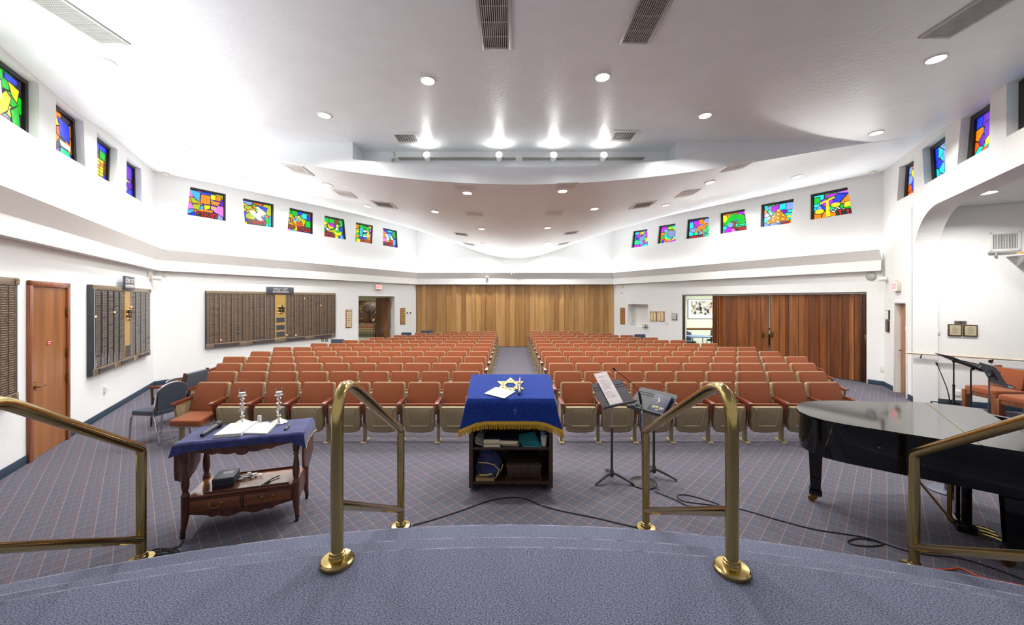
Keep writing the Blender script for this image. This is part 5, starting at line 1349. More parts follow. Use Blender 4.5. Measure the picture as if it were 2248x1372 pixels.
mb = MB(); mb.tube([a+Vector((.012, -.008, .0)), a.lerp(b, .95)+Vector((.014, -.012, 0))], .005, 6); obj('black_edge', mb, M_BLKP, t)

# ------------------------------------------------------------ music stands
def music_stand(lab, base, rz, zb, bc, tilt, w=.51, h=.30, mat=None, legz=.09, grp='black music stands', legrot=0, thin=False, perforated=False):
    """base: foot on the floor (x,y); bc: middle of the desk's lower edge (x,y,zb); local -y is the reader's side"""
    mat = mat or M_DARKM
    t = thing('music_stand', lab, 'music stand', (base[0], base[1], 0), rz, group=grp)
    inv = Matrix.Rotation(-rz, 4, 'Z')
    c = inv @ Vector((bc[0]-base[0], bc[1]-base[1], 0)); c.z = zb
    DMx = Matrix.Translation(c) @ Matrix.Rotation(-R(tilt), 4, 'X')
    q = [(-w/2, 0), (w/2, 0), (w/2, h*.55), (w/2-.012, h-.02), (w/2-.04, h), (-w/2+.04, h), (-w/2+.012, h-.02), (-w/2, h*.55)]
    mb = MB(); mb.prism(q, -.002, .002, DMx)
    if not thin:
        for z in (h*.80, h*.70): mb.tube([(-w/2+.01, -.003, z), (w/2-.01, -.003, z)], .004, 5, DMx)
    else:
        for x in (-.2, -.1, 0, .1, .2): mb.tube([(x*w/.5, .004, 0), (x*w/.5, .004, h)], .003, 5, DMx)
    dk = obj('desk', mb, mat, t)
    mb = MB(); mb.span((-w/2-.008, -.055, -.012), (w/2+.008, .004, -.006), .001, DMx); mb.span((-w/2-.008, -.057, -.012), (w/2+.008, -.053, .004), .001, DMx); obj('ledge', mb, mat, t)
    mb = MB(); mb.span((-.06, .003, h*.25), (.06, .010, h*.72), .002, DMx); obj('support_plate', mb, M_BLKP, t)
    top = DMx @ Vector((0, .02, h*.42))
    zj = top.z*.62
    mb = MB(); mb.sph(DMx @ Vector((0, .028, h*.46)), .022, 12); mb.tube([DMx @ Vector((0, .012, h*.46)), DMx @ Vector((0, .03, h*.46)), Vector((0, 0, top.z-.03))], .011, 8); obj('tilt_joint', mb, mat, t)
    mb = MB(); mb.tube([(0, 0, zj-.02), (0, 0, top.z-.02)], .0095, 10); obj('inner_tube', mb, M_CHROME if not thin else mat, t)
    mb = MB(); mb.tube([(0, 0, legz-.03), (0, 0, zj)], .0145, 12); mb.tube([(0, 0, zj-.02), (0, 0, zj+.012)], .017, 12); mb.lathe([(.02, legz-.045), (.026, legz-.03), (.022, legz+.03), (.015, legz+.04)], 12); obj('outer_tube', mb, mat, t)
    for k in range(3):
        a = R(120*k+legrot); mb = MB()
        mb.tube([(.015*math.cos(a), .015*math.sin(a), legz), (.1*math.cos(a), .1*math.sin(a), legz-.02), (.25*math.cos(a), .25*math.sin(a), .014)], [.016, .017, .012], 8); obj('leg', mb, mat, t)
    return t, DMx, rz, Matrix.Translation((base[0], base[1], 0)) @ Matrix.Rotation(rz, 4, 'Z') @ DMx
s1, D1, _, G1 = music_stand('black music stand holding the long printed sheet', (1.15, 4.27), R(32.3), .865, (1.2185, 4.238), 38, mat=mk('stand_violet', (66, 60, 68), rough=.5, var=.04), legrot=57.7)
s2, D2, _, G2 = music_stand('black music stand holding the dark blue box with gold letters', (1.665, 4.37), R(-55.8), .80, (1.519, 4.187), 46, legrot=145.8, mat=mk('stand_grey', (60, 62, 60), rough=.5, var=.04))
# printed sheet
t = thing('printed_sheet', 'long white sheet of printed text on the music stand', 'sheet'); t.matrix_world = G1
PW, PH = .215, .41; px_ = -.028
SM1 = Matrix.Translation((px_, -.008, .002)) @ Matrix.Rotation(R(-1.5), 4, 'Y')
mb = MB(); mb.span((-PW/2, -.001, 0), (PW/2, .0, PH), 0, SM1); obj('paper', mb, mk('paper_pink', (226, 214, 216), rough=.8), t)
mb = MB(); rr = random.Random(2); z = PH-.035
for k in range(17):
    z -= .014 if k not in (2, 11) else .034
    x = -PW/2+.03
    end = rr.uniform(.0, .085)
    while x < end:
        wl = rr.uniform(.008, .02); mb.span((x, -.0016, z), (min(x+wl, end+.01), -.001, z+.0028), 0, SM1); x += wl+.004
obj('print_lines', mb, M_INK, t)
# dark box with gold lettering
t = thing('presentation_box', 'dark blue box with a gold flame and lettering on the music stand', 'box'); t.matrix_world = G2
BX = Matrix.Translation((.115, 0, 0))
mb = MB(); mb.span((-.10, -.045, .0), (.10, -.006, .235), .002, BX); obj('body', mb, mk('box_blue', (44, 46, 74), rough=.5), t)
gold = mk('gold_print', (236, 214, 150), rough=.4, metal=.3, var=0)
text('עץ חיים'[::-1], .042, gold, t, (.125, -.047, .065), depth=.0006)
text('חומש'[::-1], .014, gold, t, (.125, -.047, .034), depth=.0006)
mb = MB(); mb.tube([(.09, -.046, .10), (.098, -.046, .125), (.108, -.046, .14), (.098, -.046, .16), (.088, -.046, .175), (.096, -.046, .19)], [.002, .004, .007, .004, .006, .002], 6)
mb.tube([(.112, -.046, .13), (.104, -.046, .15), (.110, -.046, .165)], [.002, .005, .002], 6); obj('flame_emblem', mb, gold, t)

# ------------------------------------------------------------ gooseneck microphone on its stand
mp = gnd(1412, 1061); t = thing('microphone_stand', 'microphone stand with a round black base and chrome pole', 'microphone stand', mp)
mb = MB(); mb.lathe([(.145, 0), (.147, .012), (.135, .022), (.05, .034), (.02, .045), (.0, .046)], 36); obj('round_base', mb, M_DARKM, t)
top = at(1409, 905, mp.y)-mp
mb = MB(); mb.tube([(0, 0, .04), top], .0155, 14); obj('pole', mb, M_CHROME, t)
mb = MB(); q = Vector((0, 0, .04)).lerp(top, .76); mb.tube([q, q+Vector((0, 0, .012))], .0165, 14); obj('orange_band', mb, mk('tape_orange', (226, 104, 50), rough=.5), t)
mb = MB(); mb.tube([top-Vector((0, 0, .03)), top, top+Vector((0, 0, .02))], [.018, .019, .013], 12); mb.tube([top, at(1408.5, 885, mp.y)-mp], .008, 8); obj('clutch', mb, M_CHROME, t)
g0 = at(1408, 888, mp.y)-mp; g1 = at(1403.5, 864, mp.y)-mp; g2 = at(1400, 855, mp.y-.02)-mp; g3 = at(1350, 812, mp.y-.1)-mp
mb = MB(); mb.tube([g0, g0.lerp(g1, .4), g1, g1+(g1-g0)*.2], [.010, .016, .014, .006], 10); obj('mount_clip', mb, M_BLKP, t)
mb = MB(); mb.tube([g1, g2, g2.lerp(g3, .15)+Vector((0, 0, .012)), g2.lerp(g3, .6)+Vector((0, 0, .01)), g3], .004, 6); obj('gooseneck', mb, M_BLKP, t)
mb = MB(); dd = (g3-g2).normalized(); mb.tube([g3-dd*.012, g3+dd*.0, g3+dd*.03, g3+dd*.038], [.006, .011, .011, .005], 10); obj('capsule', mb, M_BLKP, t)
mb = MB(); mb.tube([g0+Vector((-.012, -.01, -.02)), top+Vector((-.02, -.015, -.15)), Vector((-.016, -.02, .4)), Vector((.02, -.02, .15)), Vector((.03, -.03, .05)), Vector((.08, -.13, .028)), Vector((.11, -.17, .006))], .004, 6); obj('microphone_cable', mb, M_BLKP, t)
def floor_cable(lab, pix, mat, r=.005, z=.006, name='floor_cable', grp=None):
    pts = [gnd(x, y, z) for x, y in pix]
    # smooth with a Catmull-Rom spline
    out = []
    for i in range(len(pts)-1):
        p0, p1, p2, p3 = pts[max(i-1, 0)], pts[i], pts[i+1], pts[min(i+2, len(pts)-1)]
        for k in range(6):
            u = k/6; out.append(.5*((2*p1)+(p2-p0)*u+(2*p0-5*p1+4*p2-p3)*u*u+(3*p1-p0-3*p2+p3)*u**3))
    out.append(pts[-1]); mb = MB(); mb.tube(out, r, 6)
    return tag(obj(name, mb, mat), lab, 'cable', grp)
floor_cable('black cable arching across the carpet in front of the reading desk', [(906, 1153), (960, 1138), (1020, 1118), (1075, 1099), (1120, 1092), (1155, 1095), (1190, 1110), (1240, 1123), (1300, 1135), (1360, 1149), (1410, 1160)], M_RUBBER)
floor_cable('black microphone cable looping past the brass rail to the piano', [(1437, 1079), (1480, 1096), (1510, 1110), (1545, 1113), (1580, 1109), (1545, 1096), (1510, 1087), (1492, 1086), (1487, 1092), (1505, 1101), (1550, 1107), (1620, 1116), (1700, 1139), (1780, 1160), (1840, 1170), (1890, 1178), (1930, 1188), (1937, 1195), (1910, 1199), (1870, 1195), (1862, 1188), (1885, 1182), (1930, 1190), (1990, 1209), (2040, 1218), (2100, 1224), (2170, 1244), (2247, 1272)], M_RUBBER)
floor_cable('orange extension cord on the carpet below the platform edge', [(1990, 1240), (2015, 1243), (2040, 1248), (2080, 1250), (2105, 1247), (2125, 1254), (2150, 1266), (2200, 1277), (2247, 1285)], mk('cord_orange', (214, 84, 50), rough=.5), r=.006)
rr = random.Random(12); pix = [(402, 1188), (392, 1200), (372, 1206)]
for k in range(20): pix.append((355+40*math.cos(k*1.1)*(.6+.4*rr.random())+rr.uniform(-12, 20), 1212+6*math.sin(k*1.1)+rr.uniform(-3, 3)))
floor_cable('tangle of black cable on the carpet below the tea cart', pix, M_RUBBER, r=.0055)

# ------------------------------------------------------------ grand piano
PA = Vector((.8, -.6, 0)); PL = Vector((.6, .8, 0))        # along the axis toward the keyboard, and across
K = 1.048
prz = math.atan2(PA.y, PA.x)
pn = thing('grand_piano', 'glossy black grand piano with its lid closed', 'piano', (0, 0, 0), prz)
outl = [(1.456, 4.19), (1.456, 5.62), (1.30, 5.655), (1.19, 5.65), (1.05, 5.615), (.92, 5.53), (.80, 5.43), (.66, 5.345), (.50, 5.26), (.36, 5.17), (.22, 5.06), (.11, 4.93), (.045, 4.78), (.025, 4.62), (.05, 4.46), (.12, 4.34), (.22, 4.26), (.36, 4.225), (.8, 4.205)]
outl = [(a*K, l*K) for a, l in outl]
FX = Matrix.Rotation(R(90), 4, 'X')                        # prism's XZ polygon laid flat: (x, y) with height along -y
def flat(pts, z0, z1, bev=0):
    mb = MB(); mb.prism(pts, -z1, -z0, Matrix.Rotation(R(-90), 4, 'X'), bev); return mb
def inset_poly(pts, e):
    c = (sum(p[0] for p in pts)/len(pts), sum(p[1] for p in pts)/len(pts)); o = []
    n = len(pts)
    for i in range(n):
        p0, p, p1 = Vector(pts[i-1]), Vector(pts[i]), Vector(pts[(i+1) % n]); d0, d1 = (p-p0).normalized(), (p1-p).normalized()
        nn = Vector((-d0.y-d1.y, d0.x+d1.x)).normalized(); o.append((p.x+nn.x*e, p.y+nn.y*e))
    return o
area2 = sum(outl[i][0]*outl[(i+1) % len(outl)][1]-outl[(i+1) % len(outl)][0]*outl[i][1] for i in range(len(outl)))
sgn = 1 if area2 > 0 else -1
FOLD = 1.092*K
lid_main = [p for p in outl if p[0] <= FOLD]
# cut the outline at the fold line
lm = clip(outl, (FOLD-.002, 0), (1, 0)); lf = clip(outl, (FOLD+.002, 0), (-1, 0))
obj('lid', flat(lm, .929, .95), M_PIANO, pn, smooth=False)
obj('front_lid', flat(lf, .929, .95), M_PIANO, pn, smooth=False)
mb = MB(); mb.tube([(FOLD, 4.205*K, .951), (FOLD, 5.62*K, .951)], .004, 6); obj('lid_hinge', mb, M_BRASS, pn)
rim = inset_poly(outl, sgn*.025)
rim2 = [(a if a < 1.4*K else 1.74*K, l) for a, l in rim]
obj('rim', flat(rim, .60, .925), M_PIANO, pn, ang=50)
mb = MB()
for l0, l1 in ((4.21*K, 4.27*K), (5.54*K, 5.60*K)):
    mb.prism([(1.40*K, .60), (1.72*K, .60), (1.74*K, .72), (1.66*K, .76), (1.62*K, .90), (1.40*K, .925)], -l1, -l0, Matrix.Scale(-1, 4, (0, 1, 0)))
obj('arm', mb, M_PIANO, pn)
mb = MB(); mb.span((1.42*K, 4.22*K, .58), (1.72*K, 5.59*K, .66), .01); obj('key_bed', mb, M_PIANO, pn)
mb = MB(); mb.span((1.44*K, 4.28*K, .66), (1.50*K, 5.53*K, .90), .006); obj('fallboard', mb, M_PIANO, pn)
mb = MB(); n = 52; w = 1.23*K/n
for k in range(n): mb.span((1.51*K, 4.29*K+k*w+.0006, .66), (1.655*K, 4.29*K+(k+1)*w-.0006, .715), .002)
o = obj('white_keys', mb, mk('ivory', (238, 234, 224), rough=.3), pn)
mb = MB()
for k in range(n-1):
    if k % 7 in (0, 2, 3, 5, 6): mb.span((1.51*K, 4.29*K+(k+1)*w-.006, .715), (1.60*K, 4.29*K+(k+1)*w+.006, .727), .002)
obj('black_keys', mb, M_PIANO, pn)
inv = Matrix.Rotation(-prz, 4, 'Z')
for k, (pp, tz) in enumerate(((gnd(1790, 1101), .62), (gnd(2224, 1246), .60), (gnd(2097, 1097), .60))):
    q = inv @ pp
    mb = MB()
    def sq(h, z): return [(q.x-h, q.y-h, z), (q.x+h, q.y-h, z), (q.x+h, q.y+h, z), (q.x-h, q.y+h, z)]
    lv = [(.078, tz), (.076, .56), (.056, .545), (.040, .14), (.052, .125), (.050, .085), (.040, .08)]
    v = [p for h, z in lv for p in sq(h, z)]; f = []
    for i in range(len(lv)-1):
        for j in range(4): f.append((i*4+j, i*4+(j+1) % 4, (i+1)*4+(j+1) % 4, (i+1)*4+j))
    f += [(3, 2, 1, 0), tuple((len(lv)-1)*4+j for j in range(4))]
    mb.raw(v, f); leg = obj('leg', mb, M_PIANO, pn, smooth=False)
    mb = MB(); mb.span((q.x-.041, q.y-.041, .07), (q.x+.041, q.y+.041, .10), .003); mb.lathe([(.018, .04), (.018, .07)], 12, Matrix.Translation((q.x, q.y, 0)))
    mb.tube([(q.x-.03, q.y-.02, .03), (q.x-.03, q.y+.02, .03)], .029, 18); mb.span((q.x-.05, q.y-.024, .028), (q.x+.01, q.y+.024, .06), .004); obj('brass_caster', mb, M_BRASSD, leg)
# pedal lyre
lq = inv @ gnd(2141, 1172); 
mb = MB(); mb.span((lq.x-.13, lq.y-.12, .03), (lq.x-.01, lq.y+.12, .10), .008); 
for s in (-1, 1): mb.span((lq.x-.10, lq.y+s*.075-.025, .09), (lq.x-.04, lq.y+s*.075+.025, .60), .006)
obj('pedal_lyre', mb, M_PIANO, pn)
for s in (-1, 0, 1):
    mb = MB(); mb.tube([(lq.x-.01, lq.y+s*.07, .045), (lq.x+.07, lq.y+s*.07, .04), (lq.x+.12, lq.y+s*.07, .028)], [.009, .013, .016], 8); obj('pedal', mb, M_BRASS, pn)
    mb = MB(); mb.cyl((lq.x-.15, lq.y+s*.04, .06), (lq.x-.15, lq.y+s*.04, .60), .007, 8); obj('pedal_rod', mb, M_BRASSD, pn)
for s in (-1, 1):
    mb = MB(); mb.cyl((lq.x-.13, lq.y+s*.06, .06), (lq.x-.50, lq.y+s*.06, .60), .008, 8); obj('lyre_brace', mb, M_BRASSD, pn)
mb = MB(); mb.cyl((.56*K, 4.218*K, .80), (.56*K, 4.212*K, .80), .01, 8); obj('prop_button', mb, M_BRASSD, pn)
# flat round stand base under the piano
mb = MB(); mb.lathe([(.15, 0), (.152, .012), (.14, .02), (0, .026)], 30); mb.cyl((0, 0, .02), (0, 0, .30), .013, 10); o = obj('round_stand', mb, mk('base_slate', (70, 74, 92), rough=.4), loc=gnd(2077, 1078)); tag(o, 'round slate stand foot on the carpet under the piano', 'stand')

# ------------------------------------------------------------ choir corner: chairs, stands
def oak_chair(lab, loc, rz):
    t = thing('upholstered_chair', lab, 'chair', loc, rz, group='oak chairs with rust upholstery in the choir corner')
    mb = MB(); mb.prism(rrect(.50, .52, .07, 5), -.05, .035, Matrix.Translation((0, .0, .44)) @ Matrix.Rotation(R(-90), 4, 'X'), bev=.03); obj('seat_cushion', mb, M_ORANGE, t)
    mb = MB(); mb.span((-.25, -.25, .33), (.25, -.22, .41), .004); mb.span((-.25, -.22, .33), (-.22, .26, .41), .004); mb.span((.22, -.22, .33), (.25, .26, .41), .004); mb.span((-.25, .23, .33), (.25, .26, .41), .004); obj('seat_rail', mb, M_OAKCH, t)
    BMx = Matrix.Translation((0, .25, .66)) @ Matrix.Rotation(R(-10), 4, 'X')
    mb = MB(); mb.prism(rrect(.46, .36, .04, 4), -.045, .02, BMx, bev=.02); obj('back_cushion', mb, M_ORANGE, t)
    for s in (-1, 1):
        mb = MB(); mb.span((s*.235-.028, -.262, 0), (s*.235+.028, -.15, .41), .005); obj('leg', mb, M_OAKCH, t)
        mb = MB(); mb.prism([(.20, 0), (.30, 0), (.31, .41), (.37, .86), (.28, .86), (.20, .41)], -.022, .022, Matrix.Translation((s*.25, 0, 0)) @ Matrix.Rotation(R(90), 4, 'Z')); obj('back_post', mb, M_OAKCH, t)
oak_chair('oak chair with rust upholstery, farthest back by the alcove wall', (8.62, 6.70, 0), R(-96))
oak_chair('oak chair with rust upholstery, the middle one, partly behind a music stand', (8.36, 6.02, 0), R(-92))
oak_chair('oak chair with rust upholstery, nearest one, cut by the photo edge', (8.06, 5.34, 0), R(-90))
music_stand('music stand with a sloping plate, closest to the arch jamb', (7.31, 6.2), R(66), 1.0, (7.42, 6.12), 62, w=.48, h=.32, mat=M_BLKP, thin=True)
music_stand('music stand with a sloping plate, second from the arch jamb', (6.98, 5.7), R(62), .97, (7.12, 5.62), 64, w=.46, h=.32, mat=M_BLKP, thin=True)
music_stand('dark music stand seen from behind, in front of the oak chairs', (6.62, 5.2), R(57), .90, (6.655, 5.12), 23, w=.46, h=.29, mat=mk('stand_slate', (54, 58, 66), rough=.5))
b = at(2085, 884, 6.3); t = thing('boom_microphone', 'black microphone on a low tripod with a tilted thin boom behind the piano', 'microphone', (b.x, b.y, 0))
hz = b.z; 
mb = MB(); mb.tube([(0, 0, hz-.12), (0, 0, hz+.05)], [.02, .026], 10); mb.span((-.03, -.03, hz-.02), (.09, .03, hz+.03), .006); mb.cyl((0, 0, .1), (0, 0, hz-.05), .014, 8); obj('hub', mb, M_BLKP, t)
for k in range(3):
    a = R(120*k+15); mb = MB(); mb.tube([(0, 0, hz), (.2*math.cos(a), .2*math.sin(a), hz-.02), (.34*math.cos(a), .34*math.sin(a), .0)], .013, 8); obj('leg', mb, M_BLKP, t)
g = [at(2085, 882, 6.3), at(2083, 868, 6.28), at(2078, 850, 6.26), at(2068, 825, 6.22), at(2057, 800, 6.18)]; g = [Vector((p.x-b.x, p.y-b.y, p.z)) for p in g]
mb = MB(); mb.tube(g, [.009, .007, .006, .006, .005], 8); obj('boom', mb, M_BLKP, t)
dd = (g[-1]-g[-2]).normalized(); mb = MB(); mb.tube([g[-1]-dd*.02, g[-1], g[-1]+dd*.04], [.008, .013, .012], 10); obj('capsule', mb, M_BLKP, t)
# ------------------------------------------------------------ memorial boards
def on_wall(w, name, lab, cat, s, z, off=0, group=None, kind=None):
    p = w.p(s, z, off); return thing(name, lab, cat, p, w.rz, group, kind)
def board(w, s0, s1, z0, z1, lab, ncol, g0, g1, header, tabm, steel=False, signc=None, nrow=46, star=True):
    """bronze memorial board; g0..g1: the plain gold panel, as fractions of the width"""
    W, Hh = s1-s0, z1-z0
    t = on_wall(w, 'memorial_board', lab, 'memorial board', s0, z0, 0, 'bronze memorial boards')
    mb = MB(); mb.span((0, -.075, 0), (W, 0, Hh), .004); obj('backing', mb, M_SLATE, t)
    tr, brl = .085, .115
    mb = MB(); mb.span((0, -.085, Hh-tr), (W, -.07, Hh), .003); obj('top_rail', mb, M_BRONZEL, t)
    mb = MB(); mb.span((0, -.085, 0), (W, -.07, brl), .003); 
    n = int(W/.02)
    for k in range(n):
        if (k//8) % 3 == 0: mb.span((k*.02, -.089, .004), (k*.02+.01, -.084, brl-.01))
    obj('bottom_rail', mb, M_BRONZEL, t)
    for f in ([0.012, .985]+([.21] if W > 3 else [])+([.865] if W > 3 else [])):
        x = W*f; mb = MB(); mb.prism(rrect(.07, .07, .01, 2, x, Hh-tr/2), -.094, -.08)
        for k in range(6): a = R(60*k); mb.sph((x+.022*math.cos(a), -.096, Hh-tr/2+.022*math.sin(a)), .007, 6)
        obj('rosette', mb, mk('rosette', (170, 148, 118), rough=.35, metal=.7), t)
    # name columns left and right of the gold panel
    def cols(x0, x1, n):
        cw = (x1-x0)/n
        for k in range(n):
            a = x0+cw*k
            mb = MB()
            zb, zt_ = brl+.01, Hh-tr-.01; rh = (zt_-zb)/nrow
            rr = random.Random(int(a*1000)+n)
            for i in range(nrow):
                if rr.random() < .05: continue
                for j in (0, 1):
                    xa = a+cw*.20+cw*.38*j
                    mb.span((xa, -.081, zb+rh*i+rh*.16), (xa+cw*.35, -.074, zb+rh*(i+1)-rh*.12))
            mb.mi = 1
            for i in range(nrow):
                z = zb+rh*i+rh*.5
                for j in (0, 1):
                    xa = a+cw*.20+cw*.38*j
                    mb.span((xa+cw*.02, -.0815, z-rh*.03), (xa+cw*(.18+.13*rr.random()), -.0808, z+rh*.16))
            obj('name_column', mb, [tabm, mk('engraved', (196, 172, 140) if not steel else (206, 200, 190), rough=.4, metal=.5)], t, smooth=False)
            mb = MB(); mb.span((a+.004, -.088, brl), (a+.014, -.074, Hh-tr)); mb.span((a+cw*.13, -.086, brl), (a+cw*.13+.008, -.074, Hh-tr)); obj('column_strip', mb, M_BRONZEL if not steel else M_CHROME, t, smooth=False)
            mb = MB()
            for i in range(nrow):
                z = zb+rh*(i+.5); mb.span((a+cw*.045, -.084, z-rh*.22), (a+cw*.045+.016, -.075, z+rh*.22))
                if steel: mb.span((a+cw*.045+.016, -.092, z-rh*.12), (a+cw*.045+.03, -.080, z+rh*.12))
            obj('lamp_strip', mb, mk('lamp_studs', (196, 186, 170), rough=.3, metal=.7) if not steel else M_CHROME, t, smooth=False)
            if rr.random() < .35:
                i = rr.randrange(nrow); z = zb+rh*(i+.5); mb = MB(); mb.sph((a+cw*.05+.012, -.09, z), .014, 8); obj('memorial_lamp', mb, mk('memorial_bulb', (255, 140, 90), emit=6, var=0), t)
    nl = max(1, round(ncol*g0/(g0+1-g1))) if g0 is not None else ncol
    if g0 is not None:
        cols(.02, W*g0, nl); cols(W*g1, W-.02, ncol-nl)
        gx0, gx1 = W*g0+.006, W*g1-.006
        mb = MB(); mb.span((gx0, -.084, brl+.0), (gx1, -.074, Hh-tr)); gp = obj('gold_panel', mb, M_GOLDP, t, smooth=False)
        gc = (gx0+gx1)/2; gw = gx1-gx0
        if star:
            mb = star_mesh(gw*.36, gw*.09, .02); o = obj('star_emblem', mb, M_BRONZE, gp); o.location = (gc+gw*.06, -.125, brl+(Hh-brl-tr)*.66); o.rotation_euler = (0, R(8), 0); o.scale = (1, 1, 1.25)
            mb = MB(); zc_ = brl+(Hh-brl-tr)*.66
            for dz in (-.09, 0, .09): mb.tube([(gc-gw*.3, -.088, zc_+dz), (gc+gw*.05, -.12, zc_+dz)], .012, 8)
            obj('emblem_lamps', mb, mk('emblem_gold', (240, 196, 120), rough=.3, metal=.4, emit=.15, var=0), gp)
        for fz in ((.42, .25, .12, .06) if W > 3 else (.1,)):
            hh = .075 if fz in (.42, .25) else .045
            if not W > 3: hh = .12
            z = brl+(Hh-brl-tr)*fz; mb = MB(); mb.span((gc-gw*.40, -.092, z-hh), (gc+gw*.40, -.082, z+hh), .002); o = obj('inscription_plate', mb, M_BRONZEL, gp)
            mb = MB(); mb.span((gc-gw*.36, -.094, z-hh+.012), (gc+gw*.36, -.091, z+hh-.012)); obj('inscription_field', mb, M_SLATE, gp, smooth=False)
    else: cols(.02, W-.02, ncol)
    # dedication plates along the foot
    k = max(1, int(W/.85))
    for i in range(k):
        a, b = W*(i+.18)/k, W*(i+.82)/k; mb = MB(); mb.span((a, -.098, .018), (b, -.086, brl-.022), .003); o = obj('dedication_plate', mb, M_SLATE, t)
        mb = MB(); mb.tube([(a, -.098, .018), (b, -.098, .018), (b, -.098, brl-.022), (a, -.098, brl-.022)], .005, 5, closed=True); obj('plate_border', mb, mk('copper_border', (176, 128, 96), rough=.35, metal=.8), t)
    if header and signc is not None:
        sw, sh = signc[1], signc[2]; x = W*signc[0]
        mb = MB(); mb.span((x-sw/2, -.12, Hh-.05), (x+sw/2, -.085, Hh-.05+sh), .004); sg = obj('header_sign', mb, mk('sign_slate', (74, 76, 88), rough=.45), t)
        wl = mk('sign_white', (228, 226, 220), rough=.5, var=0)
        text(header[0], sh*.50, wl, sg, (x, -.121, Hh-.05+sh*.66), depth=.002, sx=min(1, sw/(sh*2.4)))
        text(header[1], sh*.36, wl, sg, (x, -.121, Hh-.05+sh*.25), depth=.002, sx=min(1, sw/(sh*2.6)))
    return t
s0, za = W_LB.sz(449.5, 638); s1, _ = W_LB.sz(733.6, 644); _, zb_ = W_LB.sz(449.5, 764.5)
_, zb2 = W_LB.sz(733.6, 739)
BZ0, BZ1 = (zb_+zb2)/2, (W_LB.sz(449.5, 638)[1]+W_LB.sz(733.6, 643.5)[1])/2
def frac(w, px, s0, s1): return (w.s_at(px)-s0)/(s1-s0)
board(W_LB, s0, s1, BZ0, BZ1, 'widest bronze memorial board, left of the foyer doorway', 12, frac(W_LB, 600, s0, s1), frac(W_LB, 624.5, s0, s1), ('לזכר עולם'[::-1], 'IN MEMORIAM'), M_TABLET, signc=(frac(W_LB, 611.5, s0, s1), .80, .20))
s0, s1 = W_L.s_at(190), W_L.s_at(320); z1 = (W_L.sz(188, 625)[1]+W_L.sz(320, 634)[1])/2; z0 = (W_L.sz(188, 826)[1]+W_L.sz(320, 781)[1])/2
board(W_L, s0, s1, z0, z1, 'memorial board with shiny studs between the wooden door and the corner', 9, frac(W_L, 260, s0, s1), frac(W_L, 273.5, s0, s1), ('לזכר עולם'[::-1], 'IN MEMORIAM'), M_TABLETS, steel=True, signc=(frac(W_L, 267, s0, s1), .50, .26), star=True)
s1 = W_L.s_at(17.5); s0 = s1-2.6; z1 = W_L.sz(17, 610)[1]; z0 = W_L.sz(17, 884)[1]
board(W_L, s0, s1, z0, z1, 'memorial board cut by the photo edge, on the near side of the wooden door', 7, None, None, None, M_TABLET)

# ------------------------------------------------------------ wooden door, left wall
DZ = 2.30
t = on_wall(W_L, 'door_1', 'varnished wooden door with a brass lever and a red sticker', 'door', LD0, 0, kind='structure')
dw = LD1-LD0; fr = .075
mb = MB(); mb.span((0, -.035, 0), (fr, .0, DZ), .01); mb.span((dw-fr, -.035, 0), (dw, .0, DZ), .01); mb.span((0, -.035, DZ-fr), (dw, .0, DZ), .01); obj('door_frame', mb, M_DOORF, t)
mb = MB(); mb.span((fr+.004, -.012, .012), (dw-fr-.004, -.002, DZ-fr-.004)); dl = obj('door_leaf', mb, M_DOOR, t)
for z in (DZ-.42, DZ*.56, .92, .25):
    mb = MB(); mb.span((dw-fr-.02, -.022, z-.06), (dw-fr+.01, -.01, z+.06), .002); mb.cyl((dw-fr-.004, -.028, z-.062), (dw-fr-.004, -.028, z+.062), .009, 8); obj('hinge', mb, M_BRASSD, t)
s_, zl = W_L.sz(72, 850); x = s_-LD0
mb = MB(); Mx = Matrix.Translation((fr+.075, -.012, zl)) @ Matrix.Rotation(R(90), 4, 'X'); mb.lathe([(.034, 0), (.033, .008), (.014, .014), (.013, .05), (.0, .052)], 18, Mx)
mb.tube([(fr+.07, -.058, zl), (fr+.12, -.064, zl+.004), (fr+.2, -.062, zl-.004)], [.012, .011, .009], 8); mb.cyl((fr+.075, -.012, zl+.06), (fr+.075, -.024, zl+.06), .009, 8); obj('lever_handle', mb, M_BRASS, t)
s_, zs = W_L.sz(105, 752.5); x = s_-LD0
mb = MB(); mb.span((x-.055, -.0145, zs-.032), (x+.055, -.012, zs+.032)); st = obj('sticker', mb, M_RED, t, label='small red sticker', smooth=False)
mb = MB()
for k in range(2): mb.span((x-.045+.02*k, -.0155, zs+.008-.026*k), (x+.045-.02*k, -.014, zs+.020-.026*k))
obj('sticker_print', mb, mk('sticker_white', (240, 230, 230), var=0), st, smooth=False)

# ------------------------------------------------------------ small wall fittings
def plate(w, px, py, wd, ht, lab, mat=None, cat='wall plate', name='wall_plate', kind_='switch', group=None, dp=.012):
    s, z = w.sz(px, py); t = on_wall(w, name, lab, cat, s, z, group=group)
    mb = MB(); mb.prism(rrect(wd, ht, .008, 3), -dp, 0, bev=.004); obj('plate', mb, mat or M_CREAM, t)
    mb = MB()
    if kind_ == 'switch': mb.span((-.006, -dp-.014, -.012), (.006, -dp, .010), .002)
    elif kind_ == 'outlet':
        for dz in (-.025, .025): mb.prism(disc(0, dz, .017, 14), -dp-.003, -dp)
    elif kind_ == 'dial': mb.lathe([(.028, 0), (.026, .02), (0, .021)], 18, Matrix.Translation((0, -dp, 0)) @ Matrix.Rotation(R(90), 4, 'X'))
    obj({'switch': 'toggle', 'outlet': 'sockets', 'dial': 'dial'}[kind_], mb, M_BLKP if kind_ == 'dial' else M_WPLAST, t)
    return t
plate(W_L, 229, 855, .075, .12, 'grey edged wall plate below the studded memorial board', M_WPLAST, kind_='switch', dp=.03)
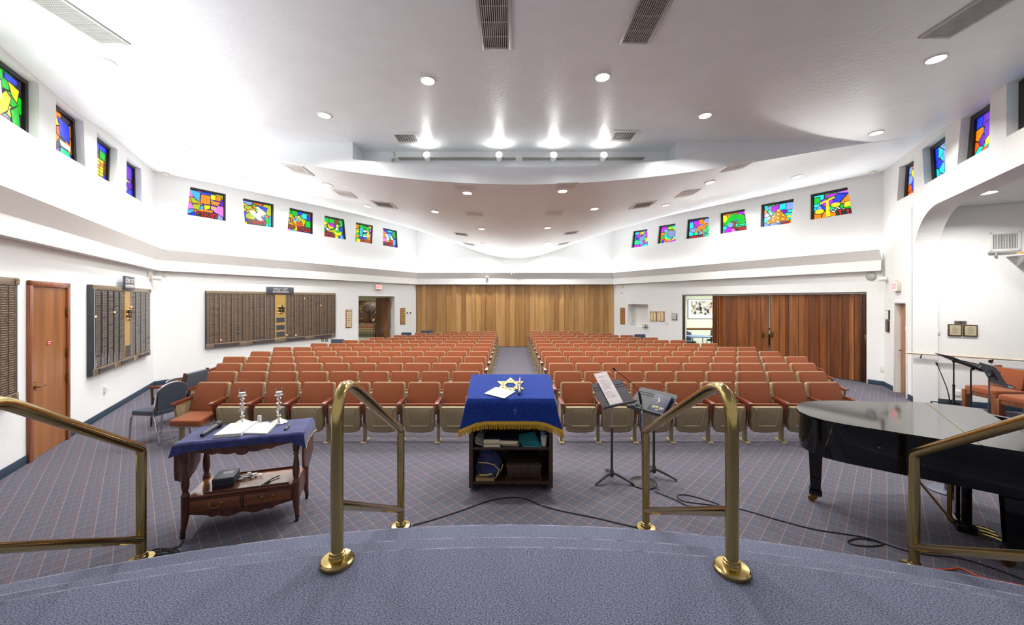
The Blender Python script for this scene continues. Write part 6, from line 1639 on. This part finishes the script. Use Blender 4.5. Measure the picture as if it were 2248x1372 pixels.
plate(W_LB, 708.5, 746.5, .09, .12, 'left one of two brown outlet plates under the widest memorial board', mk('plate_brown', (110, 96, 70), rough=.4, metal=.4), kind_='outlet', name='outlet_plate', cat='outlet', group='brown outlet plates')
plate(W_LB, 717, 746.5, .09, .12, 'right one of two brown outlet plates under the widest memorial board', mk('plate_brown', (110, 96, 70)), kind_='outlet', name='outlet_plate', cat='outlet', group='brown outlet plates')
plate(W_LB, 893, 686.5, .13, .12, 'thermostat with a black dial next to the narrow brass plaque board', M_WPLAST, kind_='dial', name='thermostat', cat='thermostat', group='thermostats by the oak folding door', dp=.02)
plate(W_LB, 900, 686.5, .13, .12, 'thermostat with a black dial closer to the oak folding door', M_WPLAST, kind_='dial', name='thermostat', cat='thermostat', group='thermostats by the oak folding door', dp=.02)
plate(W_RB, 1464.7, 710.5, .10, .085, 'cream wall plate below the two award plaques', kind_='switch')
plate(W_RB, 1938, 811, .085, .125, 'cream outlet low on the wall right of the walnut folding doors', kind_='outlet', name='outlet_plate', cat='outlet')
plate(W_RB, 1365, 643, .09, .08, 'small cream plate high above the narrow plaque board by the oak door', kind_='switch')
plate(W_A, 2057, 729.5, .085, .09, 'cream switch plate on the alcove wall', kind_='switch')
plate(W_A, 2102.5, 863, .085, .12, 'white outlet on the alcove wall behind the music stands', M_WPLAST, kind_='outlet', name='outlet_plate', cat='outlet')

def plaque_board(w, x0, y0, x1, y1, lab, rows, cols_, header=False, pm=None, wm=None):
    s0, z1 = w.sz(x0, y0); s1, z0 = w.sz(x1, y1); zz1 = (z1+w.sz(x1, y0)[1])/2; zz0 = (z0+w.sz(x0, y1)[1])/2
    W, Hh = s1-s0, zz1-zz0; t = on_wall(w, 'plaque_board', lab, 'plaque', (s0+s1)/2, zz0)
    mb = MB(); mb.prism(rrect(W, Hh, .01, 2, 0, Hh/2), -.022, 0, bev=.006); obj('wooden_board', mb, wm or wood('plaque_wood', (150, 88, 48), (112, 60, 32)), t)
    pm = pm or mk('brass_plate', (206, 180, 110), rough=.35, metal=.55, var=.08)
    if header: mb = MB(); mb.span((-W*.32, -.026, Hh*.93), (W*.32, -.022, Hh*.965)); obj('title_plate', mb, pm, t, smooth=False)
    for i in range(rows):
        for j in range(cols_):
            cw, ch = W*.86/cols_, Hh*(.86 if header else .93)/rows
            xa = -W*.43+cw*j; za_ = Hh*.035+ch*i
            mb = MB(); mb.span((xa+cw*.08, -.026, za_+ch*.1), (xa+cw*.92, -.021, za_+ch*.9)); obj('name_plate', mb, pm, t, smooth=False)
    return t
plaque_board(W_LB, 758.7, 679.5, 771.5, 719.5, 'tall plaque board with many pale plates left of the foyer doorway', 7, 2, True, mk('plate_pale', (226, 218, 176), rough=.4, metal=.2, var=.12, scale=30))
plaque_board(W_LB, 878.5, 676.5, 889, 712, 'tall plaque board with two rows of brass plates right of the foyer doorway', 6, 2)
plaque_board(W_RB, 1362, 676, 1372, 711.5, 'tall brown plaque board between the oak door and the niche', 6, 2, False, mk('plate_dull', (178, 136, 70), rough=.4, metal=.4, var=.1))
def tablet_plaque(x0, y0, x1, y1, lab):
    s0, z1 = W_RB.sz(x0, y0); s1, _ = W_RB.sz(x1, y0); _, z0 = W_RB.sz(x0, y1)
    W, Hh = s1-s0, z1-z0; t = on_wall(W_RB, 'award_plaque', lab, 'plaque', (s0+s1)/2, z0, group='award plaques with twin tablets')
    mb = MB(); mb.prism(rrect(W, Hh, .008, 2, 0, Hh/2), -.025, 0, bev=.006); obj('wooden_board', mb, wood('plaque_wood', (150, 88, 48), (112, 60, 32)), t)
    ivory = mk('plate_ivory', (238, 226, 178), rough=.4, metal=.15, var=.04)
    mb = MB(); mb.span((-W*.36, -.029, Hh*.86), (W*.36, -.024, Hh*.95)); obj('title_plate', mb, ivory, t, smooth=False)
    for q in (-1, 1):
        cx = q*W*.22; r = W*.18
        pts = [(cx-r, Hh*.05), (cx+r, Hh*.05)]+[(cx+r*math.cos(R(a)), Hh*.72+r*.8*math.sin(R(a))) for a in range(0, 181, 20)]
        mb = MB(); mb.prism(pts, -.029, -.024); o = obj('name_tablet', mb, ivory, t, smooth=False)
        mb = MB()
        for k in range(5): mb.span((cx-r*.4, -.0298, Hh*(.14+.12*k)), (cx+r*.4, -.0288, Hh*(.17+.12*k)))
        obj('engraving', mb, mk('engrave_dark', (140, 120, 80), var=0), o, smooth=False)
tablet_plaque(1428, 683, 1442, 704.5, 'award plaque with twin tablets, closer to the sanitiser niche')
tablet_plaque(1444.5, 683, 1459, 705, 'award plaque with twin tablets, closer to the small framed certificate')
def frame_pic(w, x0, y0, x1, y1, lab, fm, pm, name='framed_plaque', cat='plaque', lines=5, fw=.02, mat_=None, grp=None):
    s0, z1 = w.sz(x0, y0); s1, z0 = w.sz(x1, y1); z1 = (z1+w.sz(x1, y0)[1])/2; z0 = (z0+w.sz(x0, y1)[1])/2
    W, Hh = s1-s0, z1-z0; t = on_wall(w, name, lab, cat, (s0+s1)/2, z0, group=grp)
    mb = MB(); mb.span((-W/2, -.028, 0), (W/2, 0, Hh), .004); obj('frame', mb, fm, t)
    mb = MB(); mb.span((-W/2+fw, -.031, fw), (W/2-fw, -.027, Hh-fw)); p = obj('metal_plate', mb, pm, t, smooth=False)
    if lines:
        mb = MB(); rr = random.Random(int(x0))
        for k in range(lines):
            z = fw+(Hh-2*fw)*(.85-.75*k/lines); e = (W/2-fw)*rr.uniform(.35, .75); mb.span((-e, -.0318, z-.006), (e, -.0308, z))
        obj('engraving', mb, mk('engrave_grey', (120, 112, 92), var=0), p, smooth=False)
    return t
M_PFR = wood('dark_frame', (84, 56, 42), (58, 38, 28))
frame_pic(W_RB, 1475.5, 688, 1486.5, 702.5, 'small dark framed certificate near the walnut folding door', M_PFR, mk('silver_plate', (206, 208, 204), rough=.4, metal=.2))
pl = mk('plate_gold', (204, 194, 160), rough=.3, metal=.35, var=.05)
frame_pic(W_A, 2080, 711.5, 2111, 737.5, 'framed plaque on the alcove wall, nearer the cream switch plate', M_PFR, pl, lines=6, grp='framed plaques on the alcove wall')
frame_pic(W_A, 2113, 713, 2145, 738.5, 'framed plaque on the alcove wall, farther from the cream switch plate', M_PFR, pl, lines=6, grp='framed plaques on the alcove wall')
s, z = W_A.sz(2108, 707.5); t = on_wall(W_A, 'nameplate', 'narrow dark plate centred above the two framed plaques', 'plaque', s, z)
mb = MB(); mb.prism(rrect(.16, .055, .004, 2), -.012, 0, bev=.003); obj('plate', mb, mk('plate_steel', (120, 116, 108), rough=.35, metal=.6), t)
mb = MB(); mb.prism(disc(0, 0, .014, 12, 1.6), -.015, -.011); obj('emblem', mb, M_BRONZE, t)
frame_pic(W_R, 1945.5, 681, 1954, 701, 'white panel beside the narrow ajar door', M_DARKM, M_WPLAST, name='wall_panel', cat='panel', lines=0, fw=.008)
frame_pic(W_R, 1946.5, 703, 1953.5, 728.5, 'dark bronze plaque below the white panel beside the ajar door', M_BRONZE, mk('bronze_field', (84, 78, 72), rough=.4, metal=.5, var=.3, scale=60), lines=5)

def exit_sign(w, px, py, lab, wd=.31, ht=.20, flip=False):
    s, z = w.sz(px, py); t = on_wall(w, 'exit_sign', lab, 'exit sign', s, z)
    mb = MB(); mb.span((-wd/2, -.07, -ht/2), (wd/2, 0, ht/2), .006); obj('housing', mb, M_CREAM, t)
    mb = MB(); mb.span((-wd/2+.012, -.074, -ht/2+.012), (wd/2-.012, -.069, ht/2-.012)); obj('face', mb, mk('exit_face', (250, 226, 226), rough=.4, var=0, emit=.25), t, smooth=False)
    text('EXIT', ht*.88, M_EXITR, t, (0, -.075, 0), depth=.001, sx=.78)
    mb = MB(); mb.span((-.04, -.04, ht/2), (.04, 0, ht/2+.05)); obj('bracket', mb, M_CREAM, t)
exit_sign(W_LB, 829.5, 630, 'red lettered exit sign over the foyer doorway')
exit_sign(W_R, 1972.5, 629.5, 'red lettered exit sign over the narrow ajar door', .30, .2)

def camera_ball(w, px, py, lab, dark=True, off=.09):
    s, z = w.sz(px, py); t = on_wall(w, 'security_camera', lab, 'camera', s, z, .02)
    mb = MB(); mb.span((-.045, -off, -.045), (.045, .02, -.03), .004); mb.span((-.04, -.02, -.10), (.04, .02, -.045), .004); obj('bracket', mb, M_WPLAST, t)
    mb = MB(); mb.sph((0, -off+.02, .02), .062, 14); obj('body', mb, M_WPLAST, t)
    mb = MB(); mb.sph((0, -off-.03, .02), .028, 10); obj('lens', mb, M_BLKP, t)
camera_ball(W_B, 1070, 611, 'white camera with a dark lens standing on the cove over the oak door', off=.16)
camera_ball(W_B, 1125, 603, 'small round camera on the cove over the oak door, right of the other one', off=.2)
s, z = W_LB.sz(876, 591.5); t = on_wall(W_LB, 'wall_sensor', 'tiny white sensor on the cove near the back left corner', 'sensor', s, z, .18); mb = MB(); mb.sph((0, -.02, 0), .035, 10); obj('body', mb, M_WPLAST, t); mb = MB(); mb.sph((0, -.048, .0), .014, 8); obj('lens', mb, M_DARKM, t)
def emergency(w, px, py, lab):
    s, z = w.sz(px, py); t = on_wall(w, 'emergency_light', lab, 'emergency light', s, z)
    mb = MB(); mb.prism(rrect(.12, .12, .02, 3), -.05, 0, bev=.01); obj('housing', mb, M_CREAM, t)
    mb = MB(); mb.tube([(.03, -.04, 0), (.05, -.12, -.01), (.06, -.18, -.02)], [.045, .05, .04], 12); obj('lamp_head', mb, M_WPLAST, t)
emergency(W_L, 330, 609.5, 'white emergency light head in the left corner beside the studded board')
emergency(W_R, 1948, 612, 'white emergency light head in the right corner under the cove end')
s, z = W_RB.sz(1913, 606.5); t = on_wall(W_RB, 'wall_speaker', 'round grey speaker above the walnut folding doors', 'speaker', s, z)
mb = MB(); mb.lathe([(.1, 0), (.1, .02), (.08, .05), (.0, .06)], 22, Matrix.Rotation(R(90), 4, 'X')); obj('grille_dome', mb, M_ALU, t)
mb = MB(); mb.lathe([(.108, 0), (.108, .012), (.1, .014)], 22, Matrix.Rotation(R(90), 4, 'X')); obj('rim', mb, M_WPLAST, t)
for w, px, py, lab in ((W_L, 324, 596, 'small beige sensor under the cove in the left corner'), (W_LB, 361, 597, 'small beige sensor with a bright dot on the angled wall at left'), (W_RB, 1367, 626, 'small beige box under the cove right of the oak door')):
    s, z = w.sz(px, py); t = on_wall(w, 'wall_sensor', lab, 'sensor', s, z-.06); mb = MB(); mb.span((-.03, -.03, -.05), (.03, 0, .05), .005); obj('body', mb, M_CREAM, t); mb = MB(); mb.sph((0, -.03, .01), .012, 8); obj('lens', mb, M_WPLAST, t)
mb = MB(); a = W_R.p(.05, 3.2, .02); b = W_R.p(.06, 2.5, .02); mb.tube([a, a.lerp(b, .5)+Vector((0, 0, 0)), b], .008, 6); tag(obj('cable_drop', mb, M_ALU), 'thin grey cable hanging from the cove end in the right corner', 'cable')

# ------------------------------------------------------------ choir alcove fittings
s, z = W_A.sz(2206, 530); t = on_wall(W_A, 'wall_vent', 'white rectangular wall vent high in the alcove', 'vent', s, z)
vw, vh = .38, .36
mb = MB(); mb.span((-vw/2, -.02, -vh/2), (-vw/2+.04, 0, vh/2), .004); mb.span((vw/2-.04, -.02, -vh/2), (vw/2, 0, vh/2), .004); mb.span((-vw/2, -.02, -vh/2), (vw/2, 0, -vh/2+.04), .004); mb.span((-vw/2, -.02, vh/2-.04), (vw/2, 0, vh/2), .004); obj('frame', mb, M_WPLAST, t)
mb = MB(); mb.span((-vw/2+.02, -.004, -vh/2+.02), (vw/2-.02, -.001, vh/2-.02)); obj('backing', mb, M_BLACK, t)
mb = MB()
for k in range(15): x = -vw/2+.055+k*(vw-.11)/14; mb.span((x-.0035, -.018, -vh/2+.03), (x+.0035, -.006, vh/2-.03))
obj('louvre_bars', mb, M_WPLAST, t)
mb = MB()
for k in range(9): z_ = -vh/2+.05+k*(vh-.1)/8; mb.span((-vw/2+.03, -.008, z_-.004), (vw/2-.03, -.004, z_+.004))
obj('cross_bars', mb, M_ALU, t)
mb = MB(); mb.tube([(-vw/2-.03, -.04, -vh/2-.02), (vw/2-.02, -.04, -vh/2-.02)], .018, 8)
for x in (-.13, .13): mb.span((x-.015, -.06, -vh/2-.09), (x+.015, -.03, -vh/2-.03), .003)
obj('roller_rod', mb, M_ALU, t)
s, z = W_A.sz(2207, 563); t = on_wall(W_A, 'wall_shelf', 'pale wooden shelf below the wall vent, cut by the photo edge', 'shelf', s, z)
mb = MB(); mb.span((0, -.30, -.012), (1.3, 0, .012), .003); obj('board', mb, M_TRIMW, t)
mb = MB(); mb.span((.04, -.29, .012), (1.3, -.25, .05), .003); obj('front_lip', mb, wood('pine', (222, 172, 102), (200, 146, 78)), t)
mb = MB()
for x in (.15, .9): mb.prism([(-.25, -.012), (-.25, -.03), (0, -.2), (0, -.012)], -.012, .012, Matrix.Translation((x, 0, 0)) @ Matrix.Rotation(R(90), 4, 'Z'))
obj('shelf_bracket', mb, M_WPLAST, t)
# wall handrail
s0, z0 = W_A.sz(1999, 802); s1, z1 = 1.75, W_A.sz(2248, 811)[1]
t = on_wall(W_A, 'wall_handrail', 'pale round wooden handrail on the alcove wall', 'handrail', 0, 0)
mb = MB(); mb.tube([(-.12, -.09, .99), (.2, -.09, .985), (2.6, -.09, .93)], .021, 12); obj('rail_tube', mb, mk('rail_beige', (206, 190, 170), rough=.35), t)
for x in (.10, 1.05):
    mb = MB(); mb.tube([(x, 0, .90), (x, -.05, .90), (x, -.09, .965)], .010, 8); mb.prism(disc(x, .90, .03, 14), -.008, 0); obj('bracket', mb, M_DARKM, t)

# ------------------------------------------------------------ niche bottle and literature box
s, z = W_RB.sz(1384.5, 709); t = on_wall(W_RB, 'sanitiser_bottle', 'clear hand sanitiser pump bottle in the white niche', 'bottle', NI[0][0]+.16, .98, -.14)
mb = MB(); mb.lathe([(.04, 0), (.043, .01), (.043, .14), (.03, .17), (.014, .18)], 16); obj('body', mb, M_GLASS, t)
mb = MB(); mb.lathe([(.0435, .04), (.0435, .11)], 16); obj('paper_label', mb, mk('label_blue', (170, 190, 220), var=.05), t)
mb = MB(); mb.tube([(0, 0, .18), (0, 0, .25), (-.04, 0, .255)], .009, 8); obj('pump', mb, M_BLKP, t)
s, z = W_RB.sz(1417.5, 715); t = on_wall(W_RB, 'wall_box', 'small grey box with dark slots at the corner of the niche', 'box', s, z)
mb = MB(); mb.span((-.11, -.10, -.06), (.11, .0, .06), .006); obj('housing', mb, M_ALU, t)
mb = MB(); mb.span((.05, -.104, .01), (.10, -.098, .04)); mb.span((.05, -.104, -.045), (.10, -.098, -.01)); obj('slots', mb, M_BLKP, t)
mb = MB(); mb.span((-.10, -.103, -.04), (.03, -.098, .04)); obj('label_field', mb, M_WPLAST, t)

# ------------------------------------------------------------ folding doors
def folding(name, w, s0, s1, z1, n, depth, mats, lab, y0=.0, stack=0, z0=.02, seed=1, hang=True, handle=None, phase=0):
    t = on_wall(w, name, lab, 'folding door', 0, 0, kind='structure')
    mb = MB(); rr = random.Random(seed)
    seg = []
    x = s0; L = s1-s0
    widths = [(.16 if i < stack else 1.0)*(1+.0*rr.random()) for i in range(n)]; tot = sum(widths)
    xs = [s0]
    for wd_ in widths: xs.append(xs[-1]+wd_*L/tot)
    for i in range(n):
        a, b = xs[i], xs[i+1]; ya, yb = (y0, y0+depth) if (i+phase) % 2 == 0 else (y0+depth, y0)
        if i < stack: ya, yb = (y0-.05, y0+.12) if i % 2 == 0 else (y0+.12, y0-.05)
        d = Vector((b-a, yb-ya)).normalized(); q = Vector((-d.y, d.x))*.012; g = d*.004
        mb.mi = rr.randrange(len(mats)) if len(mats) > 1 else 0
        p = [Vector((a, ya))+g-q, Vector((b, yb))-g-q, Vector((b, yb))-g+q, Vector((a, ya))+g+q]
        mb.raw([(v.x, v.y, z0) for v in p]+[(v.x, v.y, z1) for v in p], [(3, 2, 1, 0), (4, 5, 6, 7), (0, 1, 5, 4), (1, 2, 6, 5), (2, 3, 7, 6), (3, 0, 4, 7)])
    obj('panels', mb, mats, t, smooth=False)
    mb = MB()
    for i in range(n+1):
        yy = y0 if (i+phase) % 2 == 0 else y0+depth
        if i < stack: continue
        mb.cyl((xs[i], yy, z0), (xs[i], yy, z1), .0075, 6)
    obj('hinge_seams', mb, mk('seam_dark', (44, 26, 14), rough=.6), t)
    if handle:
        mb = MB()
        for hx, hz in handle: mb.span((hx-.02, y0-.05, hz-.09), (hx+.02, y0-.012, hz+.09), .008); mb.tube([(hx, y0-.05, hz-.05), (hx, y0-.085, hz-.03), (hx, y0-.085, hz+.04), (hx, y0-.05, hz+.06)], .008, 6)
        obj('door_pull', mb, M_BRASSD, t)
    return t
folding('door_2', W_B, .02, EDGE-.02, 2.75, 40, .075, M_OAK, 'wide light oak folding door across the back wall', y0=.02, seed=2)
a, b = W_RB.s_at(1563), W_RB.s_at(1681); folding('door_3', W_RB, a, b, ZDR-.05, 17, .07, M_WALN, 'left leaf of the walnut folding door, gathered into pleats', y0=.09, stack=9, seed=5, handle=[(b-.10, 1.02)])
a, b = W_RB.s_at(1687.5), W_RB.s_at(1886); folding('door_4', W_RB, a, b, ZDR-.05, 17, .07, M_WALN, 'wide right leaf of the walnut folding door', y0=.09, seed=6, handle=[(a+.07, 1.05)])
a, b = W_RB.s_at(1886), DR1-.01; t = on_wall(W_RB, 'door_5', 'dark stacked end pleats of the walnut folding door', 'folding door', 0, 0, kind='structure')
mb = MB(); n = 5
for k in range(n): x = a+(b-a)*(k+.1)/n; mb.span((x, .04, .02), (x+(b-a)/n*.8, .16, ZDR-.05), .01)
obj('pleats', mb, wood('walnut_dark', (86, 48, 30), (58, 30, 18), stretch=(11, 11, .6)), t)
mb = MB(); mb.span((b-.03, .02, .95), (b-.005, .045, 1.2), .003); obj('strike_plate', mb, M_BRASSD, t)
# track over the walnut doors
mb = MB(); mb.span((DR0, .06, ZDR-.045), (DR1, .18, ZDR-.002)); o = obj('trim_10', mb, M_ALU); place(o, W_RB); o['kind'] = 'structure'; o['label'] = 'grey track over the walnut folding doors'; o['category'] = 'door track'
mb = MB(); mb.span((0.01, .0, 2.745), (EDGE-.01, .12, 2.77)); o = obj('trim_11', mb, mk('track_brown', (120, 90, 60), rough=.5)); place(o, W_B); o['kind'] = 'structure'; o['label'] = 'brown track over the oak folding door'; o['category'] = 'door track'
mb = MB(); mb.span((DR0+.005, .02, .02), (DR0+.05, .10, ZDR-.04)); o = obj('trim_12', mb, M_DARKW); place(o, W_RB); o['kind'] = 'structure'; o['label'] = 'dark strike post at the left jamb of the walnut folding doors'; o['category'] = 'door post'

# foyer double door: one leaf swung open into the foyer
s, _ = W_LB.sz(857, 660)
t = on_wall(W_LB, 'door_6', 'brown wooden leaf swung open in the foyer doorway', 'door', DL1-.09, 0, -.20, kind='structure')
lw = .93
hp = Vector((t.location.x, t.location.y)); target = None
# the far edge of the leaf is seen at px 826
best = None
for k in range(0, 180):
    a = W_LB.rz+math.pi-R(k); q = hp+Vector((math.cos(a), math.sin(a)))*lw
    e = abs((q.x/q.y)*F+CX-826)
    if q.y > hp.y-.9 and (best is None or e < best[0]) and k > 40: best = (e, a)
t.rotation_euler = (0, 0, best[1])
mb = MB(); mb.span((0, -.022, .01), (lw, .022, ZDL-.05), .003); obj('door_leaf', mb, wood('foyer_door', (158, 106, 62), (120, 76, 42), stretch=(7, 7, .5)), t)
for z in (.25, 1.0, 1.9):
    mb = MB(); mb.cyl((-.005, -.026, z-.06), (-.005, -.026, z+.06), .012, 8); mb.span((-.02, -.03, z-.05), (.03, -.02, z+.05)); obj('hinge', mb, M_BRASSD, t)
# narrow door in the right wall, ajar
t = on_wall(W_R, 'door_7', 'narrow brown door standing ajar, with a brass lever', 'door', RD1-.01, 0, -.035, kind='structure')
lw = .60; t.rotation_euler = (0, 0, W_R.rz+math.pi-R(6.5))
mb = MB(); mb.span((0, -.02, .01), (lw, .02, ZRD-.01), .003); obj('door_leaf', mb, M_DOOR, t)
mb = MB(); Mx = Matrix.Translation((lw-.07, .02, .95)) @ Matrix.Rotation(R(-90), 4, 'X'); mb.lathe([(.03, 0), (.028, .008), (.012, .014), (.011, .05)], 14, Mx); mb.tube([(lw-.07, .066, .95), (lw-.17, .07, .945)], [.011, .009], 8); obj('lever_handle', mb, M_BRASS, t)
mb = MB(); mb.span((.1, .02, 1.42), (.17, .023, 1.49)); obj('door_sign', mb, M_WPLAST, t)
mb = MB(); mb.span((RD0-1.6, 1.2, 0), (RD1+.15, 1.25, 2.6)); o = obj('wall_corridor', mb, mk('corridor_cream', (196, 184, 160), rough=.8)); place(o, W_R); o['kind'] = 'structure'; o['label'] = 'cream corridor wall seen through the gap of the ajar door'; o['category'] = 'wall'
# white architraves of the two doors
def archi(w, a, b, zt_, name, lab, wd_=.06):
    mb = MB(); mb.span((a-wd_, -.018, 0), (a, 0, zt_+wd_), .004); mb.span((b, -.018, 0), (b+wd_, 0, zt_+wd_), .004); mb.span((a, -.018, zt_), (b, 0, zt_+wd_), .004)
    o = obj(name, mb, M_TRIMW); place(o, w); o['kind'] = 'structure'; o['label'] = lab; o['category'] = 'architrave'
archi(W_R, RD0, RD1, ZRD, 'trim_13', 'cream architrave around the narrow ajar door')
archi(W_LB, DL0, DL1, ZDL, 'trim_14', 'white architrave around the foyer doorway', .04)

# ------------------------------------------------------------ foyer: tree relief, bench, plant
t = thing('tree_relief', 'large brown board with a golden tree relief in the foyer', 'wall relief', (-8.25, 21.98, .72))
RW, RH = 2.6, 1.34
mb = MB(); mb.span((-RW/2, -.04, 0), (RW/2, 0, RH), .006); obj('backing', mb, wood('relief_board', (92, 56, 34), (64, 38, 22)), t)
leafm = mk('gold_leaf', (178, 160, 84), rough=.35, metal=.7, var=.3, scale=30)
def leaves(cx, cz, rx, rz_, n, seed, a0=0, a1=180):
    mb = MB(); rr = random.Random(seed)
    for _ in range(n):
        a = R(rr.uniform(a0, a1)); k = math.sqrt(rr.uniform(.55, 1)); x, z = cx+rx*k*math.cos(a), cz+rz_*k*math.sin(a); r = rr.uniform(.025, .045)
        c, s = math.cos(a), math.sin(a)
        mb.prism([(x+r*c, z+r*s), (x-r*.45*s, z+r*.45*c), (x-r*c, z-r*s), (x+r*.45*s, z-r*.45*c)], -.055, -.042)
    return mb
obj('leaves', leaves(0, .82, .62, .42, 150, 1), leafm, t, smooth=False)
obj('leaves', leaves(-.8, .6, .45, .42, 90, 2), leafm, t, smooth=False); obj('leaves', leaves(.8, .6, .45, .42, 90, 3), leafm, t, smooth=False)
obj('leaves', leaves(0, .12, 1.1, .2, 150, 4, 0, 360), leafm, t, smooth=False)
mb = MB(); mb.tube([(0, -.045, .05), (-.02, -.05, .4), (0, -.05, .75)], [.1, .06, .05], 8)
for s_ in (-1, 1): mb.tube([(0, -.05, .5), (s_*.25, -.05, .72), (s_*.45, -.05, .80)], [.05, .035, .02], 6)
obj('trunk', mb, M_BRONZE, t)
t = thing('foyer_bench', 'slatted wooden bench with iron ends in the foyer', 'bench', (-8.42, 21.25, 0))
slat = wood('bench_wood', (134, 76, 42), (100, 52, 28), stretch=(.8, 9, 9))
for k in range(4): mb = MB(); mb.span((-.85, .12+.02*k, .50+.07*k), (.85, .145+.02*k, .552+.07*k), .005); obj('back_slat', mb, slat, t)
for k in range(4): mb = MB(); mb.span((-.85, -.30+.10*k, .43), (.85, -.22+.10*k, .455), .005); obj('seat_slat', mb, slat, t)
for s_ in (-1, 1): mb = MB(); x = s_*.8; mb.tube([(x, .2, .78), (x, .12, .45), (x, .2, 0)], .02, 8); mb.tube([(x, .12, .44), (x, -.3, .44), (x, -.32, .2), (x, -.28, 0)], .02, 8); mb.tube([(x, .15, .66), (x, -.2, .68), (x, -.32, .64), (x, -.32, .44)], .018, 8); obj('iron_end', mb, M_DARKM, t)
mb = MB(); mb.span((-.13, .165, .72), (.05, .18, .77)); obj('green_plate', mb, mk('plate_green', (40, 150, 110), rough=.4), t)
t = thing('flower_stand', 'plant with a pink bloom next to the foyer bench', 'plant', (-7.2, 20.0, 0))
mb = MB(); mb.tube([(0, 0, 0), (.01, 0, .4), (0, .0, .7)], .02, 8)
for k in range(3): a = R(120*k); mb.tube([(0, 0, .3), (.16*math.cos(a), .16*math.sin(a), 0)], .012, 6)
obj('stand', mb, M_DARKM, t)
mb = MB(); rr = random.Random(6)
for k in range(26): a = rr.uniform(0, 6.28); L = rr.uniform(.1, .22); z = rr.uniform(.62, .88); mb.raw([(0, 0, z), (L*.5*math.cos(a)-.03*math.sin(a), L*.5*math.sin(a)+.03*math.cos(a), z+.08), (L*math.cos(a), L*math.sin(a), z+.02), (L*.5*math.cos(a)+.03*math.sin(a), L*.5*math.sin(a)-.03*math.cos(a), z+.08)], [(0, 1, 2, 3)])
obj('leaves', mb, mk('leaf_green', (48, 88, 54), rough=.6, var=.2), t)
mb = MB(); mb.sph((-.06, -.05, 1.0), .07, 10); obj('bloom', mb, mk('bloom_pink', (226, 150, 170), rough=.7), t)

# ------------------------------------------------------------ side room: picture, chairs, table
t = thing('wall_picture', 'framed black and white picture on the green wall', 'picture', (8.45, 16.615, 1.25))
mb = MB(); mb.span((-.62, -.03, 0), (.62, 0, .86), .006); obj('frame', mb, M_BLACK, t)
mb = MB(); mb.span((-.605, -.034, .015), (.605, -.028, .845)); obj('mount', mb, mk('mount_pale', (220, 230, 240), rough=.7), t, smooth=False)
mb = MB(); mb.span((-.5, -.037, .18), (.5, -.033, .78)); pr = obj('print', mb, mk('print_grey', (176, 170, 156), rough=.7, var=.5, scale=9), t, smooth=False)
mb = MB(); rr = random.Random(8)
for k in range(16): x, z = rr.uniform(-.45, .45), rr.uniform(.22, .74); r = rr.uniform(.03, .08); mb.prism([(x+r*math.cos(i*.9)*rr.uniform(.6, 1.2), z+r*math.sin(i*.9)*rr.uniform(.6, 1.2)) for i in range(7)], -.039, -.036)
obj('print_shapes', mb, mk('print_dark', (64, 70, 76), rough=.7), pr, smooth=False)
mb = MB(); mb.span((4.9, 16.59, .78), (12.9, 16.615, .85), .004); o = obj('trim_15', mb, M_OAKCH); o['kind'] = 'structure'; o['label'] = 'wooden chair rail on the green side room wall'; o['category'] = 'chair rail'
t = thing('folding_table', 'blue topped folding table in the side room', 'table', (6.95, 13.95, 0), R(0))
mb = MB(); mb.span((-.42, -.38, .71), (.42, .42, .74), .008); obj('tabletop', mb, mk('table_blue', (96, 128, 164), rough=.35), t)
for sx in (-1, 1):
    for sy in (-1, 1): mb = MB(); mb.cyl((sx*.36, sy*.33, 0), (sx*.33, sy*.3, .71), .013, 8); obj('leg', mb, M_DARKM, t)
g = 'navy stacking chairs in the side room'
stack_chair('navy chair behind the blue table in the side room', (6.98, 14.75, 0), R(0), g)
stack_chair('navy chair against the green wall, left of the table', (7.0, 15.7, .14), R(-8), g)
stack_chair('navy chair under the one against the green wall', (7.02, 15.72, 0), R(-8), g)
stack_chair('navy chair beside the walnut pleats in the side room', (8.35, 15.4, .14), R(-50), g)
stack_chair('lower navy chair beside the walnut pleats in the side room', (8.36, 15.4, 0), R(-50), g)
stack_chair('navy chair glimpsed through the gap between the walnut doors', (9.3, 13.2, 0), R(10), g)
